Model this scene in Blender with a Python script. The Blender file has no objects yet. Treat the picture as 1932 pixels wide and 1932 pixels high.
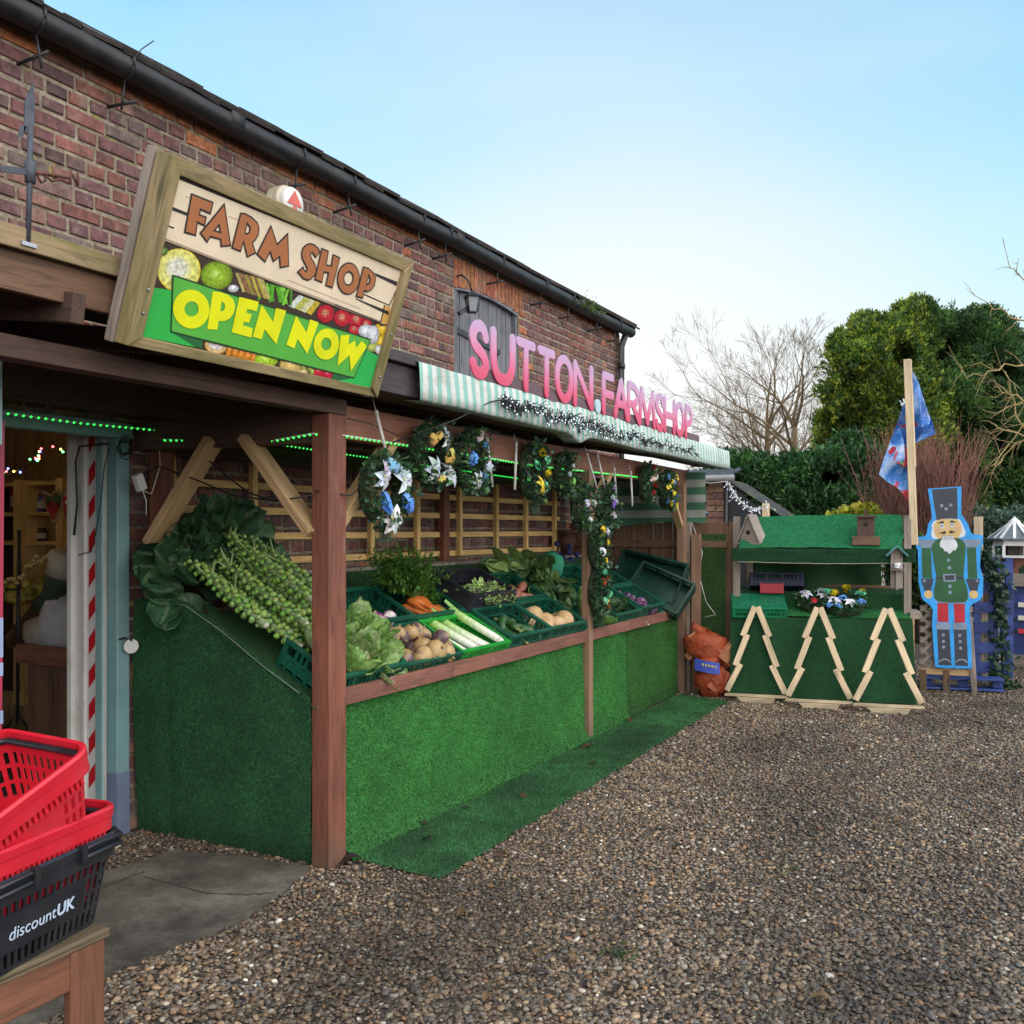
import bpy, math, random
import numpy as np
from mathutils import Vector, Matrix, Euler, noise
from mathutils.geometry import tessellate_polygon
random.seed(7); RNG = np.random.default_rng(11)
SC = bpy.context.scene; COL = SC.collection
V = Vector; rad = math.radians; PI = math.pi
# ---------------------------------------------------------------- camera
FPX, CX, HY, EYE = 1800.0, 966.0, 1000.0, 1.6
TH = rad(27.5)
FW = V((-math.sin(TH), math.cos(TH), 0)); RT = V((math.cos(TH), math.sin(TH), 0)); CAM = V((0, 0, EYE))
cd = bpy.data.cameras.new('camera'); cam = bpy.data.objects.new('camera', cd); COL.objects.link(cam)
cam.location = CAM; cam.rotation_euler = (PI/2, 0, TH)
cd.sensor_width = 36; cd.lens = 36*FPX/1932; cd.shift_y = 34/1932; cd.clip_end = 1500; cd.clip_start = .05
SC.camera = cam
def ray(px, py): return FW + RT*((px-CX)/FPX) + V((0, 0, (HY-py)/FPX))
def P(px, py, x=None, y=None, z=None, d=None):
    r = ray(px, py)
    k = d if d is not None else x/r.x if x is not None else y/r.y if y is not None else (z-EYE)/r.z
    return CAM + r*k
def PP(px, py, po, n):
    r = ray(px, py); return CAM + r*((po-CAM).dot(n)/r.dot(n))
def K(c, x, y):       # crop pixel -> photo pixel
    return ((c[0]+x*c[2])*.7728, (c[1]+y*c[2])*.7728)
# ---------------------------------------------------------------- things
def tag(o, label=None, cat=None, group=None, kind=None):
    if label: o['label'] = label
    if cat: o['category'] = cat
    if group: o['group'] = group
    if kind: o['kind'] = kind
    return o
def thing(name, label, cat, loc=(0,0,0), rotz=0, group=None, M=None):
    o = bpy.data.objects.new(name, None); COL.objects.link(o); o.empty_display_size = .05
    o.matrix_basis = M if M is not None else Matrix.Translation(loc) @ Matrix.Rotation(rotz, 4, 'Z')
    return tag(o, label, cat, group)
def kids(o): return [c for c in o.children]
def dup(root, M, label=None, group=None):
    r = root.copy(); COL.objects.link(r); r.matrix_basis = M
    if label: r['label'] = label
    if group: r['group'] = group
    for ch in kids(root):
        c = ch.copy(); COL.objects.link(c); c.parent = r
        for g in kids(ch):
            d = g.copy(); COL.objects.link(d); d.parent = c
    return r
def rootof(o):
    while o.parent: o = o.parent
    return o
def mesh_obj(name, me, mats, parent=None):
    o = bpy.data.objects.new(name, me); COL.objects.link(o)
    for m in (mats if isinstance(mats, (list, tuple)) else [mats]): me.materials.append(m)
    if parent: o.parent = parent
    return o
def bulk(name, v, f, mats, parent=None, col=None, smooth=False, lc=None, world=True):
    v = np.asarray(v, np.float32); f = np.asarray(f, np.int32)
    if parent is not None and world:
        Mi = np.array(rootof(parent).matrix_basis.inverted(), np.float32)
        if lc is None: lc = v
        v = v @ Mi[:3,:3].T + Mi[:3,3]
    me = bpy.data.meshes.new(name); k = f.shape[1]; n = len(f)
    me.vertices.add(len(v)); me.vertices.foreach_set('co', v.ravel())
    me.loops.add(n*k); me.loops.foreach_set('vertex_index', f.ravel())
    me.polygons.add(n); me.polygons.foreach_set('loop_start', np.arange(0, n*k, k, dtype=np.int32))
    me.polygons.foreach_set('use_smooth', np.full(n, smooth))
    me.update(calc_edges=True)
    if col is not None:
        c = np.ones((n, 4), np.float32); c[:, :3] = col
        me.attributes.new('Col', 'FLOAT_COLOR', 'FACE').data.foreach_set('color', c.ravel())
    me.attributes.new('lc', 'FLOAT_VECTOR', 'POINT').data.foreach_set('vector', np.asarray(v if lc is None else lc, np.float32).ravel())
    return mesh_obj(name, me, mats, parent)
def basis(d, up=(0,0,1)):
    d = V(d).normalized(); up = V(up)
    s = d.cross(up)
    if s.length < 1e-4: s = d.cross(V((1,0,0)))
    s.normalize(); return d, s, s.cross(d)
_ico = {}
def ico(n):
    if n not in _ico:
        import bmesh
        b = bmesh.new(); bmesh.ops.create_icosphere(b, subdivisions=n, radius=1)
        _ico[n] = (np.array([x.co[:] for x in b.verts]), [tuple(q.index for q in f.verts) for f in b.faces]); b.free()
    return _ico[n]
class MB:
    def __init__(s): s.v=[]; s.f=[]; s.c=[]; s.m=[]; s.s=[]; s.l=[]
    def add(s, v, f, col=(1,1,1), mat=0, smooth=False, lc=None):
        o = len(s.v); v = [tuple(q) for q in v]; s.v += v
        s.l += [tuple(q) for q in (lc if lc is not None else v)]
        for q in f:
            s.f.append(tuple(i+o for i in q)); s.c.append(col); s.m.append(mat); s.s.append(smooth)
        return s
    def beam(s, p0, p1, w, h, up=(0,0,1), col=(1,1,1), mat=0, taper=1.0):
        p0=V(p0); p1=V(p1); d,sd,u = basis(p1-p0, up); L=(p1-p0).length
        v=[]; l=[]; r=V((random.uniform(-9,9), random.uniform(-9,9), random.uniform(-9,9)))
        for p,x,k in ((p0,0,1),(p1,L,taper)):
            for a,b in ((-1,-1),(1,-1),(1,1),(-1,1)):
                v.append(p+sd*(a*w/2*k)+u*(b*h/2*k)); l.append(r+V((x,a*w/2,b*h/2)))
        return s.add(v,[(0,3,2,1),(4,5,6,7),(0,1,5,4),(1,2,6,5),(2,3,7,6),(3,0,4,7)],col,mat,False,l)
    def box(s, c, d, col=(1,1,1), mat=0, M=None):
        c=V(c); v=[]; r=V((random.uniform(-9,9),random.uniform(-9,9),random.uniform(-9,9))); l=[]
        ax=max(range(3),key=lambda i:d[i]); o=[ax]+[i for i in range(3) if i!=ax]
        for z in (-1,1):
            for a,b in ((-1,-1),(1,-1),(1,1),(-1,1)):
                q=V((a*d[0]/2,b*d[1]/2,z*d[2]/2)); l.append(r+V((q[o[0]],q[o[1]],q[o[2]])))
                v.append((M@q if M else q)+c)
        return s.add(v,[(0,3,2,1),(4,5,6,7),(0,1,5,4),(1,2,6,5),(2,3,7,6),(3,0,4,7)],col,mat,False,l)
    def tube(s, pts, r, seg=8, col=(1,1,1), mat=0, caps=True, smooth=True, up=(0,0,1)):
        pts=[V(p) for p in pts]; n=len(pts); r=r if isinstance(r,(list,tuple)) else [r]*n
        v=[]; l=[]; acc=0; rr=random.uniform(0,50)
        for i,p in enumerate(pts):
            d=(pts[min(i+1,n-1)]-pts[max(i-1,0)])
            if i: acc+=(p-pts[i-1]).length
            _,a,b=basis(d,up)
            for k in range(seg):
                t=2*PI*k/seg; v.append(p+(a*math.cos(t)+b*math.sin(t))*r[i]); l.append((acc+rr,r[i]*math.cos(t),r[i]*math.sin(t)))
        f=[(i*seg+k,i*seg+(k+1)%seg,(i+1)*seg+(k+1)%seg,(i+1)*seg+k) for i in range(n-1) for k in range(seg)]
        if caps: f+= [tuple(range(seg))[::-1], tuple(range((n-1)*seg,n*seg))]
        return s.add(v,f,col,mat,smooth,l)
    def lathe(s, prof, M=Matrix(), seg=20, col=(1,1,1), mat=0, smooth=True):
        v=[]
        for r,z in prof:
            for k in range(seg):
                t=2*PI*k/seg; v.append(M@V((r*math.cos(t),r*math.sin(t),z)))
        n=len(prof)
        f=[(i*seg+k,i*seg+(k+1)%seg,(i+1)*seg+(k+1)%seg,(i+1)*seg+k) for i in range(n-1) for k in range(seg)]
        return s.add(v,f,col,mat,smooth)
    def ball(s, c, r, n=2, M=None, col=(1,1,1), mat=0, amp=0, fr=2.0, smooth=True, fn=None):
        vv,ff=ico(n); c=V(c); r=r if isinstance(r,(tuple,list)) else (r,r,r); o=V((random.uniform(-99,99),0,3)); out=[]
        for q in vv:
            q=V(q); k=1+(amp*noise.noise(q*fr+o) if amp else 0)
            if fn: k*=fn(q)
            w=V((q.x*r[0],q.y*r[1],q.z*r[2]))*k
            out.append((M@w if M else w)+c)
        return s.add(out,ff,col,mat,smooth)
    def poly(s, loops, th=0, n=None, col=(1,1,1), mat=0, fnc=None):   # flat polygon (loops[1:] are holes), extruded back by th along -n
        loops=[[V(p) for p in L] for L in loops]; fl=[p for L in loops for p in L]
        tris=[tuple(t) for t in tessellate_polygon(loops)]
        if n is not None:
            n=V(n)
            t=[]
            for a,b,c in tris:
                t.append((a,b,c) if (fl[b]-fl[a]).cross(fl[c]-fl[a]).dot(n)>0 else (a,c,b))
            tris=t
        if not th: return s.add(fl,tris,col,mat)
        N=len(fl); v=fl+[p-n*th for p in fl]; f=list(tris)+[(a+N,c+N,b+N) for a,b,c in tris]; o=0
        for L in loops:
            for i in range(len(L)):
                j=(i+1)%len(L); f.append((o+i,o+j,o+j+N,o+i+N))
            o+=len(L)
        return s.add(v,f,col,mat)
    def grid(s, fn, nu, nv, col=(1,1,1), mat=0, smooth=True):
        v=[fn(i/nu,j/nv) for i in range(nu+1) for j in range(nv+1)]
        f=[(i*(nv+1)+j,(i+1)*(nv+1)+j,(i+1)*(nv+1)+j+1,i*(nv+1)+j+1) for i in range(nu) for j in range(nv)]
        return s.add(v,f,col,mat,smooth)
    def build(s, name, mats, parent=None, world=True, bevel=0, sub=0, label=None):
        v=np.array(s.v,np.float32)
        if parent is not None and world:
            Mi=np.array(rootof(parent).matrix_basis.inverted(),np.float32); v=v@Mi[:3,:3].T+Mi[:3,3]
        me=bpy.data.meshes.new(name); me.from_pydata([tuple(q) for q in v.tolist()],[],s.f)
        me.polygons.foreach_set('use_smooth',s.s); me.polygons.foreach_set('material_index',s.m)
        c=np.ones((len(s.f),4),np.float32); c[:,:3]=np.array(s.c,np.float32)
        me.attributes.new('Col','FLOAT_COLOR','FACE').data.foreach_set('color',c.ravel())
        me.attributes.new('lc','FLOAT_VECTOR','POINT').data.foreach_set('vector',np.array(s.l,np.float32).ravel())
        o=mesh_obj(name,me,mats,parent)
        if bevel:
            b=o.modifiers.new('bevel','BEVEL'); b.width=bevel; b.segments=2; b.limit_method='ANGLE'; b.angle_limit=rad(40)
        if sub:
            b=o.modifiers.new('sub','SUBSURF'); b.levels=b.render_levels=sub
        if label: o['label']=label
        return o
# ---------------------------------------------------------------- materials
class NT:
    def __init__(s,name):
        s.m=bpy.data.materials.new(name); s.m.use_nodes=True; s.t=s.m.node_tree; s.b=s.t.nodes['Principled BSDF']
    def n(s,t,**k):
        x=s.t.nodes.new(t)
        for a,b in k.items():
            if a.startswith('i_'):
                a=a[2:]; x.inputs[int(a) if a.isdigit() else a.replace('_',' ')].default_value=b
            else: setattr(x,a,b)
        return x
    def l(s,a,b): s.t.links.new(a,b)
    def attr(s,nm): return s.n('ShaderNodeAttribute',attribute_name=nm)
    def vec(s,scale=(1,1,1),nm='lc'):
        a=s.attr(nm); mp=s.n('ShaderNodeMapping'); mp.inputs['Scale'].default_value=scale; s.l(a.outputs['Vector'],mp.inputs['Vector']); return mp.outputs[0]
    def noise(s,vec,scale,detail=4,rough=.55,dist=0):
        x=s.n('ShaderNodeTexNoise'); x.inputs['Scale'].default_value=scale; x.inputs['Detail'].default_value=detail
        x.inputs['Roughness'].default_value=rough; x.inputs['Distortion'].default_value=dist; s.l(vec,x.inputs['Vector']); return x.outputs['Fac']
    def ramp(s,fac,stops):
        r=s.n('ShaderNodeValToRGB'); e=r.color_ramp.elements
        while len(e)<len(stops): e.new(.5)
        for q,(p,c) in zip(e,stops): q.position=p; q.color=(*c,1) if len(c)==3 else c
        s.l(fac,r.inputs[0]); return r.outputs[0]
    def mix(s,a,b,fac=.5,mode='MIX'):
        x=s.n('ShaderNodeMix',data_type='RGBA',blend_type=mode)
        for i,q in ((6,a),(7,b),(0,fac)):
            if hasattr(q,'links'): s.l(q,x.inputs[i])
            elif isinstance(q,(tuple,list)): x.inputs[i].default_value=(*q[:3],1)
            else: x.inputs[i].default_value=q
        return x.outputs[2]
    def math(s,op,a,b=0):
        x=s.n('ShaderNodeMath',operation=op)
        for i,q in ((0,a),(1,b)):
            if hasattr(q,'links'): s.l(q,x.inputs[i])
            else: x.inputs[i].default_value=q
        return x.outputs[0]
    def bump(s,h,st=.3,dist=.01):
        x=s.n('ShaderNodeBump'); x.inputs['Strength'].default_value=st; x.inputs['Distance'].default_value=dist
        s.l(h,x.inputs['Height']); s.l(x.outputs[0],s.b.inputs['Normal'])
    def out(s,col,rough=.6,metal=0,spec=None):
        if hasattr(col,'links'): s.l(col,s.b.inputs['Base Color'])
        else: s.b.inputs['Base Color'].default_value=(*col,1)
        if hasattr(rough,'links'): s.l(rough,s.b.inputs['Roughness'])
        else: s.b.inputs['Roughness'].default_value=rough
        s.b.inputs['Metallic'].default_value=metal
        if spec is not None: s.b.inputs['Specular IOR Level'].default_value=spec
        return s.m
def mat_plain(name,c,rough=.5,var=.25,scale=6,metal=0,bump=.0,dirt=None,usecol=False,trans=0):
    t=NT(name); v=t.vec(); f=t.noise(v,scale,5,.6)
    hi=tuple(min(1,q*(1+var)) for q in c); lo=tuple(q*(1-var) for q in c)
    col=t.ramp(f,[(.3,lo),(.7,hi)])
    if usecol: col=t.mix(col,t.attr('Col').outputs['Color'],1,'MULTIPLY')
    if dirt:
        f2=t.noise(v,scale*.45,6,.7); m=t.ramp(f2,[(.5,(0,0,0)),(.72,(1,1,1))]); col=t.mix(col,dirt,m)
    if bump: t.bump(t.noise(v,scale*6,3),bump,.004)
    rg=t.ramp(t.noise(v,scale*2,3),[(.3,(rough*.8,)*3),(.7,(min(1,rough*1.2),)*3)])
    m=t.out(col,rg,metal)
    if trans:
        t.b.inputs['Transmission Weight'].default_value=0
        tr=t.n('ShaderNodeBsdfTranslucent'); t.l(col,tr.inputs['Color']); mx=t.n('ShaderNodeMixShader'); mx.inputs[0].default_value=trans
        o=t.t.nodes['Material Output']; t.l(t.b.outputs[0],mx.inputs[1]); t.l(tr.outputs[0],mx.inputs[2]); t.l(mx.outputs[0],o.inputs['Surface'])
    return m
def mat_wood(name,c,dark=.45,rough=.75,moss=None,mossamt=.5,knots=True,bump=.35,grain=1.0,usecol=False):
    t=NT(name); v=t.vec((2.2,26*grain,26*grain)); g=t.noise(v,1.6,6,.62,.9)
    big=t.noise(t.vec((.8,3,3)),2.0,3)
    lo=tuple(q*dark for q in c); hi=tuple(min(1,q*1.28) for q in c)
    col=t.ramp(g,[(.28,lo),(.48,c),(.72,hi)])
    col=t.mix(col,t.ramp(big,[(.3,(.62,.6,.58)),(.7,(1.1,1.08,1.05))]),.8,'MULTIPLY')
    if knots:
        vo=t.n('ShaderNodeTexVoronoi'); vo.inputs['Scale'].default_value=1.0; t.l(t.vec((1.6,7,7)),vo.inputs['Vector'])
        k=t.ramp(vo.outputs['Distance'],[(.06,(1,1,1)),(.13,(0,0,0))]); col=t.mix(col,tuple(q*.3 for q in c),k)
    if moss:
        m=t.ramp(t.noise(t.vec((1.2,5,5)),2.2,6,.7),[(.62-mossamt*.3,(0,0,0)),(.7,(1,1,1))]); col=t.mix(col,moss,m)
    if usecol: col=t.mix(col,t.attr('Col').outputs['Color'],1,'MULTIPLY')
    # damp, splashed feet and fine drying splits
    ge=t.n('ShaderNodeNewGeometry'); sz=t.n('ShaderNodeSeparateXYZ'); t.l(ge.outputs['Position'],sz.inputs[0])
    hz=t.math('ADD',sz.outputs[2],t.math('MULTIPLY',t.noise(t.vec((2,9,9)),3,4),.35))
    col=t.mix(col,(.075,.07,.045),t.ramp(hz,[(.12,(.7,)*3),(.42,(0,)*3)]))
    sp=t.noise(t.vec((.9,60,60)),1.3,2); col=t.mix(col,tuple(q*.22 for q in c),t.ramp(sp,[(.66,(0,)*3),(.72,(.8,)*3)]))
    t.bump(g,bump,.004)
    return t.out(col,rough)
def mat_col(name,rough=.6,var=.3,scale=30,spec=None,bump=0,trans=0,bscale=3):
    t=NT(name); v=t.vec(); f=t.noise(v,scale,3); a=t.attr('Col').outputs['Color']
    col=t.mix(a,t.ramp(f,[(.3,(1-var,)*3),(.7,(1+var,)*3)]),1,'MULTIPLY')
    if bump: t.bump(t.noise(v,scale*bscale,3),bump,.004)
    m=t.out(col,rough,0,spec)
    if trans:
        tr=t.n('ShaderNodeBsdfTranslucent'); t.l(col,tr.inputs['Color']); mx=t.n('ShaderNodeMixShader'); mx.inputs[0].default_value=trans
        o=t.t.nodes['Material Output']; t.l(t.b.outputs[0],mx.inputs[1]); t.l(tr.outputs[0],mx.inputs[2]); t.l(mx.outputs[0],o.inputs['Surface'])
    return m
def mat_emit(name,c,st):
    t=NT(name); t.b.inputs['Emission Color'].default_value=(*c,1); t.b.inputs['Emission Strength'].default_value=st; return t.out(c,.4)
MT={}
MT['leaf']=mat_col('leaf',.5,.25,40,trans=.25)
MT['needle']=mat_col('needle',.6,.3,40,trans=.15)
MT['veg']=mat_col('veg_skin',.42,.18,40,bump=.15)
MT['bark']=mat_col('bark',.9,.4,25,bump=.4)
MT['paint']=mat_col('paint',.45,.08,9,bump=.03)
MT['matte']=mat_col('matte_paint',.8,.15,12,bump=.1)
MT['post']=mat_wood('red_stained_wood',(.215,.074,.044),.5,.65,moss=(.16,.12,.09),mossamt=.12)
MT['post2']=mat_wood('brown_stained_wood',(.25,.15,.095),.6,.7)
MT['beam']=mat_wood('beam_wood',(.25,.105,.065),.5,.7)
MT['dark']=mat_wood('dark_wood',(.085,.048,.036),.5,.8)
MT['brown']=mat_wood('brown_board',(.165,.092,.055),.45,.8)
MT['pine']=mat_wood('pine_slat',(.84,.56,.22),.65,.7)
MT['pineb']=mat_wood('pine_brace',(.5,.33,.17),.65,.7)
MT['fresh']=mat_wood('fresh_softwood',(.72,.56,.36),.75,.6)
MT['grey']=mat_wood('weathered_wood',(.3,.25,.215),.5,.85)
MT['black']=mat_wood('black_board',(.07,.06,.065),.4,.8)
MT['mossy']=mat_wood('mossy_board',(.29,.21,.12),.45,.8,moss=(.14,.15,.035),mossamt=.55)
MT['signw']=mat_wood('sign_frame_wood',(.36,.27,.14),.4,.75,moss=(.13,.125,.03),mossamt=.75)
MT['shutter']=mat_wood('tarred_shutter_wood',(.17,.18,.205),.12,.85,knots=False,bump=.8,grain=1.6)
MT['rail']=mat_wood('rail_wood',(.21,.085,.06),.6,.6,moss=(.45,.4,.38),mossamt=-.05)
MT['turf']=mat_col('turf_pile',.9,.35,60)
MT['metal']=mat_plain('dark_metal',(.03,.032,.038),.45,.3,20,.3)
MT['gutter']=mat_plain('gutter_black',(.012,.012,.014),.5,.4,9,dirt=(.035,.032,.027))
MT['steel']=mat_plain('galvanised',(.3,.32,.36),.45,.3,20,.6)
MT['white']=mat_plain('white_paint',(.7,.69,.66),.5,.06,5,dirt=(.5,.48,.44))
MT['teal']=mat_plain('teal_paint',(.2,.36,.37),.5,.1,5,dirt=(.28,.4,.4),bump=.1)
MT['cable']=mat_plain('cable_black',(.012,.012,.014),.5,.2,20)
MT['greenled']=mat_emit('green_led',(.05,1,.12),1.4)
MT['whiteled']=mat_emit('white_led',(.75,.85,1),1.3)
MT['tubegrey']=mat_plain('clear_tube',(.55,.52,.5),.25,.1,9)
MT['crate']=mat_plain('green_crate_plastic',(.008,.085,.05),.36,.25,5,usecol=True)
MT['crateb']=mat_plain('black_crate_plastic',(.02,.02,.028),.36,.25,5)
MT['crateg']=mat_plain('bright_green_plastic',(.015,.3,.035),.36,.15,5)
MT['red']=mat_plain('red_plastic',(.58,.012,.028),.38,.1,5,dirt=(.44,.035,.045),bump=.05)
MT['blk']=mat_plain('black_plastic',(.016,.017,.022),.3,.3,8,dirt=(.035,.034,.036),bump=.05)
MT['blue']=mat_plain('blue_paint',(.012,.035,.17),.5,.25,5,dirt=(.05,.1,.35))
MT['vane']=mat_plain('blue_grey_iron',(.07,.078,.10),.6,.4,25,.3)
MT['crated']=mat_plain('dark_green_plastic',(.004,.035,.022),.4,.25,5)
MT['benchtop']=mat_wood('damp_mossy_plank',(.15,.11,.065),.45,.7,moss=(.07,.08,.02),mossamt=.5)
MT['bench']=mat_wood('bench_wood',(.17,.068,.036),.5,.65)
# ---------------------------------------------------------------- world and sun
SUN_AZ, SUN_EL = rad(62), rad(18)     # azimuth to the left of +Y
w = bpy.data.worlds.new('World'); SC.world = w; w.use_nodes = True; nt = w.node_tree
sky = nt.nodes.new('ShaderNodeTexSky'); sky.sky_type = 'NISHITA'; sky.sun_disc = False
sky.sun_elevation = rad(20); sky.sun_rotation = -SUN_AZ; sky.air_density = 1.0; sky.dust_density = 1.4; sky.ozone_density = 1.2
bg = nt.nodes['Background']; bg.inputs['Strength'].default_value = .012
# thin bright winter haze over the clear sky: pale at the horizon, blue overhead, an unseen bright area added opposite the sun to lift the shaded foreground
tcn = nt.nodes.new('ShaderNodeTexCoord')
def wn(t_, **k):
    x = nt.nodes.new(t_)
    for a_, b_ in k.items(): setattr(x, a_, b_)
    return x
def wdot(vec):
    x = wn('ShaderNodeVectorMath', operation='DOT_PRODUCT'); nt.links.new(tcn.outputs['Generated'], x.inputs[0]); x.inputs[1].default_value = vec; return x.outputs['Value']
def wramp(src, stops):
    r_ = wn('ShaderNodeValToRGB'); e_ = r_.color_ramp.elements
    while len(e_) < len(stops): e_.new(.5)
    for q_, (p_, c_) in zip(e_, stops): q_.position = p_; q_.color = (*c_, 1)
    nt.links.new(src, r_.inputs[0]); return r_.outputs[0]
def wmix(a_, b_, f_, mode='MIX'):
    x = wn('ShaderNodeMix', data_type='RGBA', blend_type=mode)
    for i_, q_ in ((6, a_), (7, b_), (0, f_)):
        if hasattr(q_, 'links'): nt.links.new(q_, x.inputs[i_])
        elif isinstance(q_, tuple): x.inputs[i_].default_value = (*q_, 1)
        else: x.inputs[i_].default_value = q_
    return x.outputs[2]
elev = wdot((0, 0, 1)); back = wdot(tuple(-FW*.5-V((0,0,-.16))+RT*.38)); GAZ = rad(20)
glow = wdot((-math.sin(GAZ)*.985, math.cos(GAZ)*.985, .06))
dome = wramp(elev, [(0, (.92,1.0,1.02)), (.10, (.76,1.0,1.04)), (.24, (.42,.90,1.06)), (.36, (.24,.73,1.02)), (.6, (.2,.5,.88)), (1, (.2,.42,.72))])
nz = wn('ShaderNodeTexNoise'); nz.inputs['Scale'].default_value = 2.2; nz.inputs['Detail'].default_value = 4
mpw = wn('ShaderNodeMapping'); mpw.inputs['Scale'].default_value = (1, 1, 4.5); nt.links.new(tcn.outputs['Generated'], mpw.inputs[0]); nt.links.new(mpw.outputs[0], nz.inputs[0])
dome = wmix(dome, (.78,.97,1.0), wramp(nz.outputs['Fac'], [(.42, (0,)*3), (.75, (.25,)*3)]))
dome = wmix(dome, (1.0,1.0,.99), wramp(glow, [(.80, (0,)*3), (.92, (.4,)*3), (.975, (.92,)*3), (1, (1,)*3)]))
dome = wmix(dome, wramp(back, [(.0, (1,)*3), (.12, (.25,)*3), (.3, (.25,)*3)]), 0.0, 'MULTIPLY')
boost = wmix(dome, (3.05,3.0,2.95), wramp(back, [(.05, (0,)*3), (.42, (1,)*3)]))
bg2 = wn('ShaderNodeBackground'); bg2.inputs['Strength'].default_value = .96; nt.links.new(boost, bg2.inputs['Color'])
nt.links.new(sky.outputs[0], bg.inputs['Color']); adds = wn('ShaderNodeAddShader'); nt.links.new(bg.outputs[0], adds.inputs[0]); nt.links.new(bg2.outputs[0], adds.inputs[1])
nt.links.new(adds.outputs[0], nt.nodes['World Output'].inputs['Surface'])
sl = bpy.data.lights.new('sun', 'SUN'); so = bpy.data.objects.new('sun', sl); COL.objects.link(so)
sl.energy = 4.0; sl.angle = rad(.5); sl.color = (1, .86, .66)
sd = V((-math.sin(SUN_AZ)*math.cos(SUN_EL), math.cos(SUN_AZ)*math.cos(SUN_EL), math.sin(SUN_EL)))
so.rotation_euler = sd.to_track_quat('Z', 'Y').to_euler(); so.location = sd*60
SC.view_settings.view_transform = 'Standard'; SC.view_settings.look = 'None'; SC.view_settings.exposure = 0
SC.cycles.use_denoising = True; SC.cycles.max_bounces = 7; SC.cycles.diffuse_bounces = 4; SC.cycles.transparent_max_bounces = 6
SC.cycles.caustics_reflective = False; SC.cycles.caustics_refractive = False
# ---------------------------------------------------------------- ground
t = NT('gravel_ground'); v = t.vec()
vo = t.n('ShaderNodeTexVoronoi'); vo.inputs['Scale'].default_value = 55; t.l(v, vo.inputs['Vector'])
c = t.ramp(vo.outputs['Color'], [(.1, (.035, .027, .02)), (.45, (.09, .068, .05)), (.75, (.15, .115, .085)), (1, (.2, .18, .16))])
c = t.mix(c, t.ramp(t.noise(v, .6, 4), [(.35, (.55,)*3), (.65, (1.1,)*3)]), 1, 'MULTIPLY')
t.bump(vo.outputs['Distance'], .9, .02); mg = t.out(c, .9)
g = MB(); g.add([(-300,-300,0),(300,-300,0),(300,300,0),(-300,300,0)], [(0,1,2,3)]); o = g.build('ground', mg); tag(o, kind='structure')
# concrete path by the shop door
t = NT('old_concrete'); v = t.vec()
c = t.ramp(t.noise(v, 2.2, 8, .68), [(.3, (.062, .052, .04)), (.5, (.125, .108, .087)), (.72, (.2, .18, .15))])
c = t.mix(c, t.ramp(t.noise(v, 60, 3), [(.3, (.7,)*3), (.7, (1.2,)*3)]), .8, 'MULTIPLY')
c = t.mix(c, t.ramp(t.noise(v, 1.1, 5, .7), [(.4, (.55,)*3), (.6, (1.1,)*3)]), 1, 'MULTIPLY')
t.bump(t.noise(v, 30, 8, .7), .9, .015); mcon = t.out(c, .9)
PATH = [P(140,1668,z=.0),P(330,1608,z=0),P(440,1618,z=0),P(592,1640,z=0),P(470,1735,z=0),P(330,1790,z=0),P(190,1850,z=0),P(60,1950,z=0),V((-3.6,1.6,0)),V((-3.95,2.4,0))]
def slab(name, pts, z, m, th=.03):
    b = MB(); pts = [V((p.x,p.y,z)) for p in pts]
    out = []
    for i,p in enumerate(pts):
        q = pts[(i+1)%len(pts)]
        for k in range(6): out.append(p.lerp(q,k/6)+V((random.gauss(0,.007),random.gauss(0,.007),0)))
    b.poly([out], th, (0,0,1)); return tag(b.build(name, m), kind='structure')
PA = [PATH[i] for i in (0,1,2,3)] + [PATH[3].lerp(PATH[4],.5), PATH[1].lerp(PATH[5],.42), PATH[0].lerp(PATH[6],.12)]
slab('concrete_path', PATH, .013, mcon)
sb = MB()
for pp_ in ([(192,1681),(232,1665),(272,1649)],[(272,1660),(330,1676),(392,1692),(470,1694),(520,1690)]):
    q_=[P(*p_,z=.0) for p_ in pp_]; q_=[q_[i_].lerp(q_[i_+1],k_/8)+V((random.gauss(0,.004),random.gauss(0,.004),.0142)) for i_ in range(len(q_)-1) for k_ in range(9)]
    for k_ in range(len(q_)-1): sb.beam(q_[k_],q_[k_+1],random.uniform(.004,.012),.002)
tag(sb.build('path_joint', mat_plain('joint_dirt',(.035,.03,.022),.95,.4)), kind='structure')
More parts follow.
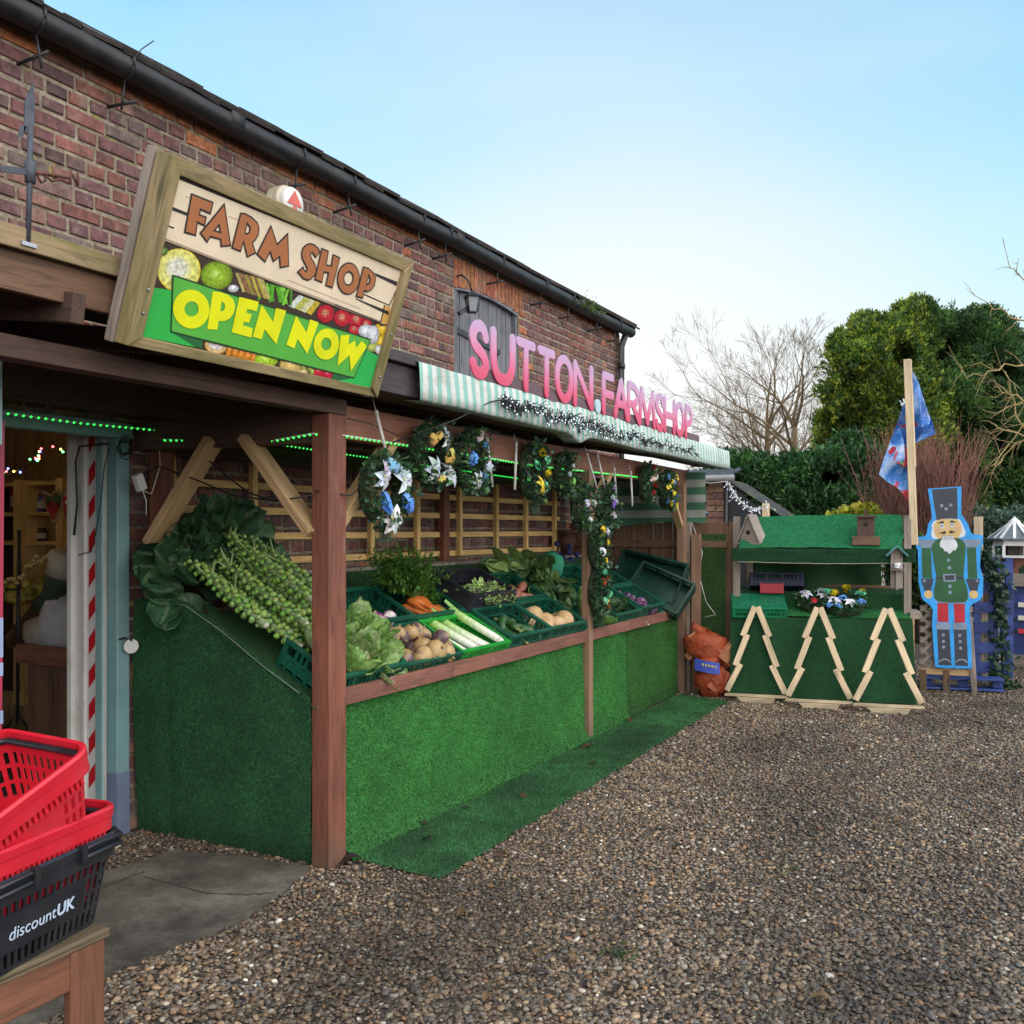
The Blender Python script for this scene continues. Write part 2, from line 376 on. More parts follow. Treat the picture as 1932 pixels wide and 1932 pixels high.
# pebbles: real stones over the yard
def inpoly(x, y, poly):
    r = np.zeros(len(x), bool); n = len(poly)
    for i in range(n):
        a, b = poly[i], poly[(i+1)%n]
        c_ = ((a.y > y) != (b.y > y)) & (x < (b.x-a.x)*(y-a.y)/((b.y-a.y) or 1e-9)+a.x); r ^= c_
    return r
def pebbles(name, n, d0, d1, r0, r1, sub):
    n = int(n*65.5); x = RNG.uniform(-4.2, 1.6, n); y = RNG.uniform(1.3, 12.6, n)
    dd = x*FW.x+y*FW.y; la = x*RT.x+y*RT.y; px = CX+FPX*la/dd
    keep = (dd>d0)&(dd<d1)&(px>-80)&(px<2350)&(1000+FPX*1.6/dd<2080)
    keep &= ~((x<-2.86)&(y>3.62)); keep &= ~((x<-2.32)&(y>3.75)&(y<8.85)&(x>-2.9)); keep &= ~((x<-4.1))
    ip = inpoly(x, y, PATH); keep &= ~(ip & (RNG.random(len(x))>.012))
    ar = keep.sum(); x = x[keep]; y = y[keep]; m = len(x)
    vv, ff = ico(sub); ff = np.array(ff); nv = len(vv)
    # three lumpy base shapes
    shapes = []
    for k in range(6):
        o_ = V((k*13.1, 2, 5)); shapes.append(np.array([q*(1+.3*noise.noise(V(q)*1.1+o_)+.12*noise.noise(V(q)*2.6+o_)) for q in vv]))
    shapes = np.array(shapes)[RNG.integers(0, 6, m)]
    r = RNG.uniform(r0, r1, m)*RNG.choice([.6,.8,1,1,1.25], m)
    s = np.stack([r*RNG.uniform(.8,1.35,m), r*RNG.uniform(.7,1,m), r*RNG.uniform(.35,.7,m)], 1)
    a = RNG.uniform(0, 2*PI, m); tl = RNG.normal(0, .3, m)
    q = shapes*s[:,None,:]
    ct, st = np.cos(tl)[:,None], np.sin(tl)[:,None]
    q = np.stack([q[...,0]*ct-q[...,2]*st, q[...,1], q[...,0]*st+q[...,2]*ct], 2)
    ca, sa = np.cos(a)[:,None], np.sin(a)[:,None]
    q = np.stack([q[...,0]*ca-q[...,1]*sa, q[...,0]*sa+q[...,1]*ca, q[...,2]], 2)
    q += np.stack([x, y, r*RNG.uniform(.05,.75,m)], 1)[:,None,:]
    pal = np.array([(.185,.112,.06),(.25,.16,.09),(.125,.088,.06),(.16,.135,.11),(.31,.215,.125),(.085,.068,.055),(.37,.32,.26),(.28,.13,.045),(.215,.15,.105),(.12,.115,.115),(.54,.5,.45)])
    pc = pal[RNG.choice(len(pal), m, p=[.18,.13,.17,.15,.07,.12,.04,.02,.07,.04,.01])]; pc = (pc*.8+pc.mean(1,keepdims=True)*.2)*RNG.uniform(.5,1.3,(m,1))*np.array([.98,.95,.87])
    # damp, darker patches
    dk = np.array([.9*noise.noise(V((a_*1.3,b_*.35,3)))+.8*noise.noise(V((a_*.8,b_*.8,13)))+.5*noise.noise(V((a_*2.6,b_*2.6,9))) for a_,b_ in zip(x,y)]); pc *= (1+.6*np.clip(dk,-.75,.6))[:,None]
    f = (ff[None]+(np.arange(m)*nv)[:,None,None]).reshape(-1,3)
    tag(bulk(name, q.reshape(-1,3), f, MPEB, None, np.repeat(pc,len(ff),0), True), kind='stuff', label='brown and grey pea gravel covering the yard', cat='gravel')
MPEB = mat_col('pebble', .62, .3, 130, bump=.25, bscale=1)
pebbles('gravel', 5200, 2.2, 3.9, .0055, .0125, 2)
pebbles('gravel', 4300, 3.9, 6.5, .006, .0125, 1)
pebbles('gravel', 3000, 6.5, 13.5, .0075, .0135, 1)
# ---------------------------------------------------------------- brick building
WX = -4.15
BLD = thing('brick_barn', 'long old red brick barn with black gutter and tarred loft shutter behind the stall', 'building', (WX, 3.0, 0))
t = NT('old_brick'); v = t.vec(); a = t.attr('Col').outputs['Color']
c = t.mix(a, t.ramp(t.noise(v, 22, 6, .7), [(.28, (.42,)*3), (.5, (1,)*3), (.75, (1.6,)*3)]), 1, 'MULTIPLY')
c = t.mix(c, (.09,.055,.06), t.ramp(t.noise(v, 9, 6, .72), [(.5, (0,)*3), (.68, (.75,)*3)]))
c = t.mix(c, (.34, .28, .22), t.ramp(t.noise(v, 5, 8, .75), [(.53, (0,)*3), (.74, (.7,)*3)]))
c = t.mix(c, (.05, .042, .04), t.ramp(t.noise(t.vec((1,1,.35)), 3.5, 6, .7), [(.55, (0,)*3), (.75, (.6,)*3)]))
t.bump(t.noise(v, 55, 6, .7), .7, .006); MBR = t.out(c, .92)
t = NT('lime_mortar'); v = t.vec()
c = t.ramp(t.noise(v, 30, 6, .7), [(.3, (.12, .09, .065)), (.5, (.29, .235, .17)), (.72, (.46, .40, .31))])
c = t.mix(c, t.ramp(t.noise(v, 2.6, 5, .7), [(.35, (.55,)*3), (.65, (1.15,)*3)]), 1, 'MULTIPLY')
c = t.mix(c, (.3, .27, .05), t.ramp(t.noise(v, 6, 6, .75), [(.57, (0,)*3), (.66, (.8,)*3)]))
t.bump(t.noise(v, 60, 5), .9, .008); MMO = t.out(c, .95)
wall = MB()
BP = [(.185,.075,.062),(.155,.068,.066),(.13,.064,.066),(.215,.085,.064),(.17,.098,.085),(.15,.108,.095),(.24,.12,.092),(.115,.064,.064)]
BW = [5,5,4,3,3,2,1.2,2]
ORG = [(.38,.125,.05),(.33,.115,.055),(.42,.15,.065),(.25,.1,.06)]
def brick(y0,y1,z0,z1,col,x=WX):
    j = lambda k=.004: random.uniform(-k,k); e=.007; dx = random.uniform(-.003,.0035)
    bx = x-.014
    o_=[(bx,y0,z0),(bx,y1,z0),(bx,y1,z1),(bx,y0,z1)]
    i_=[(x-.006+dx,y0+e*.35+j(.002),z0+e*.35+j(.002)),(x-.006+dx,y1-e*.35+j(.002),z0+e*.35+j(.002)),(x-.006+dx,y1-e*.35+j(.002),z1-e*.35+j(.002)),(x-.006+dx,y0+e*.35+j(.002),z1-e*.35+j(.002))]
    f_=[(x+dx+j(.002),y0+e+j(),z0+e+j(.003)),(x+dx+j(.002),y1-e+j(),z0+e+j(.003)),(x+dx+j(.002),y1-e+j(),z1-e+j(.003)),(x+dx+j(.002),y0+e+j(),z1-e+j(.003))]
    vv=o_+i_+f_; ff=[(8,9,10,11)]
    for b_ in (0,4):
        for k in range(4):
            k2=(k+1)%4; ff.append((b_+k,b_+k2,b_+k2+4,b_+k+4))
    wall.add(vv,ff,col,0)
DO = (1.2, 3.5, 2.16)                    # shop doorway y0,y1,top
LO = (6.93, 8.12, 2.3, 3.70)             # loft shutter
random.seed(3)
YB0, YB1 = -.6, 10.78
for r in range(0, 50):
    z0 = r*.081; z1 = z0+.069; y = YB0 - random.uniform(0,.2)
    hdr = (r%4==2)
    if z0>4.02: break
    k=0
    while y < YB1:
        L = .11 if (hdr or (k%2==1 and random.random()<.55)) else .228
        L *= random.uniform(.96,1.04); k+=1
        y0, y1 = max(y,YB0), min(y+L,YB1); y += L+.013
        if y1-y0<.03: continue
        def cut(a0,a1,bz0,bz1,y0,y1):
            if z1>bz0 and z0<bz1 and y1>a0 and y0<a1:
                if y0>=a0 and y1<=a1: return None
                if y0<a0: return (y0,a0-.002) if a0-y0>.03 else None
                return (a1+.002,y1) if y1-a1>.03 else None
            return (y0,y1)
        q = cut(DO[0],DO[1],-1,DO[2],y0,y1)
        if q: q = cut(LO[0]-.01,LO[1]+.01,LO[2],3.97,*q)
        if not q: continue
        if z0>3.83 or (abs(q[0]-8.13)<.03 and random.random()<.6): col = random.choice(ORG)
        else: col = random.choices(BP,BW)[0] if random.random()>.05 else random.choice(ORG)
        kk=random.uniform(.8,1.2); brick(q[0]+random.uniform(-.003,.003),q[1]+random.uniform(-.004,.002),z0+random.uniform(-.002,.004),z1+random.uniform(-.005,.002),tuple(min(1,cc*kk) for cc in col))
y = LO[0]-.02                            # rubbed soldier arch above the shutter
while y < LO[1]:
    m = (y-LO[0]-.6)/.6; h = .045*(1-m*m)
    brick(y, y+.062, LO[3]-.045+h, LO[3]+.2+h*.6, tuple(q*random.uniform(.85,1.15) for q in random.choice(ORG[:3]))); y += .071
# mortar backing with openings, end wall and an unseen block added to shade the yard
def mq(y0,y1,z0,z1,x=WX-.0085): wall.add([(x,y0,z0),(x,y1,z0),(x,y1,z1),(x,y0,z1)],[(0,1,2,3)],(1,1,1),1)
mq(YB0,DO[0],0,4.1); mq(DO[0],DO[1],DO[2],4.1); mq(DO[1],LO[0],0,4.1); mq(LO[0],LO[1],0,LO[2]); mq(LO[0],LO[1],LO[3]-.0,4.1); mq(LO[1],YB1,0,4.1)
wall.add([(WX-.0085,YB1,0),(-9,YB1,0),(-9,YB1,4.1),(-6.5,YB1,5.35),(WX-.0085,YB1,4.1)],[(0,1,2,3,4)],(.9,.8,.7),1)
wall.add([(WX-.0085,YB0,0),(WX-.0085,YB0,4.1),(-6.5,YB0,5.35),(-9,YB0,4.1),(-9,YB0,0)],[(0,1,2,3,4)],(.9,.8,.7),1)
wall.box((-10.9,15.7,2.5),(6.2,9.7,5.0),(.9,.8,.7),1)
wall.add([(-4.45,DO[1],DO[2]),(WX-.0085,DO[1],DO[2]),(WX-.0085,DO[0],DO[2]),(-4.45,DO[0],DO[2])],[(0,1,2,3)],(1,1,1),1)
wall.build('wall', [MBR, MMO], BLD)
# roof of clay pantiles, seen edge-on
rf = MB(); ROOF = mat_col('old_slate', .85, .35, 20, bump=.4)
for c_ in range(6):
    y = YB0-.2
    while y < YB1+.12:
        wd = random.uniform(.2,.26); x0=-3.985-c_*.24; z0=4.028+c_*.145; lift=random.uniform(0,.014)+(.016 if random.random()<.12 else 0)
        k=random.uniform(.7,1.3); cc=(.055*k,.045*k,.042*k)
        rf.box((x0-.15,y+wd/2,z0+.1+lift),(.36,wd-.006,.022),cc,0,Matrix.Rotation(rad(31),4,'Y')@Matrix.Rotation(random.gauss(0,.02),4,'X')); y+=wd
rf.add([(-4.03,YB0-.2,4.06),(-4.03,YB1+.1,4.06),(-6.5,YB1+.1,5.5),(-6.5,YB0-.2,5.5)],[(0,1,2,3)],(.05,.045,.045))
rf.add([(-9,YB0-.2,4.07),(-9,YB1+.1,4.07),(-6.5,YB1+.1,5.5),(-6.5,YB0-.2,5.5)],[(3,2,1,0)],(.05,.045,.045))
for k in range(7): rf.box((-4.13-k*.25,YB1+.1,4.13+k*.15),(.3,.12,.07),(.06,.05,.045),0,Matrix.Rotation(rad(31),4,'Y'))
rf.build('roof', ROOF, BLD)
gb = MB(); pts=[V((-4.045,YB0-.3+i*.5,4.0+.006*math.sin(i*1.7)-.001*i)) for i in range(24)]
pts[-1].y=YB1+.1; gb.tube(pts,.063,14)
for y in (1.2,4.2,6.75,9.3): gb.tube([(-4.045,y-.05,3.998),(-4.045,y+.05,3.998)],.071,14)
gb.build('gutter', MT['gutter'], BLD)
dk=MB(); dk.box((-4.11,(YB0+YB1)/2,4.065),(.1,YB1-YB0,.02)); dk.build('eaves_board', MT['black'], BLD)
for y in (1.9,2.94,3.45,4.79,5.32,6.2,6.6,7.5,8.39,9.05,9.8,10.4):
    b=MB(); s_=random.uniform(-.02,.02)
    b.tube([(-4.045+.068*math.cos(a_),y,4.0+.068*math.sin(a_)) for a_ in np.linspace(-PI*.9,.5,9)],.008,5)
    b.tube([(-4.05,y,3.93),(-4.05+s_,y+s_,3.77)],.006,5); b.tube([(-4.17,y-.02,3.80),(-4.0,y+.03,3.83+s_)],.009,5)
    b.build('gutter_bracket', MT['metal'], BLD)
dp=MB(); dp.tube([(-4.05,YB1-.02,3.98),(-4.07,YB1-.05,3.9),(-4.09,YB1-.10,3.78),(-4.09,YB1-.10,.1)],.038,12)
for z in (3.55,2.9,1.2): dp.tube([(-4.09,YB1-.10,z-.03),(-4.09,YB1-.10,z+.03)],.045,12)
dp.build('downpipe', MT['gutter'], BLD)
# loft shutter
sh=MB(); n=7; wdt=(LO[1]-LO[0])/n
for i in range(n):
    m=((i+.5)/n-.5)*2; top=LO[3]-.04+.05*(1-m*m)
    sh.beam((WX-.07,LO[0]+wdt*(i+.5),LO[2]),(WX-.07,LO[0]+wdt*(i+.5),top),wdt-.012,.03,(1,0,0))
S=sh.build('loft_shutter', MT['shutter'], BLD, bevel=.003)
fr=MB(); fr.beam((WX-.045,LO[0]+.03,LO[2]),(WX-.045,LO[0]+.03,LO[3]-.02),.055,.06,(1,0,0)); fr.beam((WX-.045,LO[1]-.03,LO[2]),(WX-.045,LO[1]-.03,LO[3]-.02),.055,.06,(1,0,0))
prv=None
for i in range(9):
    m=(i/8-.5)*2; q=V((WX-.04,LO[0]+(LO[1]-LO[0])*i/8,LO[3]-.03+.05*(1-m*m)))
    if prv: fr.beam(prv,q,.07,.07,(0,0,1))
    prv=q
fr.build('frame', MT['shutter'], S)
hg=MB(); hg.beam((WX-.045,LO[0]+.05,3.32),(WX-.045,LO[0]+.88,3.25),.012,.05); hg.build('strap_hinge', MT['metal'], S)
hg=MB(); hg.beam((WX-.045,LO[0]+.05,2.6),(WX-.045,LO[0]+.88,2.6),.012,.05); hg.build('strap_hinge', MT['metal'], S)
sg=MB(); sg.beam((WX+.0,LO[0]-.03,2.33),(WX+.0,LO[1]+.03,2.33),.1,.06); sg.build('sill', MT['black'], BLD)
tw=MB(); tw.tube([P(243,128,x=-4.0),P(252,110,x=-3.98),P(268,92,x=-3.96),P(290,77,x=-3.95)],.003,4); tag(tw.build('bent_wire',MT['metal']),'thin bent wire sticking up from the barn gutter','wire')
# moss clump in the gutter
mo=P(1105,580,x=-4.03); vv=[];ff=[];cc=[]
for i in range(900):
    a_=V((random.gauss(0,.05),random.gauss(0,.16),abs(random.gauss(0,.05))-.05)); c_=mo+a_; u=V((random.gauss(0,1),random.gauss(0,1),random.gauss(.6,.8))).normalized()*random.uniform(.02,.05); s_=u.cross(V((random.random(),random.random(),.3))).normalized()*.006
    k=len(vv); vv+= [c_-s_,c_+s_,c_+u]; ff.append((k,k+1,k+2)); g_=random.uniform(.6,1.4); cc.append((.09*g_,.16*g_,.012))
tag(bulk('moss_clump',vv,ff,MT['leaf'],None,cc),'bright green moss clump growing in the barn gutter','moss')
# lantern on a swan-neck bracket over the shutter
lp=P(891,572,x=-3.95); LN=thing('wall_lantern','small black wall lantern on a swan neck bracket over the loft shutter','lantern',lp)
b=MB(); b.tube([P(862,521,x=WX-.02),P(872,519,x=-4.05),P(884,530,x=-3.97),P(891,552,x=-3.95),lp+V((0,0,.09))],.008,6); b.build('bracket',MT['metal'],LN)
b=MB(); b.lathe([(.0,.1),(.09,.055),(.085,.045),(.0,.05)],Matrix.Translation(lp),4,smooth=False); b.lathe([(.0,-.085),(.05,-.08),(.05,-.07),(0,-.07)],Matrix.Translation(lp),4,smooth=False)
for k in range(4):
    a_=k*PI/2; b.tube([lp+V((.048*math.cos(a_),.048*math.sin(a_),-.075)),lp+V((.07*math.cos(a_),.07*math.sin(a_),.05))],.005,5)
b.build('frame',MT['metal'],LN)
b=MB(); b.lathe([(.044,-.07),(.062,.048)],Matrix.Translation(lp),4,smooth=False); b.build('glass',mat_plain('lantern_glass',(.16,.18,.2),.08,.1),LN)
b=MB(); b.beam(P(866,592,x=-4.0),P(888,578,x=-3.97),.03,.03); b.build('stay',MT['metal'],LN)
# alarm box
ac=P(524,388,x=WX+.0); AL=thing('alarm_box','round cream and white alarm box with red triangle mark on the brickwork','alarm',ac)
Mx=Matrix.Translation(ac)@Matrix.Rotation(PI/2,4,'Y')@Matrix.Scale(.82,4)
b=MB(); b.lathe([(.14,0),(.14,.05)]+[(.14-.006*(i%2),.05+.008*i) for i in range(8)]+[(.125,.12),(.0,.12)],Mx,32); b.build('base',mat_plain('cream_plastic',(.6,.55,.42),.5,.1),AL)
b=MB(); b.lathe([(.118,.12),(.118,.15),(.108,.165),(0,.168)],Mx,32); b.build('cover',MT['white'],AL)
b=MB(); q=ac+V((.142,0,0)); b.poly([[q+V((0,-.07,-.02)),q+V((0,.07,-.02)),q+V((0,.0,.075))]],.002,(1,0,0)); b.poly([[q+V((0,.022*math.cos(k),-.045+.022*math.sin(k))) for k in np.linspace(0,2*PI,12,False)]],.002,(1,0,0)); b.build('mark',mat_plain('red_print',(.6,.12,.1),.6,.1),AL)
# ---------------------------------------------------------------- timber canopy
FX=-2.88
CAN=thing('timber_canopy','red-brown timber lean-to canopy on posts along the brick barn front','canopy',(FX,6.0,0))
def part(name,mat,parent,*beams,bevel=.004,label=None,**k):
    b=MB()
    for q in beams: b.beam(*q)
    return b.build(name,mat,parent,bevel=bevel,label=label)
UY=(0,1,0)
part('post',MT['post'],CAN,((FX,3.64,0),(FX,3.64,2.15),.106,.133,UY),bevel=.007,label='thick red-brown front post at the near corner of the stall')
part('post',MT['post2'],CAN,((-2.85,6.72,0),(-2.85,6.72,2.06),.066,.075,UY),label='slim middle post hung with wreaths')
part('post',MT['post2'],CAN,((-2.86,9.12,0),(-2.86,9.12,2.06),.075,.085,UY),label='slim far end post')
part('post',MT['post'],CAN,((-4.06,3.70,0),(-4.06,3.70,2.05),.09,.09,UY)); part('post',MT['post'],CAN,((-4.1,6.66,0),(-4.1,6.66,2.2),.07,.09,UY))
part('front_beam',MT['beam'],CAN,((-2.895,3.71,2.125),(-2.895,9.35,2.115),.07,.165),label='deep front beam carrying the wreaths')
part('front_beam',MT['dark'],CAN,((-2.88,-.5,2.19),(-2.88,3.72,2.19),.09,.075))
part('side_beam',MT['dark'],CAN,((-4.13,3.64,2.10),(-2.94,3.64,2.09),.09,.15))
part('wall_plate',MT['dark'],CAN,((-4.06,-.5,2.28),(-4.06,9.3,2.28),.09,.16))
part('wall_plate',MT['dark'],CAN,((-4.09,3.75,2.06),(-4.09,9.3,2.06),.05,.1))
part('brace',MT['pineb'],CAN,((-4.02,3.60,1.53),(-3.58,3.60,2.06),.045,.115,UY)); part('brace',MT['pineb'],CAN,((-2.93,3.60,1.58),(-3.36,3.60,2.06),.045,.115,UY))
part('brace',MT['pineb'],CAN,((-2.89,3.70,1.62),(-2.89,4.17,2.07),.05,.085,(1,0,0)))
for (y0,y1) in ((6.73,7.20),(6.71,6.28),(9.1,8.66)): part('brace',MT['pineb'],CAN,((-2.87,y0,1.63),(-2.87,y1,2.06),.045,.07,(1,0,0)))
for y in (.5,1.3,2.1,2.9,3.66,4.5,5.3,6.1,6.9,7.7,8.5,9.2):
    part('rafter',MT['dark'],CAN,((-4.12,y,2.53),(-2.68,y,2.30 if y>3.5 else 2.32),.05,.1))
part('fascia',MT['brown'],CAN,((-2.735,-.5,2.40),(-2.735,3.66,2.40),.03,.125)); part('fascia_cap',MT['mossy'],CAN,((-2.71,-.5,2.497),(-2.71,3.66,2.497),.045,.07))
part('fascia',MT['black'],CAN,((-2.66,3.66,2.335),(-2.66,9.8,2.325),.04,.145),label='black fascia board beside the striped valance'); part('fascia_cap',MT['black'],CAN,((-2.645,3.60,2.44),(-2.645,4.0,2.44),.08,.055))
b=MB()
b.add([(-2.7,-.5,2.46),(-2.7,3.67,2.46),(-4.14,3.67,2.66),(-4.14,-.5,2.66)],[(0,1,2,3)]); b.add([(-2.62,3.67,2.415),(-2.62,9.8,2.405),(-4.14,9.8,2.66),(-4.14,3.67,2.66)],[(0,1,2,3)])
b.build('roof_sheet',mat_plain('roof_felt',(.02,.017,.017),.9,.3,8),CAN)
b=MB(); b.add([(-2.68,3.68,2.262),(-2.68,9.78,2.252),(-2.9,9.78,2.262),(-2.9,3.68,2.272)],[(0,1,2,3)]); b.build('soffit',MT['dark'],CAN)
# trellis of pine slats on the barn wall
TR=thing('slat_trellis','yellow pine slat trellis fixed to the barn wall behind the vegetables','trellis',(-4.06,6.2,0))
def trellis(ya,yb,xs,levels,lab):
    for z in levels: part('slat',MT['pine'],TR,((-4.115,ya,z+random.gauss(0,.003)),(-4.115,yb,z+random.gauss(0,.003)),.02,.044),bevel=.002)
    for y in xs: part('upright',MT['pine'],TR,((-4.085,y,1.39),(-4.085,y,2.02),.036,.044,UY),bevel=.002)
def wy(px): return P(px,1000,x=-4.085).y
trellis(3.8,wy(1060),[wy(q) for q in (322,478,700,787,867,936,992,1046)],[1.407+.155*k for k in range(5)],0)
# ---------------------------------------------------------------- farm shop sign
O=V((-2.65,2.25,2.226)); ES=V((.205,0,.612)).normalized(); SN=V((ES.z,0,-ES.x)); EY=V((0,1,0)); SW,SHT=1.435,.6455
def SP(u,s,n=0): return O+EY*u+ES*s+SN*n
SG=thing('farm_shop_sign','large tilted FARM SHOP OPEN NOW sign in a mossy timber frame over the doorway','sign',O)
fw=.055; fwb=.040
def mitre(a,b_,c_,d_,z0,z1,nm,m):
    vs=[SP(*q,z1) for q in (a,b_,c_,d_)]+[SP(*q,z0) for q in (a,b_,c_,d_)]; mb=MB()
    L=(vs[1]-vs[0]).normalized(); W_=L.cross(SN); rr=random.uniform(0,40)
    lc=[(rr+(p-vs[0]).dot(L),(p-vs[0]).dot(W_),(p-vs[0]).dot(SN)) for p in vs]
    mb.add(vs,[(0,1,2,3),(7,6,5,4),(0,4,5,1),(1,5,6,2),(2,6,7,3),(3,7,4,0)],lc=lc); return mb.build(nm,m,SG,bevel=.004)
f2=SW-fw; s2=SHT-fw
mitre((0,0),(SW,0),(f2,fwb),(fw,fwb),-.05,.007,'frame_rail',MT['signw']); mitre((0,SHT),(SW,SHT),(f2,s2),(fw,s2),-.05,.016,'frame_rail',MT['signw'])
mitre((0,0),(0,SHT),(fw,s2),(fw,fwb),-.05,.022,'frame_stile',MT['signw']); mitre((SW,0),(SW,SHT),(f2,s2),(f2,fwb),-.05,.022,'frame_stile',MT['signw'])
part('back_batten',MT['grey'],SG,(SP(.012,-.005,-.072),SP(.012,SHT+.01,-.072),.04,.04,(0,1,0))); part('back_batten',MT['grey'],SG,(SP(SW+.004,-.01,-.075),SP(SW+.004,SHT-.02,-.075),.05,.05,(0,1,0)))
for q in ((.03,.2),(.03,.12),(SW-.03,.3),(SW-.03,.1)):
    b=MB(); b.ball(SP(q[0],q[1],.024),.006,1); b.build('screw',MT['steel'],SG)
b=MB(); b.poly([[SP(.03,.03,0),SP(SW-.03,.03,0),SP(SW-.03,SHT-.03,0),SP(.03,SHT-.03,0)]],.012,SN,(.05,.03,.02)); PAN=b.build('panel',MT['paint'],SG)
cA=(380,440,350/1932); cB=(690,560,320/1932); cC=(340,600,360/1932); cD=(660,720,340/1932)
def SQ(c,x,y,lay): return PP(*K(c,x,y),O+SN*lay,SN)
def U2(p): q=p-O; return (q.dot(EY),q.dot(ES))
def clip2(pts):
    for ax,lim,sg in ((0,.035,1),(0,SW-.035,-1),(1,.035,1),(1,SHT-.035,-1)):
        out=[]
        for i in range(len(pts)):
            a,c_=pts[i-1],pts[i]; ia,ic=(a[ax]-lim)*sg>=0,(c_[ax]-lim)*sg>=0
            if ia!=ic:
                k=(lim-a[ax])/(c_[ax]-a[ax]); out.append((a[0]+(c_[0]-a[0])*k,a[1]+(c_[1]-a[1])*k))
            if ic: out.append(c_)
        pts=out
        if not pts: break
    return pts
def offs(pts,d):       # offset 2-D loop, positive = outwards
    n=len(pts); ar=sum(pts[i][0]*pts[(i+1)%n][1]-pts[(i+1)%n][0]*pts[i][1] for i in range(n)); sgn=1 if ar>0 else -1; out=[]
    for i in range(n):
        p=V(pts[i]); a=(p-V(pts[i-1])).normalized(); c_=(V(pts[(i+1)%n])-p).normalized()
        na=V((a.y,-a.x))*sgn; nc=V((c_.y,-c_.x))*sgn; m=na+nc
        if m.length<.2: m=na
        m.normalize(); k=min(1/max(m.dot(na),.3),2.2); q=p+m*d*k; out.append((q.x,q.y))
    return out
L1=.0015
def flat(pts,c,lay,col,mb,clip=True):
    q=[SQ(c[i] if isinstance(c,list) else c,x,y,lay) for i,(x,y) in enumerate(pts)]
    w2=clip2([U2(p) for p in q])
    if len(w2)>2: mb.poly([[SP(*p,lay) for p in w2]],0,SN,col)
pr=MB()
BROWN=(.42,.15,.055); DARK=(.025,.018,.02); CREAM=(.82,.68,.5)
# fruit and vegetable photo band
def disc(c,x,y,rx,ry,cols,lay,rot=0,clip=True):
    for k,(q,cl) in enumerate(cols):
        pts=[]
        for a_ in np.linspace(0,2*PI,26,False):
            X,Y=rx*q*math.cos(a_),ry*q*math.sin(a_); pts.append((x+X*math.cos(rot)-Y*math.sin(rot)-rx*.12*(1-q),y+X*math.sin(rot)+Y*math.cos(rot)-ry*.16*(1-q)))
        flat(pts,c,lay+k*.00025,cl,pr)
def sh3(c): return [(1,tuple(q*.5 for q in c)),(.9,tuple(q*.8 for q in c)),(.7,c),(.45,tuple(min(1,q*1.25+.02) for q in c)),(.2,tuple(min(1,q*1.3+.12) for q in c))]
disc(cC,520,320,285,285,[(1,(.75,.55,.02)),(.95,(.72,.7,.2)),(.6,(.75,.73,.4)),(.42,(.75,.75,.62))],L1*.3)
disc(cC,1015,390,210,190,sh3((.26,.42,.02)),L1*.3); disc(cC,320,75,60,60,sh3((.1,.22,.03)),L1*.3)
disc(cC,1230,560,70,50,sh3((.7,.72,.75)),L1*1.2)
for k in range(9):     # asparagus, leeks, beans
    x=1260+k*40; flat([(x,360+k*9),(x+40,350+k*9),(x+140,600+k*12),(x+95,610+k*12)],cC,L1*(.4+.1*k),random.choice([(.42,.4,.06),(.5,.42,.15),(.3,.28,.05),(.24,.12,.05)]),pr)
for k in range(14):
    x=1560+k*32; a_=random.uniform(-.5,.9); flat([(x,470+k*8),(x+30,465+k*8),(x+30-190*a_*.5,700+k*7),(x-190*a_*.5,690+k*7)],cC,L1*(.4+.1*k),random.choice([(.1,.4,.02),(.2,.55,.05),(.06,.25,.02)]),pr)
for k in range(4): flat([(400+k*75,0+k*28),(470+k*75,28+k*28),(330+k*80,190+k*30),(250+k*80,150+k*30)],cD,L1*(.9+.1*k),[(.6,.66,.62),(.5,.52,.1),(.6,.6,.35),(.55,.4,.03)][k],pr)
for x,y,r in ((770,260,125),(1000,320,120),(1200,345,115),(1330,400,80),(1170,475,85)): disc(cD,x,y,r,r,[(1,(.25,.005,.015)),(.92,(.5,.01,.03)),(.5,(.58,.08,.06)),(.25,(.6,.35,.22)),(.1,(.2,.08,.03))],L1*.8)
disc(cD,1570,470,130,100,sh3((.7,.45,.02)),L1*.8); disc(cD,1540,640,80,90,sh3((.75,.5,.02)),L1*.85); disc(cD,1420,720,100,70,sh3((.35,.42,.08)),L1*.85)
disc(cD,1330,500,110,95,sh3((.62,.64,.7)),L1*1.2); disc(cD,1430,550,80,130,sh3((.62,.64,.7)),L1*1.3); disc(cD,1510,760,55,70,sh3((.65,.66,.7)),L1*1.2)
disc(cC,1020,1290,165,130,[(1,(.55,.25,.06)),(.9,(.65,.45,.2)),(.6,(.7,.66,.66))],L1*.8)
for k in range(5): disc(cC,1190+k*80,1350+k*22,52,130,sh3((.62,.22,.02)),L1*(.8+.1*k),.25)
disc(cC,1760,1380,130,80,sh3((.4,.5,.08)),L1*.9); disc(cC,1660,1490,160,110,sh3((.36,.58,.02)),L1*1.4); disc(cC,1900,1420,90,80,sh3((.15,.3,.02)),L1)
disc(cD,290,960,165,130,sh3((.62,.45,.14)),L1); disc(cD,450,1070,75,45,sh3((.62,.48,.2)),L1*1.3)
for x,y in ((515,950),(460,1000),(560,1020),(615,975),(590,1060)): disc(cD,x,y,50,50,sh3((.3,.36,.06)),L1)
disc(cD,670,1060,90,95,sh3((.5,.01,.03)),L1*1.1); disc(cD,800,1090,90,90,sh3((.52,.01,.05)),L1*1.2)
pr.build('fruit_print',mat_col('photo_print',.4,.4,70),SG); pr=MB()
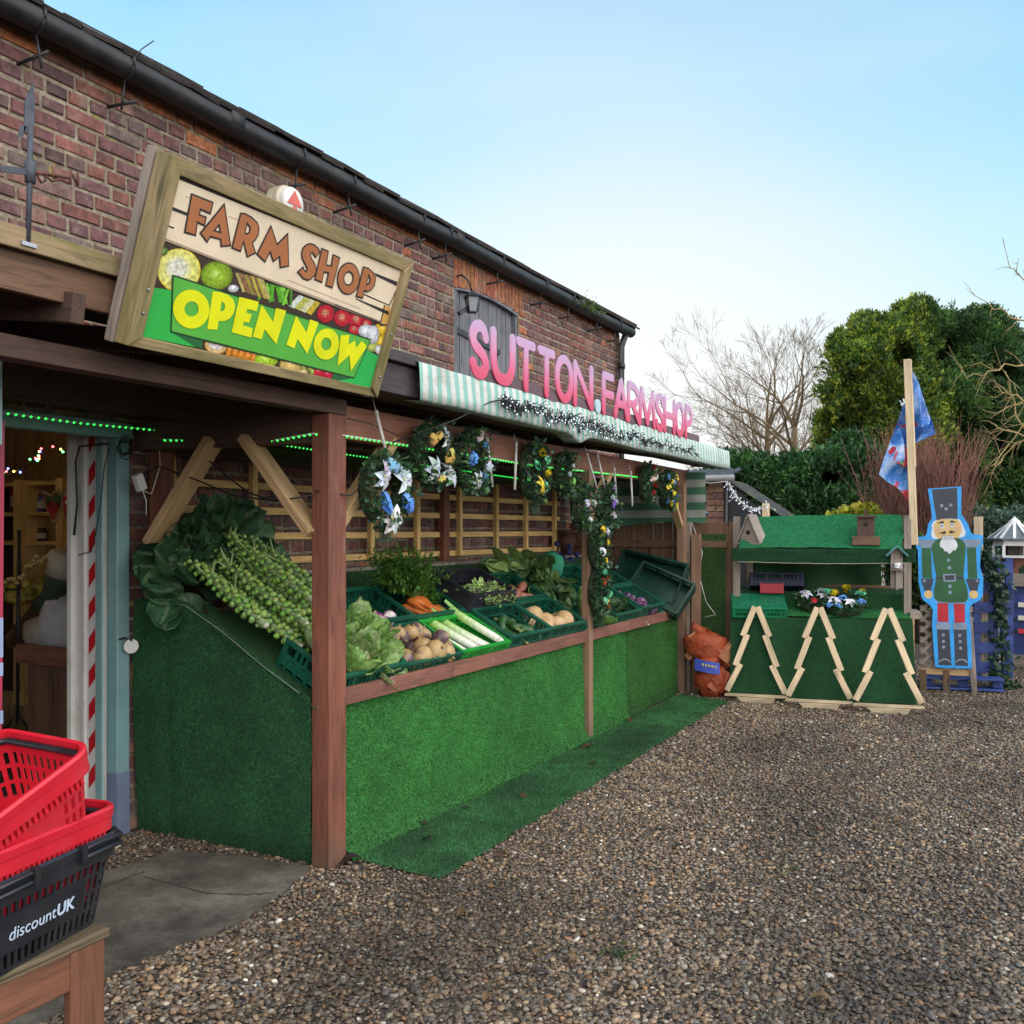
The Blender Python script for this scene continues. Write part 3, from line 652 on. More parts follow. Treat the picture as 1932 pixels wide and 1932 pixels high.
# ribbon
RB=L1*2.6
flat([(187,548),(430,582),(415,1125),(740,1330),(50,1190)],cC,RB,(.03,.46,.07),pr); flat([(415,1125),(838,1190),(822,1350),(735,1325)],cC,RB+L1*.4,(.02,.13,.035),pr)
flat([(1340,765),(1500,852),(1380,1330),(880,1195),(1160,1152)],cD,RB,(.025,.46,.09),pr); flat([(885,1045),(1160,1152),(840,1190)],cD,RB+L1*.4,(.02,.13,.04),pr)
def outlined(loop,cs,lay,w_,fill,dark):
    pts=[U2(SQ(cs[i] if isinstance(cs,list) else cs,x,y,lay)) for i,(x,y) in enumerate(loop)]
    pr.poly([[SP(*p,lay) for p in offs(pts,w_*.5)]],0,SN,dark); pr.poly([[SP(*p,lay+L1*.35) for p in offs(pts,-w_*.5)]],0,SN,fill)
outlined([(443,388),(1390,622),(1160,1152),(415,1125)],[cC,cD,cD,cC],RB+L1*.8,.006,(.10,.45,.055),(.01,.05,.015))
# cream board
flat([(-60,-160),(1880,640),(1600,1180),(1540,1425),(1440,1402),(-400,698),(-700,560)],[cA,cB,cB,cB,cB,cB,cB],RB-L1,(.03,.02,.015),pr)
TOPL=RB-L1*.5
flat([(-60,-160),(1880,640),(1600,1180),(1545,1405),(1440,1385),(-400,680),(-2000,60)],[cA,cB,cB,cB,cB,cB,cB],TOPL,CREAM,pr)
flat([(-1900,60),(-400,652),(1440,1345),(1440,1385),(-400,680),(-1900,90)],cB,TOPL+L1*.2,(.42,.3,.21),pr)
b2=[(1490,1110),(1590,1150),(1560,1400),(1440,1395)]; flat(b2,cB,TOPL+L1*.3,(.6,.33,.08),pr)
for c,pts in ((cA,[(200,345),(430,440),(415,478),(195,395)]),(cA,[(150,598),(252,635),(248,655),(146,618)]),(cB,[(1355,640),(1695,775),(1680,835),(1380,690)]),(cB,[(1205,950),(1580,1115),(1575,1130),(1200,968)]),(cB,[(1080,1015),(1570,1210),(1560,1265),(1076,1030)]),(cB,[(770,1098),(1440,1365),(1436,1382),(768,1112)]),(cB,[(1670,900),(1680,905),(1580,1125),(1568,1118)]),(cB,[(1500,1115),(1512,1118),(1450,1380),(1436,1372)]),(cB,[(1440,1385),(1530,1405),(1528,1418),(1450,1425)])):
    flat(pts,c,TOPL+L1*.6,DARK,pr)
for c,pts in ((cB,[(70,735),(1150,1165),(1150,1180),(70,752)]),(cA,[(400,210),(560,265),(558,275),(398,222)]),(cA,[(980,480),(1100,525),(1098,540),(978,495)])): flat(pts,c,TOPL+L1*.4,(.5,.38,.28),pr)
pr.build('printed_face',MT['paint'],SG)
def letters(defs,fill,w_,lay,name,dark=None):
    mb=MB()
    for c,outer,holes in defs:
        uo=[U2(SQ(c,x,y,lay)) for x,y in outer]; uh=[[U2(SQ(c,x,y,lay)) for x,y in h] for h in holes]
        if dark:
            mb.poly([[SP(*p,lay) for p in uo]]+[[SP(*p,lay) for p in h] for h in uh],0,SN,dark)
            mb.poly([[SP(*p,lay+L1*.5) for p in offs(uo,-w_)]]+[[SP(*p,lay+L1*.5) for p in offs(h,w_)] for h in uh],0,SN,fill)
        else: mb.poly([[SP(*p,lay) for p in uo]]+[[SP(*p,lay) for p in h] for h in uh],0,SN,fill)
        lay+=L1*.12
    return mb.build(name,MT['paint'],SG)
def ell(cx,cy,rx,ry,rot=0,n=30): return [(cx+rx*math.cos(a)*math.cos(rot)-ry*math.sin(a)*math.sin(rot),cy+rx*math.cos(a)*math.sin(rot)+ry*math.sin(a)*math.cos(rot)) for a in np.linspace(0,2*PI,n,False)]
letters([(cA,[(478,170),(783,292),(742,465),(610,408),(601,458),(693,490),(663,628),(567,582),(545,757),(380,710)],[]),
 (cA,[(930,298),(1020,890),(875,905),(868,808),(740,772),(692,850),(590,713)],[[(850,622),(862,690),(808,670)]]),
 (cA,[(1140,435),(1200,437),(1300,490),(1380,570),(1402,650),(1390,740),(1350,810),(1312,845),(1358,985),(1230,1047),(1182,850),(1148,972),(1018,918)],[[(1236,600),(1264,640),(1258,690),(1230,712),(1212,705)]]),
 (cA,[(1555,595),(1640,850),(1788,700),(1800,1165),(1672,1190),(1663,1045),(1585,1112),(1540,985),(1475,1115),(1355,998)],[]),
 (cB,[(560,330),(485,432),(462,395),(440,352),(418,368),(425,410),(480,500),(505,590),(480,680),(420,740),(370,762),(300,735),(210,628),(305,540),(325,595),(345,608),(356,585),(330,530),(280,430),(272,340),(300,260),(350,215),(405,198),(470,215),(530,270)],[]),
 (cB,[(575,268),(683,315),(652,515),(712,528),(740,360),(853,412),(735,875),(628,830),(668,650),(612,640),(583,795),(465,745)],[]),
 (cB,ell(970,725,168,242,.06),[ell(971,722,62,88,.06,20)]),
 (cB,[(1187,542),(1270,565),(1350,640),(1382,720),(1360,830),(1310,900),(1250,930),(1207,915),(1185,1027),(1077,995)],[[(1266,690),(1284,730),(1275,780),(1244,800)]])],BROWN,.0062,TOPL+L1*1.2,'farm_shop_lettering',DARK)
YEL=(.80,.82,.003)
letters([(cC,ell(682,830,238,256,-.2),[ell(685,828,92,100)]),
 (cC,[(963,600),(1060,605),(1170,645),(1235,710),(1257,790),(1240,880),(1190,950),(1110,988),(1040,985),(1022,1102),(890,1092)],[[(1078,725),(1115,755),(1128,800),(1110,845),(1080,860),(1062,855)]]),
 (cC,[(1312,670),(1567,733),(1538,860),(1415,825),(1402,878),(1475,900),(1440,1010),(1370,995),(1358,1045),(1490,1080),(1465,1203),(1210,1133)],[]),
 (cC,[(1605,772),(1753,1000),(1792,815),(1925,850),(1795,1290),(1640,1095),(1605,1225),(1485,1190)],[]),
 (cD,[(357,285),(500,520),(552,340),(672,382),(513,820),(378,610),(333,745),(222,690)],[]),
 (cD,ell(778,682,176,217,.15),[ell(775,680,70,88)]),
 (cD,[(977,562),(1098,555),(1083,692),(1175,632),(1190,730),(1270,635),(1340,715),(1118,1058),(1098,835),(932,985)],[])],YEL,0,RB+L1*2.4,'open_now_lettering')
# ---------------------------------------------------------------- striped awning
AX=-2.585
AW=thing('striped_awning','weathered green and white striped awning valance along the stall roof edge','awning',(AX,6.9,2.3))
t=NT('striped_canvas'); v=t.vec(); sx=t.n('ShaderNodeSeparateXYZ'); t.l(v,sx.inputs[0])
s_=t.math('SINE',t.math('MULTIPLY',t.math('ADD',sx.outputs[0],t.math('MULTIPLY',t.noise(v,6,2),.012)),2*PI/.088))
s_=t.math('ADD',t.math('MULTIPLY',s_,.5),.5); m=t.ramp(s_,[(.46,(0,0,0)),(.56,(1,1,1))]); c=t.mix((.62,.62,.59),(.24,.47,.41),m)
c=t.mix(c,(.2,.2,.14),t.ramp(t.noise(t.vec((1,1,2)),5,7,.75),[(.5,(0,)*3),(.78,(.75,)*3)]))
c=t.mix(c,(.1,.1,.07),t.ramp(sx.outputs[1],[(.0,(.55,)*3),(.06,(.0,)*3)]))
t.bump(t.noise(t.vec((1,1,1)),7,4),.25,.01); MAW=t.out(c,.7)
prof=[(-2.75,2.435),(AX-.004,2.434),(AX,2.428),(AX+.004,2.37),(AX+.010,2.30),(AX+.012,2.255),(AX+.004,2.243),(AX-.10,2.25)]
b=MB(); ny=150; vv=[]; lc=[]
for i in range(ny+1):
    y=3.97+5.9*i/ny; acc=0
    for k,(x,z) in enumerate(prof):
        wv=.006*noise.noise(V((y*3.1,k*.4,1)))+.004*noise.noise(V((y*11,k*.3,4))); sag=.02*max(0,noise.noise(V((y*.9,7,2))))+.05*math.exp(-((y-5.95)/.12)**2)
        vv.append((x+wv*(k>0),y,z+wv*.5-(sag if k>=4 else 0)-.003*(i/ny)*3)); lc.append((y,(z-2.24),k*.03))
n=len(prof); b.add(vv,[(i*n+k,(i+1)*n+k,(i+1)*n+k+1,i*n+k+1) for i in range(ny) for k in range(n-1)],smooth=True,lc=lc)
b.add([(AX,9.87,2.41),(-3.0,9.87,2.45),(-3.0,9.87,2.27),(AX,9.87,2.245)],[(0,1,2,3)],lc=[(0,.2,0),(.5,.2,0),(.5,0,0),(0,0,0)])
b.build('valance',MAW,AW)
# letters SUTTON.FARMSHOP
LX=-2.575
LS=thing('letter_sign','pink cut-out letters SUTTON.FARMSHOP standing along the striped awning','sign',(LX,6.7,2.44))
part('base_board',mat_wood('plum_board',(.13,.085,.1),.7,.7,knots=False),LS,((LX-.022,4.62,2.455),(LX-.022,8.80,2.44),.018,.10))
t=NT('pink_letter_paint'); sx=t.n('ShaderNodeSeparateXYZ'); t.l(t.vec(),sx.inputs[0])
g=t.math('ADD',sx.outputs[2],t.math('MULTIPLY',t.noise(t.vec((3,3,3)),3,3),.25))
c=t.ramp(g,[(.12,(.62,.06,.13)),(.42,(.66,.13,.26)),(.72,(.6,.27,.44)),(1.1,(.5,.33,.52))]); MPK=t.out(c,.5)
def cat(pts,n=6,closed=False):
    pts=[V((*p,0)) for p in pts]; out=[]; N=len(pts)
    for i in range(N if closed else N-1):
        p0=pts[i-1] if (i or closed) else pts[0]; p1=pts[i]; p2=pts[(i+1)%N]; p3=pts[(i+2)%N] if (closed or i+2<N) else p2
        for k in range(n):
            s=k/n; out.append(.5*((2*p1)+(p2-p0)*s+(2*p0-5*p1+4*p2-p3)*s*s+(3*p1-p0-3*p2+p3)*s**3))
    if not closed: out.append(pts[-1])
    return out
GL={'S':[('c',[(.93,.8),(.8,.95),(.5,1.02),(.18,.92),(.05,.74),(.2,.57),(.5,.48),(.82,.36),(.95,.2),(.8,.04),(.5,-.02),(.2,.04),(.06,.17)])],
'U':[('c',[(0,1),(0,.65),(.03,.3),(.2,.06),(.5,0),(.8,.06),(.97,.3),(1,.65),(1,1)])],'T':[('l',[(.02,1),(.98,1)]),('l',[(.5,1),(.5,0)])],
'O':[('o',[(.5,1),(.12,.84),(0,.5),(.12,.16),(.5,0),(.88,.16),(1,.5),(.88,.84)])],'N':[('l',[(0,0),(0,1),(1,0),(1,1)])],
'F':[('l',[(0,0),(0,1),(1,1)]),('l',[(0,.5),(1,.5)])],'A':[('l',[(0,0),(.5,1),(1,0)]),('l',[(.2,.34),(.8,.34)])],
'R':[('l',[(0,0),(0,1)]),('c',[(0,1),(.55,.98),(.92,.76),(.6,.5),(0,.46)]),('l',[(.35,.47),(1,0)])],'M':[('l',[(0,0),(.12,1),(.5,.05),(.88,1),(1,0)])],
'H':[('l',[(0,0),(0,1)]),('l',[(1,0),(1,1)]),('l',[(0,.5),(1,.5)])],'P':[('l',[(0,0),(0,1)]),('c',[(0,1),(.6,.97),(.95,.74),(.6,.48),(0,.44)])]}
def stroke(mb,pts,wd,toY,depth,closed=False):
    n=len(pts); vL=[]; lc=[]
    for i,p in enumerate(pts):
        a=pts[i-1] if (i or closed) else p; c_=pts[(i+1)%n] if (closed or i+1<n) else p
        d=(c_-a); d=d.normalized() if d.length>1e-6 else V((1,0,0)); nn=V((-d.y,d.x,0))
        for s in (1,-1): vL.append(p+nn*(s*wd/2))
    m=len(vL); N=n if closed else n-1
    f=[(2*i,2*i+1,2*((i+1)%n)+1,2*((i+1)%n)) for i in range(N)]
    def emit(vs,fs,dep):
        v3=[toY(p)+V((dep,0,0)) for p in vs]; mm=len(v3); v3+= [p-V((.009,0,0)) for p in v3]
        ff=list(fs); ed={}
        for q in fs:
            for i in range(len(q)): ed[(q[i],q[(i+1)%len(q)])]=1
        for (i,j) in ed:
            if (j,i) not in ed: ff.append((i,i+mm,j+mm,j))
        mb.add(v3,ff,lc=[(p.x,0,p.y/.31) for p in vs]*2)
    emit(vL,f,depth)
    caps=[] if closed else [pts[0],pts[-1]]
    for q in caps+ (pts[1:-1] if len(pts)<7 else []):
        cv=[q+V((math.cos(a)*wd/2,math.sin(a)*wd/2,0)) for a in np.linspace(0,2*PI,20,False)]
        depth+=.0003; emit(cv,[tuple(range(20))],depth)
def ly(px2500): return P(px2500*.7728,700,x=LX).y
cz=(1130,760,330/1932); c2=(1430,880,290/1932)
sp=[('S',cz,95,385),('U',cz,405,755),('T',cz,765,1045),('T',cz,1075,1325),('O',cz,1330,1580),('N',cz,1585,1865),('.',c2,165,248),('F',c2,275,460),('A',c2,465,700),('R',c2,682,890),('M',c2,865,1140),('S',c2,1135,1285),('H',c2,1275,1460),('O',c2,1460,1608),('P',c2,1620,1745)]
for ch,c,x0,x1 in sp:
    y0=ly(c[0]+x0*c[2]); y1=ly(c[0]+x1*c[2]); wd=.066 if ch in 'SU' and c is cz else .058; zb=2.432-.004*(y0-4.6); hgt=.318
    mb=MB()
    if ch=='.':
        q=V((LX,(y0+y1)/2,zb+.05)); mb.poly([[q+V((0,(y1-y0)/2*math.cos(a),.05*math.sin(a))) for a in np.linspace(0,2*PI,24,False)]],.014,(1,0,0)); mb.build('dot',mat_plain('pale_blue',(.45,.6,.68),.5,.06),LS); continue
    W_=max(y1-y0-wd,.03); H_=hgt-wd
    toY=lambda p: V((LX,y0+wd/2+p.x,zb+wd/2+p.y))
    for j,(k,pts) in enumerate(GL[ch]):
        pts=[(a*W_,b_*H_) for a,b_ in pts]
        if k=='c': q=cat(pts)
        elif k=='o': q=cat(pts,6,True)
        else: q=[V((*p,0)) for p in pts]
        stroke(mb,q,wd,toY,.001*j,k=='o') if k!='l' else [stroke(mb,[q[i],q[i+1]],wd,toY,.001*j+.0004*i) for i in range(len(q)-1)]
    mb.build('letter',MPK,LS)
# ---------------------------------------------------------------- light strings and tubes
def led(name,label,pts,em,sp=.038,r=.0055):
    b=MB(); b.tube(pts,r*.8,5,mat=0); L=0
    for i in range(len(pts)-1):
        a,c_=V(pts[i]),V(pts[i+1]); d=(c_-a).length; k=sp-L
        while k<d: b.ball(a.lerp(c_,k/d)+V((0,0,-.003)),r*1.35,1,mat=1); k+=sp
        L=d-(k-sp)
    return tag(b.build(name,[MT['tubegrey'],em]),label,'light strip',None)
led('led_strip','green LED strip glowing over the shop doorway lintel',[P(0,777,x=-4.0),P(150,797,x=-4.0),P(310,812,x=-4.0)],MT['greenled'])
led('led_strip','green LED strip hung below the side beam then along the front beam',[P(300,829,x=-3.95),P(420,832,x=-3.55),P(500,834,x=-3.25),P(590,818,y=3.56),P(652,822,x=-2.82),P(830,849,x=-2.84),P(1010,878,x=-2.84),P(1255,905,x=-2.85)],MT['greenled'])
led('led_strip','green LED strip running along the barn wall above the trellis',[P(470,829,x=-4.03),P(600,849,x=-4.03),P(800,877,x=-4.03),P(1000,905,x=-4.03)],MT['greenled'])
b=MB(); path=[P(x,y,x=-2.565) for x,y in ((940,762),(975,768),(1010,778),(1060,790),(1095,800),(1130,808),(1170,818),(1210,830),(1255,842),(1320,856))]; path=[q for i in range(len(path)-1) for q in [path[i].lerp(path[i+1],k/12) for k in range(12)]]
path=[p+V((.02*random.random(),random.gauss(0,.01),random.gauss(0,.018))) for p in path]; b.tube(path,.004,5)
for i in range(760):
    p=random.choice(path)+V((0,random.gauss(0,.02),random.gauss(0,.008))); d=V((abs(random.gauss(0,.5))+.2,random.gauss(0,1),random.gauss(0,1))).normalized()*random.uniform(.02,.06)
    b.tube([p,p+d],.0026,4,caps=False)
    if i%4==0: b.ball(p+d,.0042,1,mat=1)
b.tube([P(740,835,x=-2.78),P(860,792,x=-2.6),P(925,758,x=-2.57),path[0]],.004,5)
tag(b.build('cluster_lights',[MT['cable'],MT['whiteled']]),'tangled black cluster light string with white LEDs draped over the striped valance','light string')
for i,(a,c_,lab) in enumerate((((709,774),(733,871),'white tube light hanging beside the nearest wreath'),((919,827),(929,919),'white tube light hanging right of the blue flowered wreath'),((974,835),(971,924),'white tube light hanging left of the yellow daffodil wreath'),((1024,849),(1027,931),'white tube light hanging right of the yellow daffodil wreath'),((1107,855),(1127,924),'left tilted tube light above the middle post brace'),((1127,858),(1142,925),'right tilted tube light above the purple ribbon wreath'),((1159,883),(1163,951),'white tube light in front of the striped tarp, nearer the middle post'),((1190,889),(1193,955),'white tube light in front of the striped tarp, nearer the red rose wreath'))):
    b=MB(); q0=P(*a,x=-2.80); q1=P(*c_,x=-2.77); b.tube([q0,q1],.0085,8); b.tube([q0,q0.lerp(q1,.08)],.0105,8); b.tube([q0,q0+V((-.02,0,.06))],.0025,4)
    tag(b.build('tube_light',MT['tubegrey']),lab,'tube light','meteor tube lights along the front beam')
b=MB()
for pts in ([(250,905),(262,900),(300,880),(370,905),(440,935),(520,945),(590,935)],[(395,870),(430,900),(470,930),(500,940),(535,930)]): b.tube([P(x,y,y=3.56) for x,y in pts],.0045,5)
b.tube([P(592,925,y=3.55),P(660,935,x=-2.8),P(700,905,x=-2.8),P(770,850,x=-2.8)],.0035,5); b.tube([P(655,790,x=-2.79),P(700,800,x=-2.79),P(770,830,x=-2.8)],.003,5)
tag(b.build('cable',MT['cable']),'loose black cable looping below the side beam braces','cable')
ad=P(263,910,x=-4.0); b=MB(); b.box(ad,(.03,.05,.085),M=Matrix.Rotation(.4,4,'X')); b.tube([ad+V((0,.015,-.04)),ad+V((.02,.06,-.06)),P(302,880,x=-4.0),P(300,832,x=-3.97)],.003,5); b.tube([ad+V((0,.02,-.04)),P(276,945,x=-4.0),P(276,972,x=-4.0)],.003,5)
tag(b.build('power_adapter',MT['white'],bevel=.004),'small white power adapter hanging on the brick beside the teal door frame','adapter')

# ---------------------------------------------------------------- weather vane on the canopy cap
vb=P(52,462,x=-2.69); VX=-2.69; WV=thing('weather_vane','rusty blue-grey weather vane with letter N standing on the mossy cap board','weather vane',vb)
def vp(x,y): return P(x,y,x=VX)
b=MB(); b.tube([vb,vp(56,340),vp(57,240)],.0085,7); b.tube([vp(57,345),vp(57,305)],.016,8); b.build('rod',MT['vane'],WV)
b=MB(); b.poly([[vp(63,155),vp(66,200),vp(64,238),vp(52,252),vp(45,248),vp(48,190)]],.004,(1,0,0)); b.poly([[vp(50,238),vp(40,236),(vp(33,262)),vp(44,256)]],.004,(1,0,0)); b.build('pennant',MT['vane'],WV)
b=MB(); b.beam(vp(57,325),vp(0,318),.006,.02); b.build('arm',MT['vane'],WV)
rusty=mat_plain('rust',(.12,.045,.03),.85,.5,30)
b=MB(); b.tube([vp(57,326),vp(80,327),vp(105,331),vp(130,336)],[.008,.007,.006,.005],6); b.tube([vp(70,330),vp(78,345),vp(86,340),vp(83,333)],.004,5); b.tube([vp(85,330),vp(98,342),vp(118,338)],.0045,5); b.build('scroll_arm',rusty,WV)
b=MB()
for q in (((133,348),(133,322)),((133,322),(147,350)),((147,350),(147,323))): b.tube([vp(*q[0]),vp(*q[1])],.004,6)
b.build('letter_n',rusty,WV)
b=MB(); b.box(vb,(.02,.05,.012)); b.build('base_plate',MT['steel'],WV)
# ---------------------------------------------------------------- turf helper
def turf(name,fn,nu,nv,nb,ln,parent=None,base=(.02,.085,.02),var=.35,lean=(0,0,-.3),mat=None,flip=1,tone=None,width=.0022):
    G=np.array([[fn(i/nu,j/nv)[:] for j in range(nv+1)] for i in range(nu+1)],float)
    fv=G.reshape(-1,3); tri=[]
    for i in range(nu):
        for j in range(nv):
            a=i*(nv+1)+j; b_=a+nv+1
            tri+= [(a,b_,b_+1),(a,b_+1,a+1)]
    tri=np.array(tri)
    A=G[:-1,:-1]; B=G[1:,:-1]; Cc=G[:-1,1:]; ar=np.linalg.norm(np.cross(B-A,Cc-A),axis=2).ravel(); ar/=ar.sum()
    k=RNG.choice(len(ar),nb,p=ar); i,j=k//nv,k%nv; fu=RNG.random(nb)[:,None]; fw_=RNG.random(nb)[:,None]
    p=(G[i,j]*(1-fu)+G[i+1,j]*fu)*(1-fw_)+(G[i,j+1]*(1-fu)+G[i+1,j+1]*fu)*fw_
    nr=np.cross(G[i+1,j]-G[i,j],G[i,j+1]-G[i,j]); nr/=np.maximum(np.linalg.norm(nr,axis=1,keepdims=True),1e-9); nr*=flip
    d=nr+RNG.normal(0,.45,(nb,3))+np.array(lean); d/=np.linalg.norm(d,axis=1,keepdims=True)
    s=np.cross(d,RNG.normal(0,1,(nb,3))); s/=np.linalg.norm(s,axis=1,keepdims=True)
    L=ln*RNG.uniform(.6,1.25,(nb,1)); w_=width*RNG.uniform(.7,1.3,(nb,1))
    bv=np.stack([p-s*w_,p+s*w_,p+d*L],1).reshape(-1,3)
    bc=np.array(base)[None]*RNG.uniform(1-var,1+var,(nb,1))*np.array([1,1,1])*(1+RNG.normal(0,.12,(nb,3)))
    if tone is not None: bc*=tone(p)[:,None]
    c=np.concatenate([np.tile(np.array(base)*.55,(len(tri),1)),bc]); n0=len(fv)
    f=np.concatenate([tri,n0+np.arange(nb*3).reshape(-1,3)]); v_=np.concatenate([fv,bv])
    return bulk(name,v_,f,mat or MT['turf'],parent,c)
def tn(sc,amt,seed=0):
    def q(p): return np.array([1+amt*noise.noise(V((a[0]*sc,a[1]*sc,a[2]*sc+seed))) for a in p])
    return q
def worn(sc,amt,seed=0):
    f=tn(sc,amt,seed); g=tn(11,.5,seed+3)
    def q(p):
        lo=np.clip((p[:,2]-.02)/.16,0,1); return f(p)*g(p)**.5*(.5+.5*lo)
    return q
# ---------------------------------------------------------------- vegetable stall
SA=rad(28.5); SX,SZ=-2.90,.757; UK=.885
STL=thing('vegetable_stall','long turf-clad sloping vegetable stall under the canopy','stall',(SX,6.4,0))
def SLP(y,u,h=0):
    u*=UK; return V((SX-u*math.cos(SA)+h*math.sin(SA),y,SZ+u*math.sin(SA)+h*math.cos(SA)))
def SLM(y,u,h=0,rot=0,rx=0,ry=0):
    c,s=math.cos(SA),math.sin(SA); p=SLP(y,u,h)
    return Matrix(((0,-c,s,p.x),(1,0,0,p.y),(0,s,c,p.z),(0,0,0,1)))@Euler((rx,ry,rot)).to_matrix().to_4x4()
def side(u,v):
    x=-4.13+1.19*u; top=1.235 if x<-3.74 else 1.235-(x+3.74)*.538
    y=3.575+.02*noise.noise(V((x*3,v*2,1)))+.025*math.exp(-((x+3.88)/.05)**2)*(1-v*.4)-.05*max(0,v-.93)/.07*0
    return V((x,y+.03*(1-v)**4,v*top))
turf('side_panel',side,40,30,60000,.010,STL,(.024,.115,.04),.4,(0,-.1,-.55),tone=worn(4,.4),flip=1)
sm=MB(); sm.tube([side((x+4.13)/1.19,.985)+V((0,-.012,0)) for x in np.linspace(-3.8,-3.0,14)],.0025,4); sm.build('seam',mat_plain('seam_backing',(.2,.24,.2),.9,.3),STL)
def front(u,v):
    y=3.715+5.30*u; flare=.07*max(0,(.16-v)/.16)**2*(1 if y<7.55 else .15)
    return V((-2.868+.02*noise.noise(V((y*1.6,v*1.2,3)))+.006*math.sin(y*9+2*noise.noise(V((y,v,1))))+flare,y,.006+.755*v))
uF=(7.6-3.715)/5.3
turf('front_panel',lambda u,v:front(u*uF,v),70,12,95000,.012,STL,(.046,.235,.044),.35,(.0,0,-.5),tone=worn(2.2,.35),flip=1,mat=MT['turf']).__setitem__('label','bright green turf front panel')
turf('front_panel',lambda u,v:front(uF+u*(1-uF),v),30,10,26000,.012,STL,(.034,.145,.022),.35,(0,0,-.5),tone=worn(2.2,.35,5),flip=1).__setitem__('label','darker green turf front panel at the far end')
turf('display_slope',lambda u,v:SLP(3.565+5.63*u,.98*v,-.004),40,8,26000,.011,STL,(.026,.11,.03),.35,(0,0,.3),flip=-1)
turf('back_turf',lambda u,v:V((-3.765-.12*v,3.75+5.5*u,1.225+.1*v)),40,3,15000,.011,STL,(.022,.095,.03),.35,(0,0,.3),flip=-1)
part('ledge_board',MT['grey'],STL,((-3.99,3.72,1.335),(-3.99,6.5,1.335),.2,.025)); part('ledge_board',MT['grey'],STL,((-3.99,6.505,1.337),(-3.99,9.2,1.332),.2,.025))
RAILY=[3.71,5.05,6.05,6.68,6.76,7.9,9.08]
for a,c_ in ((3.71,4.72),(4.723,6.28),(6.283,6.68),(6.765,7.62),(7.623,9.08)): part('front_rail',MT['rail'],STL,((-2.852,a,.795),(-2.852,c_,.793),.03,.085))
t_=MB(); t_.box((-3.5,6.4,.4),(1.1,5.5,.76)); t_.build('carcass',MT['dark'],STL)
# turf runner on the ground
rp=[P(655,1604,z=0),P(830,1664,z=0),P(1375,1325,z=0),P(1290,1318,z=0)]
def runner(u,v):
    a=V((-2.82,3.74,0)).lerp(V((-2.82,8.95,0)),u); c_=rp[1].lerp(rp[2],u); q=a.lerp(c_,v); q.z=.012+.005*noise.noise(q*3)
    q+= V((.02*noise.noise(V((u*30,3,v))),.025*noise.noise(V((v*5,7,u*9)))*(u<.02),0)); return q
o=turf('turf_runner',runner,80,6,60000,.011,None,(.028,.12,.036),.35,(0,0,.2),tone=lambda p: tn(1.8,.75,2)(p)*tn(7,.5,6)(p),flip=-1); tag(o,'worn dark green turf runner on the ground in front of the stall','turf mat')
# fallen leaves and litter on the runner
def dead_leaf(p,s,col,lab,grp):
    b=MB(); a=random.uniform(0,6); 
    def fn(u,v):
        w_=math.sin(PI*min(.98,u*.96+.02))**.8*s*.42*(v-.5)*2; x=(u-.5)*s*1.5
        return V((p.x+x*math.cos(a)-w_*math.sin(a),p.y+x*math.sin(a)+w_*math.cos(a),p.z+.012+.35*abs(w_)+.15*s*math.sin(u*5)))
    b.grid(fn,6,4,col); return tag(b.build('dead_leaf',MT['leaf']),lab,'leaf',grp)
for px,py,s in ((685,1596,.1),(658,1628,.09),(792,1555,.07),(760,1562,.05),(805,1586,.05),(1108,1412,.07),(1118,1444,.05),(1187,1362,.06),(985,1505,.05),(880,1528,.04),(1480,1388,.05),(1612,1410,.06),(940,1617,.05)):
    dead_leaf(P(px,py,z=.012),s,random.choice([(.05,.03,.02),(.09,.045,.025),(.035,.025,.022)]),'dry brown leaf lying near the turf runner','dead leaves on the ground')
# ---------------------------------------------------------------- crates
def crate_mesh(w_,d_,h_,mat,rib=.036,solid=False):
    b=MB(); tk=.014; j=lambda:random.uniform(.85,1.15)
    b.box((0,0,.008),(w_-.03,d_-.03,.012))
    for sx,sy,L in ((0,-1,w_),(0,1,w_),(-1,0,d_),(1,0,d_)):
        def bx(a,z,la,hz,t=tk,off=0):
            if sy: b.box((a,sy*(d_/2-t/2+off),z),(la,t,hz))
            else: b.box((sx*(w_/2-t/2+off),a,z),(t,la-.03,hz))
        bx(0,h_-.008,L,.02,.024,.006); bx(0,h_*.5,L-.01,.012,.02,.003); bx(0,.012,L-.01,.022)
        bx(0,h_*.25,L-.012,h_*.5-.02,.006)
        if solid: bx(0,h_*.74,L-.012,h_*.5,.006)
        n=int(L/rib) if not solid else 8
        for i in range(n+1):
            a=-L/2+.02+(L-.04)*i/n; bx(a,h_*.74,.011 if i%4 else .03,h_*.46,.010,-.001)
            if i%2==0: bx(a,h_*.26,.009,h_*.44,.016,.003)
    for a in (-1,1):
        for c_ in (-1,1): b.box((a*(w_/2-.013),c_*(d_/2-.013),h_/2),(.03,.03,h_))
    return b
CR={}
def crate(kind,M,label,w_=.6,d_=.358,h_=.15):
    key=(kind,w_,d_,h_)
    if key in CR: return dup(CR[key],M,label)
    t_=thing('produce_crate',label,'crate',group='produce crates on the stall',M=M); mat={'g':MT['crate'],'b':MT['crateb'],'l':MT['crateg']}[kind]
    crate_mesh(w_,d_,h_,mat,solid=kind=='b').build('body',mat,t_,world=False,bevel=.0015); 
    CR[key]=t_; return t_
W=.60
crate('g',SLM(3.955,.215),'dark green crate holding cauliflowers behind the near post')
crate('g',SLM(4.555,.215),'dark green crate full of muddy swedes',h_=.135)
crate('l',SLM(5.15,.215,.008),'bright green crate holding leeks',h_=.13)
crate('g',SLM(5.755,.215,.01),'dark green crate holding courgettes',h_=.16)
crate('g',SLM(6.365,.215,.01),'dark green crate holding butternut squash',h_=.16)
crate('g',SLM(6.98,.2),'low dark green crate below the hanging garland',h_=.135)
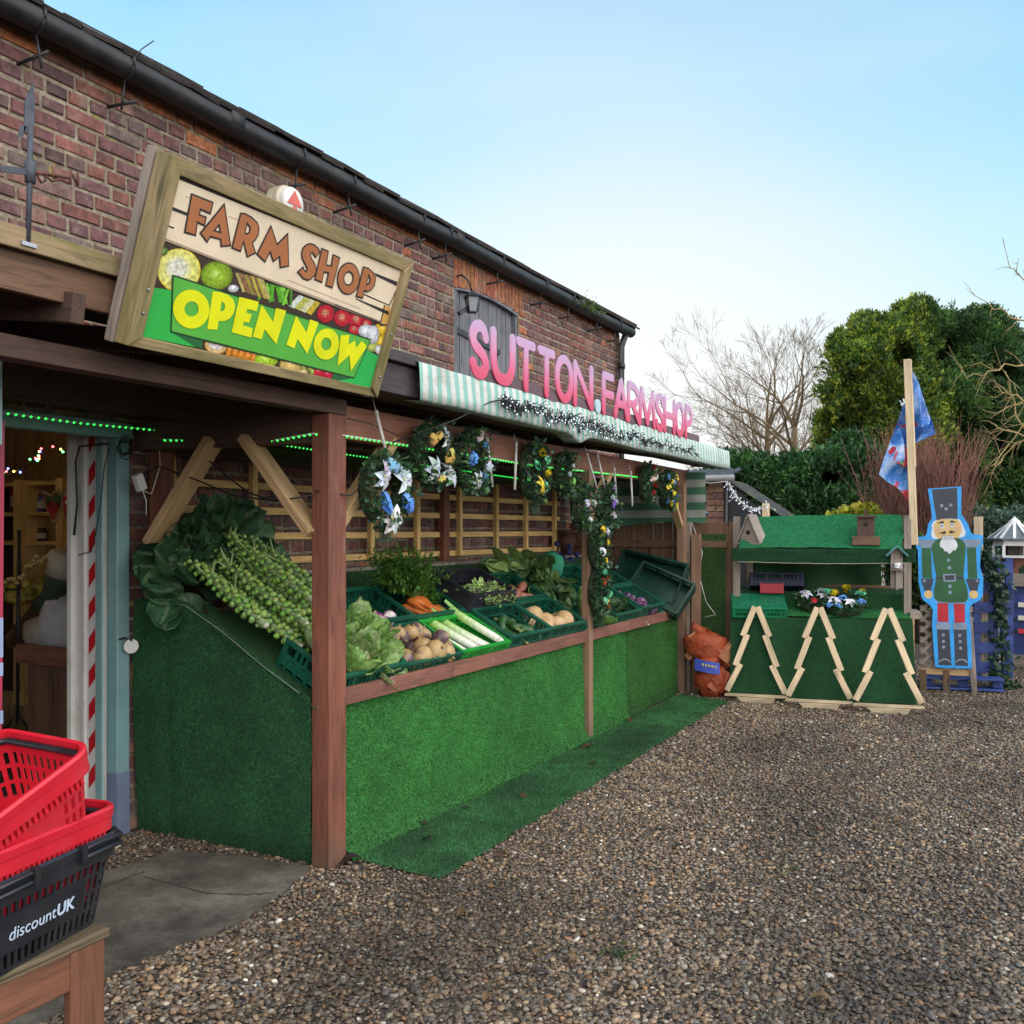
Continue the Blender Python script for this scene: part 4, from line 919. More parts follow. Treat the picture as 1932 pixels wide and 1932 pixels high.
crate('g',SLM(7.60,.215),'dark green crate holding curly green cabbage',h_=.165)
crate('g',SLM(8.2,.215,.02),'dark green crate holding two red cabbages',h_=.165)
crate('g',SLM(8.78,.2,-.0),'low dark green crate with onion scraps at the far end',h_=.1)
crate('g',SLM(4.52,.635,.0),'dark green crate holding purple and white turnips',h_=.165)
crate('g',SLM(5.12,.635,.01),'dark green crate under the bunched carrots',h_=.15)
crate('b',SLM(5.72,.61,.055,0,-.05),'deep black crate of purple sprouting broccoli',h_=.21)
crate('g',SLM(6.34,.635,.02),'dark green crate holding sweet potatoes',h_=.165)
crate('g',SLM(6.96,.635,.0),'dark green crate under the pointed cabbages',h_=.15)
crate('g',SLM(7.58,.66,.03),'dark green crate behind the hanging garland',h_=.165)
crate('g',SLM(8.2,.64,.02),'dark green crate behind the red cabbages, empty',h_=.165)
# two big empty trays leaning at the far end
def leaning(c,size,rot,lab):
    M=Matrix.Translation(c)@rot; t_=thing('produce_crate',lab,'crate',group='produce crates on the stall',M=M); b=crate_mesh(*size,MT['crate']); b.build('body',MT['crated'],t_,world=False,bevel=.0015)
q=P(1228,1098,y=8.98); leaning(q,(.68,.44,.14),(Matrix.Rotation(rad(12),4,'Y')@Matrix.Rotation(rad(62),4,'X')),'big dark green tray leaning upright against the fence')
q=P(1245,1122,y=8.8); leaning(q,(.56,.38,.14),(Matrix.Rotation(rad(22),4,'Y')@Matrix.Rotation(rad(50),4,'X')),'dark green tray leaning on the big tray by the far post')
# ---------------------------------------------------------------- produce
def pcopy(proto,M,label,group): return dup(proto,M,label,group)
def one(name,cat,label,group,build):
    t_=thing(name,label,cat,group=group); build(t_); return t_
PROTO=[]
def scatter(name,cat,label,group,variants,places):
    for i,M in enumerate(places):
        k=i%len(variants)
        if k not in scatter.c.setdefault(name+label,{}):
            b=variants[k](); o=b.build(name,MT['veg'],None); tag(o,label,cat,group); o.matrix_basis=M; scatter.c[name+label][k]=o
        else: dup(scatter.c[name+label][k],M,label,group)
scatter.c={}
def rt(s=1): return Euler((random.uniform(-s,s)*PI,random.uniform(-s,s)*PI,random.uniform(-PI,PI))).to_matrix().to_4x4()
def colball(r,cols,n=3,amp=.05,fr=1.5,fn=None):
    def f():
        b=MB(); b.ball((0,0,0),r,n,amp=amp,fr=fr,fn=fn)
        nz=V((random.uniform(-50,50),1,2))
        for i,q in enumerate(b.f):
            c_=sum((V(b.v[k]) for k in q),V())/len(q); b.c[i]=cols(c_,noise.noise(c_*38+nz))
        return b
    return f
def lerpc(a,c_,t): t=min(1,max(0,t)); return tuple(x+(y-x)*t for x,y in zip(a,c_))
def swede(r):
    def col(c_,nz): return lerpc((.42,.28,.12),(.10,.055,.075),(c_.z/r+.15+nz*.55)*1.3)
    def f():
        b=colball((r,r,r*.92),col,3,.07,1.6)(); b.tube([(0,0,r*.85),(0,.004,r*1.02),(.003,0,r*1.1)],[.016,.013,.009],7,(.13,.11,.05)); b.tube([(0,0,-r*.85),(.01,0,-r*1.25)],[.012,.002],5,(.3,.2,.1)); return b
    return f
pl=[]
for i in range(26):
    y=4.31+.48*random.random(); u=.06+.31*random.random(); lay=.05+(.06 if i>14 else 0); pl.append(SLM(y,u,lay)@rt())
for y,u,h in ((4.62,.08,.135),(4.76,.09,.13),(4.74,.15,.17),(4.5,.08,.12),(4.4,.3,.13),(4.5,.31,.14),(4.62,.3,.14),(4.68,.31,.13)): pl.append(SLM(y,u,h)@rt())
scatter('swede','swede','muddy purple and tan swede in the dark green crate before the turnips','swedes in the crate',[swede(.052),swede(.06),swede(.066),swede(.048)],pl)
def turnip(r):
    def col(c_,nz): return lerpc((.68,.62,.56),(.30,.055,.22),(c_.z/r-.05+nz*.2)*4)
    def f():
        b=colball((r,r,r*.85),col,3,.03)(); b.tube([(0,0,r*.8),(0,0,r*.95)],[.012,.010],8,(.45,.4,.15)); b.tube([(0,0,-r*.8),(.004,0,-r*1.15)],[.007,.001],5,(.6,.5,.45)); return b
    return f
pl=[SLM(4.44+.34*random.random(),.455+.11*random.random(),.055+.055*(i>7))@rt(.6) for i in range(14)]
scatter('turnip','turnip','white and purple turnip in the crate above the swedes','turnips in the crate',[turnip(.046),turnip(.042),turnip(.05)],pl)
def sweetp(r,L):
    return colball((L,r,r),lambda c_,nz:lerpc((.40,.155,.085),(.30,.11,.08),.5+nz),3,.16,1.3)
pl=[SLM(6.2+.3*random.random(),.47+.16*random.random(),.07+.05*(i%3))@Euler((0,0,random.uniform(-.6,.8))).to_matrix().to_4x4() for i in range(9)]
scatter('sweet_potato','sweet potato','rusty orange sweet potato in the crate behind the squash','sweet potatoes in the crate',[sweetp(.042,.1),sweetp(.05,.085),sweetp(.038,.11)],pl)
def courg(L):
    def f():
        b=MB(); n=9; pts=[(L*(k/(n-1)-.5),.012*math.sin(k*.6),0) for k in range(n)]; rr=[.012,.024,.027,.028,.028,.028,.028,.025,.006]
        b.tube(pts,rr,10,(.028,.085,.022)); b.tube([(-L/2-.028,0,0),(-L/2,0,0)],[.012,.011],7,(.16,.2,.06)); return b
    return f
pl=[]
for i in range(15):
    pl.append(SLM(5.58+.35*random.random(),.09+.20*random.random(),.06+.04*(i%3))@Euler((0,random.uniform(-.35,.35),random.uniform(-.9,2.2))).to_matrix().to_4x4())
scatter('courgette','courgette','dark green courgette in the crate beside the leeks','courgettes in the crate',[courg(.2),courg(.23),courg(.17)],pl)
def squash():
    b=MB(); n=12; L=.29; rr=[.02,.05,.062,.06,.055,.053,.056,.068,.08,.078,.056,.014]; b.tube([(L*(k/(n-1)-.5),.006*math.sin(k),0) for k in range(n)],rr,14,(.52,.34,.17)); b.tube([(-L/2-.02,0,0),(-L/2+.004,0,0)],[.011,.016],6,(.25,.2,.1)); return b
pl=[SLM(y,u,h)@Euler((0,0,r)).to_matrix().to_4x4() for y,u,h,r in ((6.45,.13,.115,.12),(6.2,.20,.11,1.2),(6.24,.15,.09,.5),(6.3,.14,.06,.2),(6.5,.22,.06,-.2),(6.2,.28,.07,.4))]
scatter('butternut_squash','squash','buff butternut squash in the dark green crate left of the middle post','butternut squash in the crate',[squash],pl)
def onion(): return colball((.03,.03,.027),lambda c_,nz:lerpc((.45,.22,.07),(.5,.35,.18),.5+nz),2,.04)()
scatter('onion','onion','small brown onion left in the low far crate','loose onions',[onion],[SLM(8.72,.1,.035),SLM(8.66,.14,.035),SLM(8.78,.08,.035)])
def leek():
    b=MB(); n=12; L=.41
    for k in range(n-1):
        t0=k/(n-1); c_=lerpc((.68,.7,.6),(.36,.56,.15),(t0-.25)*2.2); c_=lerpc(c_,(.16,.36,.07),(t0-.7)*3.5)
        r0=.024+.004*t0; b.tube([(0,L*t0-L/2,0),(0,L*(k+1)/(n-1)-L/2,0)],[r0,.024+.004*(k+1)/(n-1)],12,c_,caps=(k in (0,n-2)))
    for s in (-1,1):
        b.grid(lambda u,v:V((s*.010+(v-.5)*.05*(1-.15*u),L/2-.06+u*.11,.012*s+.014*math.sin(v*PI)+s*u*.018)),5,5,(.2,.42,.09))
    for k in range(6): b.tube([(0,-L/2,0),(random.gauss(0,.012),-L/2-.012,random.gauss(0,.012))],[.004,.001],4,(.6,.55,.42))
    return b
pl=[SLM(y,u+.045,h)@Euler((rx,0,r)).to_matrix().to_4x4() for y,u,h,r,rx in ((4.98,.23,.07,.30,.03),(5.06,.22,.10,.36,.06),(5.0,.2,.04,.2,0),(5.14,.2,.06,.26,.0),(5.2,.21,.09,.28,.04),(5.28,.2,.05,.2,0),(5.36,.23,.125,.42,.10),(5.33,.2,.05,.3,0),(5.1,.2,.05,.3,0))]
scatter('leek','leek','white and green leek lying in the bright green crate','leeks in the bright green crate',[leek],pl)
# carrots: two bunches, each carrot and its top
def carrot():
    b=MB(); n=8; b.tube([(0,-.17*k/(n-1),.004*math.sin(k)) for k in range(n)],[.016,.022,.021,.019,.016,.012,.008,.002],10,(.56,.145,.03)); return b
def ferns(name,parent_label,c,spread,n,hgt):
    vv=[];ff=[];cc=[]
    for s in range(n):
        d=V((random.gauss(-.3,.3)*spread[0],random.gauss(-.1,.42)*spread[1],random.uniform(.35,1)))*hgt; base=c+V((random.gauss(0,.015),random.gauss(0,.03),0)); tip=base+d; sd=d.cross(V((1,.3,.2))).normalized()
        k=len(vv); vv+=[base-sd*.002,base+sd*.002,tip]; ff.append((k,k+1,k+2)); cc.append((.12,.22,.03))
        for j in range(34):
            t0=random.uniform(.3,1); p=base+d*t0+V((0,0,-.02*t0*t0)); w_=V((random.gauss(0,1),random.gauss(0,1),random.gauss(0,1))).normalized(); L=random.uniform(.015,.04)*(1.35-t0*.6); u=w_.cross(V((0,.4,1))).normalized()
            k=len(vv); m=p+w_*L*.5; vv+=[p,m+u*L*.22,p+w_*L,m-u*L*.22]; ff+=[(k,k+1,k+2),(k,k+2,k+3)]; g=random.uniform(.55,1.5); cc+=[(.075*g,.19*g,.028*g)]*2
    return vv,ff,cc
CB=None
for i,(y,u,h,n,k) in enumerate(((5.0,.52,.17,11,1.0),(5.2,.5,.1,9,.6))):
    c_=SLP(y,u+.08,h+.03); t_=thing('carrot_bunch',('big bunch of orange carrots with tall feathery green tops','smaller bunch of carrots lying right of the tall bunch')[i],'carrots',c_)
    for j in range(n):
        M=SLM(y-.1+.2*j/n,u+.1+random.gauss(0,.01),h-.04+.045*(j%2),random.uniform(-.3,.35),-.15); b=carrot(); b.v=[tuple(M@V(q)) for q in b.v]; b.build('carrot',MT['veg'],t_)
    vv,ff,cc=ferns('',0,c_+V((-.02,-.0,0)),(1,1.0 if i==0 else .6),(210,80)[i],(.36,.17)[i]); bulk('leafy_top',vv,ff,MT['leaf'],t_,cc)
# leafy vegetables
def leaf(b,M,L,Wd,cup,ruf,col,vein=(.3,.38,.18),seed=0,nu=7,nv=7,round_=.75):
    o=len(b.f); sd=random.uniform(0,90)
    def fn(u,v):
        s=(v-.5)*2; w_=Wd*.5*math.sqrt(max(0,1-(2*(u**round_*.97+.03)-1)**2))
        z=cup*(s*s*w_*1.2)+cup*L*.8*(u*u)+ruf*noise.noise(V((u*5+sd,v*5,1)))*(.3+abs(s))
        return M@V((s*w_,u*L,z+ (.004 if abs(s)<.1 else 0)))
    b.grid(fn,nu,nv,col)
    for i in range(nu):
        for j in range(nv):
            k=random.uniform(.82,1.18); c_=tuple(q*k for q in col)
            if abs((j+.5)/nv-.5)<.07: c_=lerpc(c_,vein,.5)
            b.c[o+i*nv+j]=c_
def headM(phi,tilt,r): return Matrix.Rotation(phi,4,'Z')@Matrix.Translation((0,r,0))@Matrix.Rotation(tilt,4,'X')
def cauliflower():
    b=MB(); b.ball((0,0,.05),(.075,.075,.055),3,col=(.62,.56,.36),amp=.16,fr=4)
    for k in range(26):
        a=random.uniform(0,2*PI); r=random.uniform(0,.06); b.ball((r*math.cos(a),r*math.sin(a),.09-r*r*6),random.uniform(.012,.022),1,col=(.66,.6,.42),amp=.25)
    for k in range(15):
        ph=k*2*PI/7.5+random.gauss(0,.2); out=k>=7; leaf(b,headM(ph,random.uniform(.75,1.05) if not out else random.uniform(.35,.7),.06),.17 if not out else .21,.14 if not out else .17,.32,.03,random.choice([(.27,.45,.12),(.34,.52,.18),(.2,.38,.09),(.42,.56,.26)]),(.62,.68,.45))
    return b
def lay(name,cat,label,grp,fnb,M,s=1,mat='leaf'):
    o=fnb().build(name,MT[mat],None); tag(o,label,cat,grp); o.matrix_basis=M@Matrix.Scale(s,4); return o
for i,(y,u,h,rx,ry,s) in enumerate(((4.10,.16,.12,.9,-.1,1.15),(3.98,.14,.12,.7,.3,1.0),(4.12,.24,.15,.7,.1,1.05),(3.98,.27,.17,.5,.2,1.1),(4.08,.35,.19,.5,.3,1.0),(3.85,.12,.10,.6,.2,1.0),(3.8,.3,.12,.3,0,1.0))):
    lay('cauliflower','cauliflower','leafy cauliflower in the near crate right of the thick post','cauliflowers in the near crate',cauliflower,SLM(y,u,h)@Euler((rx,ry,random.uniform(0,6))).to_matrix().to_4x4(),s*.72)
def pointed():
    b=MB(); b.ball((0,.09,0),(.05,.11,.05),2,col=(.28,.38,.1),amp=.1)
    for k in range(9): 
        ph=k*2.4; M=Matrix.Rotation(ph,4,'Y')@Matrix.Translation((0,-.02,.03))@Matrix.Rotation(random.uniform(.0,.22)+(.35 if k>5 else 0),4,'X')
        leaf(b,M,random.uniform(.2,.27),.15,-.18 if k<6 else .1,.022,random.choice([(.17,.29,.08),(.11,.22,.07),(.24,.35,.1),(.08,.17,.06)]),(.38,.45,.22))
    return b
for i,(y,u,h,r,rx) in enumerate(((6.62,.9,.17,1.3,.1),(6.75,.62,.17,2.6,-.1),(6.95,.75,.2,2.2,0),(7.1,.6,.17,2.9,-.1),(7.2,.8,.2,2.0,0),(6.8,.85,.2,1.2,.1),(6.98,.55,.12,3.0,-.2),(7.05,.92,.2,2.0,0))):
    lay('pointed_cabbage','cabbage','pointed green cabbage heaped behind the squash','pointed cabbages in the back row',pointed,SLM(y,u,h)@Euler((rx,0,r)).to_matrix().to_4x4(),1.0)
def loose():
    b=MB()
    for k in range(9): leaf(b,rt(.25)@Matrix.Translation((0,-.06,0)),random.uniform(.13,.2),.13,.25,.03,random.choice([(.06,.13,.05),(.09,.19,.06),(.04,.10,.045)]),(.2,.28,.12))
    return b
lay('spring_greens','greens','dark spring greens tumbling below the pointed cabbages',None,loose,SLM(6.9,.45,.14),1.1)
lay('curly_cabbage','cabbage','crinkled green cabbage left of the red cabbages, nearer leaf heap','curly cabbages',loose,SLM(7.5,.2,.1),1.15); lay('curly_cabbage','cabbage','crinkled green cabbage left of the red cabbages, farther leaf heap','curly cabbages',loose,SLM(7.7,.22,.12),1.15)
lay('savoy_cabbage','cabbage','pale savoy cabbage at the foot of the hanging garland',None,cauliflower,SLM(6.92,.13,.1)@Euler((.3,0,1)).to_matrix().to_4x4(),1.0)
def redcab():
    b=MB(); b.ball((0,0,0),.075,3,col=(.10,.02,.085),amp=.04)
    for k in range(6): leaf(b,headM(k*1.05,1.35,.06)@Matrix.Translation((0,-.04,0)),.13,.13,-.5,.006,random.choice([(.12,.025,.10),(.2,.09,.2),(.08,.02,.09)]),(.45,.35,.45))
    return b
lay('red_cabbage','cabbage','purple red cabbage in the far crate, left one','red cabbages',redcab,SLM(8.05,.22,.1),.95); lay('red_cabbage','cabbage','purple red cabbage in the far crate, right one','red cabbages',redcab,SLM(8.22,.12,.09),.95)
def brocc():
    b=MB()
    for k in range(4):
        p=V((random.gauss(0,.01),k*.018,0)); b.tube([p+V((0,-.1,0)),p+V((0,0,.02))],[.009,.007],6,(.34,.5,.14))
    for k in range(40): b.ball((random.gauss(0,.022),.04+random.gauss(0,.02),.02+random.gauss(0,.012)),random.uniform(.006,.011),1,col=random.choice([(.10,.16,.05),(.09,.06,.08),(.2,.3,.08),(.13,.2,.06)]))
    for k in range(6): leaf(b,rt(.2),.09,.04,.2,.01,(.28,.42,.12))
    return b
for i in range(12):
    y=5.5+.42*(i%6)/5+random.gauss(0,.02); u=.47+.11*(i//6)+random.gauss(0,.02)
    o=lay('sprouting_broccoli','broccoli','purple sprouting broccoli spear in the black crate','broccoli spears in the black crate',brocc,SLM(y,u,.2)@Euler((.2,random.gauss(0,.3),random.uniform(1.9,4.3))).to_matrix().to_4x4(),1.15,'veg')
b=MB(); q=SLP(7.35,.85,.2); b.ball(q,(.11,.13,.13),3,col=(.015,.22,.12),amp=.25,fr=2.5); tag(b.build('net_sack',MT['matte']),'teal green net sack behind the middle post','sack')
b=MB(); q=P(1068,1053,x=-3.9)
for k in range(16): b.ball(q+V((random.gauss(0,.05),random.gauss(0,.07),random.gauss(0,.05))),.03,1,col=(.02,.025,.16))
tag(b.build('blue_bow',MT['matte']),'dark blue ribbon bow on the ledge left of the middle post','bow')
jr=P(1070,1010,x=-3.98); b=MB(); b.lathe([(0,0),(.06,0),(.085,.15),(.09,.22),(.1,.22),(.1,.25),(.0,.25)],Matrix.Translation((jr.x,jr.y,1.35)),18,(.1,.045,.03)); tag(b.build('flower_pot',MT['matte']),'dark brown flower pot on the ledge at the end of the trellis','pot')
# brussels sprout stalks
def sprout_leaf(b,M,s): leaf(b,M,.23*s,.23*s,random.uniform(.35,.75),.045*s,random.choice([(.06,.15,.065),(.045,.125,.06),(.08,.185,.08),(.10,.21,.09)]),(.26,.38,.2),nu=8,nv=9,round_=.8)
sprm=[]
for k in range(5):
    b=MB(); b.ball((0,0,0),(1,.96,.9+.1*(k%2)),2,col=((.18,.34,.06),(.23,.40,.075),(.14,.28,.055),(.29,.43,.11),(.2,.34,.1))[k],amp=.2,fr=2.0)
    for i,f_ in enumerate(b.f):
        b.c[i]=tuple(min(1,q*random.choice([.75,1,1,1.15,1.5])) for q in b.c[i])
    o=b.build('sprout',MT['veg'],None); sprm.append(o.data); bpy.data.objects.remove(o)
stalks=[(3.66,1.0,.15,-.10,.80),(3.72,.84,.13,-.06,.88),(3.82,.82,.12,-.04,.90),(3.92,.80,.12,.0,.90),(4.03,.80,.12,.0,.88),(4.14,.82,.12,.03,.84),(4.25,.84,.12,.05,.78),(3.78,.90,.21,-.02,.84),(3.90,.88,.22,.0,.86),(4.02,.88,.22,.04,.84),(4.14,.90,.21,.06,.78),(3.87,.95,.30,.02,.76),(4.0,.95,.30,.05,.74)]
for i,(y,u,h,yaw,L) in enumerate(stalks):
    M=SLM(y,u,h,yaw,random.uniform(-.03,.03)); lab='brussels sprout stalk with green buttons in the pile by the side panel'
    t_=thing('sprout_stalk',lab,'sprout stalk',group='brussels sprout stalks piled at the near end',M=M)
    b=MB(); b.tube([(0,-L/2,0),(0,L/2,0)],[.02,.013],8,(.2,.28,.12)); b.ball((0,-L/2,0),(.02,.012,.02),1,col=(.5,.5,.35)); b.build('stem',MT['veg'],t_,world=False)
    n=int(L/.0094); 
    for k in range(n):
        yy=-L/2+.04+(L-.14)*k/n; ph=k*2.39996; sz=random.choice([.8,.9,1,1,1.1])*.0158*(1.1-.3*k/n); r=.02+sz*.8
        o=bpy.data.objects.new('sprout',random.choice(sprm)); COL.objects.link(o); o.parent=t_; o.location=(r*math.cos(ph),yy,r*math.sin(ph)); o.scale=(sz,sz,sz); o.rotation_euler=(random.uniform(-1,1),-ph+PI/2,0)
    for k in range(6):
        b=MB(); ph=random.uniform(.2,2.9); yy=L/2-.08-.30*random.random(); d=V((math.cos(ph),.7,math.sin(ph))); q=V((0,yy,0)); b.tube([q,q+d*random.uniform(.07,.105)],[.005,.0035],5,(.34,.46,.18)); b.build('petiole',MT['veg'],t_,world=False)
    nl=11 if i in (1,2,7,8,11,12) else 5
    b=MB()
    for k in range(nl):
        a=random.uniform(-1.3,1.3); M2=Matrix.Translation((0,L/2-.02+random.uniform(-.04,.06),0))@Matrix.Rotation(a,4,'Y')@Matrix.Rotation(random.uniform(.3,1.25),4,'X')@Matrix.Rotation(random.uniform(-1.2,1.2),4,'Z'); sprout_leaf(b,M2,random.uniform(.6,.85))
    b.build('leaf_crown',MT['leaf'],t_,world=False)
b=MB()
def face_leaf(px,py,x,ang,s,tilt=.5):
    p=P(px,py,x=x); nrm=((CAM-p).normalized()+V((random.gauss(0,tilt),random.gauss(0,tilt),random.gauss(.25,tilt)))).normalized(); a=rad(ang); yv=RT*math.cos(a)+V((0,0,math.sin(a))); yv=(yv-nrm*yv.dot(nrm)).normalized(); xv=yv.cross(nrm)
    sprout_leaf(b,Matrix(((xv.x,yv.x,nrm.x,p.x),(xv.y,yv.y,nrm.y,p.y),(xv.z,yv.z,nrm.z,p.z),(0,0,0,1))),s)
for q in ((335,1080,-3.95,170,.95),(330,1060,-3.98,150,.9),(340,1100,-3.93,200,.95),(350,1095,-3.92,250,.9),(330,1110,-3.92,225,.9),(300,1100,-3.96,190,.6),(320,1130,-3.88,265,.75),(345,1120,-3.88,285,.7),(315,1150,-3.86,262,.7),(340,1060,-3.97,110,.8),(300,1070,-3.97,165,.65),(385,1135,-3.75,-15,.5)): face_leaf(*q,.4)
tag(b.build('sprout_greens',MT['leaf']),'drooping dark sprout-top leaves hanging over the near end of the stall','leaves')
# ---------------------------------------------------------------- wreaths
def wreath_foliage(c,ry,rz,n,seed,tail=False,Mx=None,nx=V((1,0,0))):
    rs=random.Random(seed); vv=[];ff=[];cc=[]
    pal=[(.03,.08,.035),(.04,.115,.04),(.06,.16,.04),(.02,.06,.04),(.10,.2,.04)]; w_=[4,4,2,4,.6]
    for i in range(n):
        a=rs.uniform(0,2*PI); k=rs.choice([.62,.72,.8,.9,.97]); 
        p=V((abs(rs.gauss(.035,.03)),ry*k*math.cos(a),rz*k*math.sin(a))); out=V((rs.uniform(-.1,.9),math.cos(a)*rs.uniform(-.3,1),math.sin(a)*rs.uniform(-.3,1)))+V((rs.gauss(0,.4),rs.gauss(0,.5),rs.gauss(0,.5))); out.normalize(); col=rs.choices(pal,w_)[0]; g=rs.uniform(.6,1.4); col=tuple(q*g for q in col)
        if rs.random()<.5:   # ivy / holly leaf
            L=rs.uniform(.025,.05); s=out.cross(V((rs.gauss(0,1),rs.gauss(0,1),rs.gauss(0,1)))).normalized()*L*.38; k=len(vv); up=out.cross(s).normalized()*L*.12
            vv+=[p,p+out*L*.45+s+up,p+out*L,p+out*L*.45-s+up]; ff+=[(k,k+1,k+2),(k,k+2,k+3)]; cc+=[col]*2
        else:                # needles
            for j in range(5):
                d=(out+V((rs.gauss(0,.35),rs.gauss(0,.35),rs.gauss(0,.35)))).normalized(); L=rs.uniform(.03,.055); s=d.cross(V((1,.2,.4))).normalized()*.0016; k=len(vv); vv+=[p-s,p+s,p+d*L]; ff.append((k,k+1,k+2)); cc.append(col)
    if tail:
        for i in range(160):
            p=V((rs.uniform(.01,.04),rs.gauss(0,.03),-rz*rs.uniform(.8,1.25))); d=V((rs.gauss(.2,.3),rs.gauss(0,.5),-1)).normalized(); s=d.cross(V((1,0,0))).normalized()*.002; k=len(vv); vv+=[p-s,p+s,p+d*.06]; ff.append((k,k+1,k+2)); cc.append(tuple(q*rs.uniform(.6,1.3) for q in pal[0]))
    T_=(Mx or Matrix())
    return [c+T_@V(v) for v in vv],ff,cc
FC={'w':(.72,.73,.8),'b':(.10,.28,.66),'lb':(.25,.5,.75),'y':(.75,.56,.02),'g':(.1,.5,.28),'r':(.55,.015,.03),'o':(.72,.12,.02),'s':(.5,.53,.58),'c':(.62,.56,.44),'p':(.2,.06,.42),'gd':(.62,.42,.12),'lg':(.15,.3,.06)}
def flower(t_,kind,ck,p,s,rs,Mx=None):
    col=FC[ck]; b=MB(); F_=(Mx or Matrix())@(Euler((rs.uniform(-.3,.3),rs.uniform(-.3,.3),rs.uniform(-.3,.3))).to_matrix().to_4x4())
    if kind=='lily':
        for k in range(6):
            a=k*PI/3+rs.uniform(-.2,.2)
            def fn(u,v):
                w_=s*.55*math.sin(PI*(u*.9+.08)); r=s*u; zz=.012+s*.35*u-s*.45*u*u
                y=(v-.5)*w_; return p+F_@V((zz+abs(v-.5)*w_*.5,r*math.cos(a)-y*math.sin(a),r*math.sin(a)+y*math.cos(a)))
            b.grid(fn,5,4,tuple(min(.85,q*rs.uniform(.85,1.08)) for q in col))
        b.ball(p+F_@V((.015,0,0)),s*.12,1,col=(.6,.5,.15))
    elif kind=='rose':
        for k in range(9):
            a=k*2.4; r=s*(.12+.07*k*.8)
            def fn(u,v):
                t=a+(u-.5)*1.9; rr=r*(1+.25*v); return p+F_@V((.006+s*.75*v*(1-.05*k),rr*math.cos(t),rr*math.sin(t)))
            b.grid(fn,5,3,tuple(min(.9,q*rs.uniform(.75,1.15)) for q in col))
    elif kind=='puff':
        for k in range(34):
            d=V((abs(rs.gauss(0,1)),rs.gauss(0,1),rs.gauss(0,1))).normalized(); b.ball(p+F_@(d*s*.6),s*.2,1,col=tuple(min(.9,q*rs.uniform(.7,1.2)) for q in col),amp=.3)
    else:                    # folded ribbon loops
        for k in range(4):
            a=rs.uniform(0,6.28); w_=s*.55; ln=s*rs.uniform(.7,1.1)
            def fn(u,v):
                t=u*PI; y=(v-.5)*w_; rr=ln*math.sin(t)*.9+.004; x=.01+ln*.4*(1-math.cos(t)); return p+F_@V((x*.8,rr*math.cos(a)-y*math.sin(a),rr*math.sin(a)+y*math.cos(a)))
            b.grid(fn,7,2,tuple(min(.9,q*rs.uniform(.8,1.2)) for q in col))
    b.build({'lily':'flower','rose':'flower','puff':'flower','bow':'ribbon'}[kind],MT['paint'],t_)
def wreath(px,py,x,ry,rz,label,fl,n=420,seed=1,tail=False,c=None,Mx=None):
    c=c or P(px,py,x=x); t_=thing('wreath',label,'wreath',c,group='flowered christmas wreaths'); rs=random.Random(seed)
    v,f,cl=wreath_foliage(c,ry,rz,n,seed,tail,Mx); bulk('foliage',v,f,MT['leaf'],t_,cl)
    b=MB(); b.tube([c+(Mx or Matrix())@V((.0,ry*.78*math.cos(a),rz*.78*math.sin(a))) for a in np.linspace(0,2*PI,25)],.03,7,(.02,.03,.012)); b.build('ring',MT['bark'],t_)
    for kind,ck,u,w_,s in fl: flower(t_,kind,ck,c+(Mx or Matrix())@V((.05,u*ry,w_*rz)),s,rs,Mx)
    return t_
XW=-2.80
wreath(718,925,XW,.185,.19,'round wreath with white lilies and blue ribbons nearest the thick post',[('lily','w',-.35,.35,.085),('lily','w',.62,.3,.085),('lily','w',.05,-.75,.085),('bow','lb',.05,.72,.06),('bow','b',.75,-.3,.06),('bow','b',-.35,-.4,.065),('puff','r',-.5,-.85,.012)],620,1,True)
wreath(806,858,XW,.17,.18,'wreath with silver poinsettias and gold ribbons',[('bow','gd',-.1,.5,.05),('lily','s',.5,.55,.075),('bow','gd',.75,-.0,.055),('lily','s',-.2,-.45,.085),('bow','gd',.2,-.7,.045),('lily','s',.75,-.6,.08)],560,2)
wreath(881,870,XW,.165,.19,'wreath with bright blue flowers and white bows',[('bow','c',.25,.75,.05),('puff','b',.75,.5,.035),('puff','b',-.25,.05,.06),('bow','w',.9,.0,.055),('puff','b',.6,-.45,.045),('lily','s',.1,-.6,.065),('bow','lg',.6,-.85,.04)],560,3)
wreath(1001,890,XW,.15,.205,'wreath with yellow daffodils and green ribbons',[('rose','y',.25,.6,.05),('bow','g',-.35,.2,.05),('bow','g',.75,.4,.05),('rose','y',.8,.0,.05),('lily','y',.2,-.45,.07),('bow','g',.7,-.5,.035)],520,4,True)
wreath(1062,894,XW,.125,.17,'plain dark wreath with small white roses left of the middle post',[('rose','w',.3,.35,.028),('rose','w',-.2,.0,.03),('bow','lg',0,-.4,.045),('rose','w',.4,-.75,.025)],420,5)
wreath(1094,955,XW,.135,.185,'wreath with fluffy white flowers hanging just left of the middle post',[('puff','w',-.1,.1,.045),('puff','w',.9,.1,.045),('puff','w',.4,-.55,.035),('bow','lg',.1,-.75,.04),('puff','gd',-.3,-.4,.02)],460,6)
wreath(1139,955,XW,.115,.18,'wreath with white roses and a purple ribbon right of the middle post',[('rose','w',.2,.35,.04),('rose','w',.75,.2,.04),('bow','p',.2,.1,.045),('rose','w',.3,-.45,.05),('bow','p',.3,.8,.025)],420,7)
wreath(1124,1030,XW,.125,.185,'wreath with yellow ribbons and white pompoms hung on the middle post',[('bow','y',-.1,.65,.05),('puff','w',.55,.6,.05),('bow','y',.7,.2,.04),('puff','w',-.1,-.25,.05),('bow','y',.15,-.7,.045),('puff','w',.6,-.9,.04)],460,8)
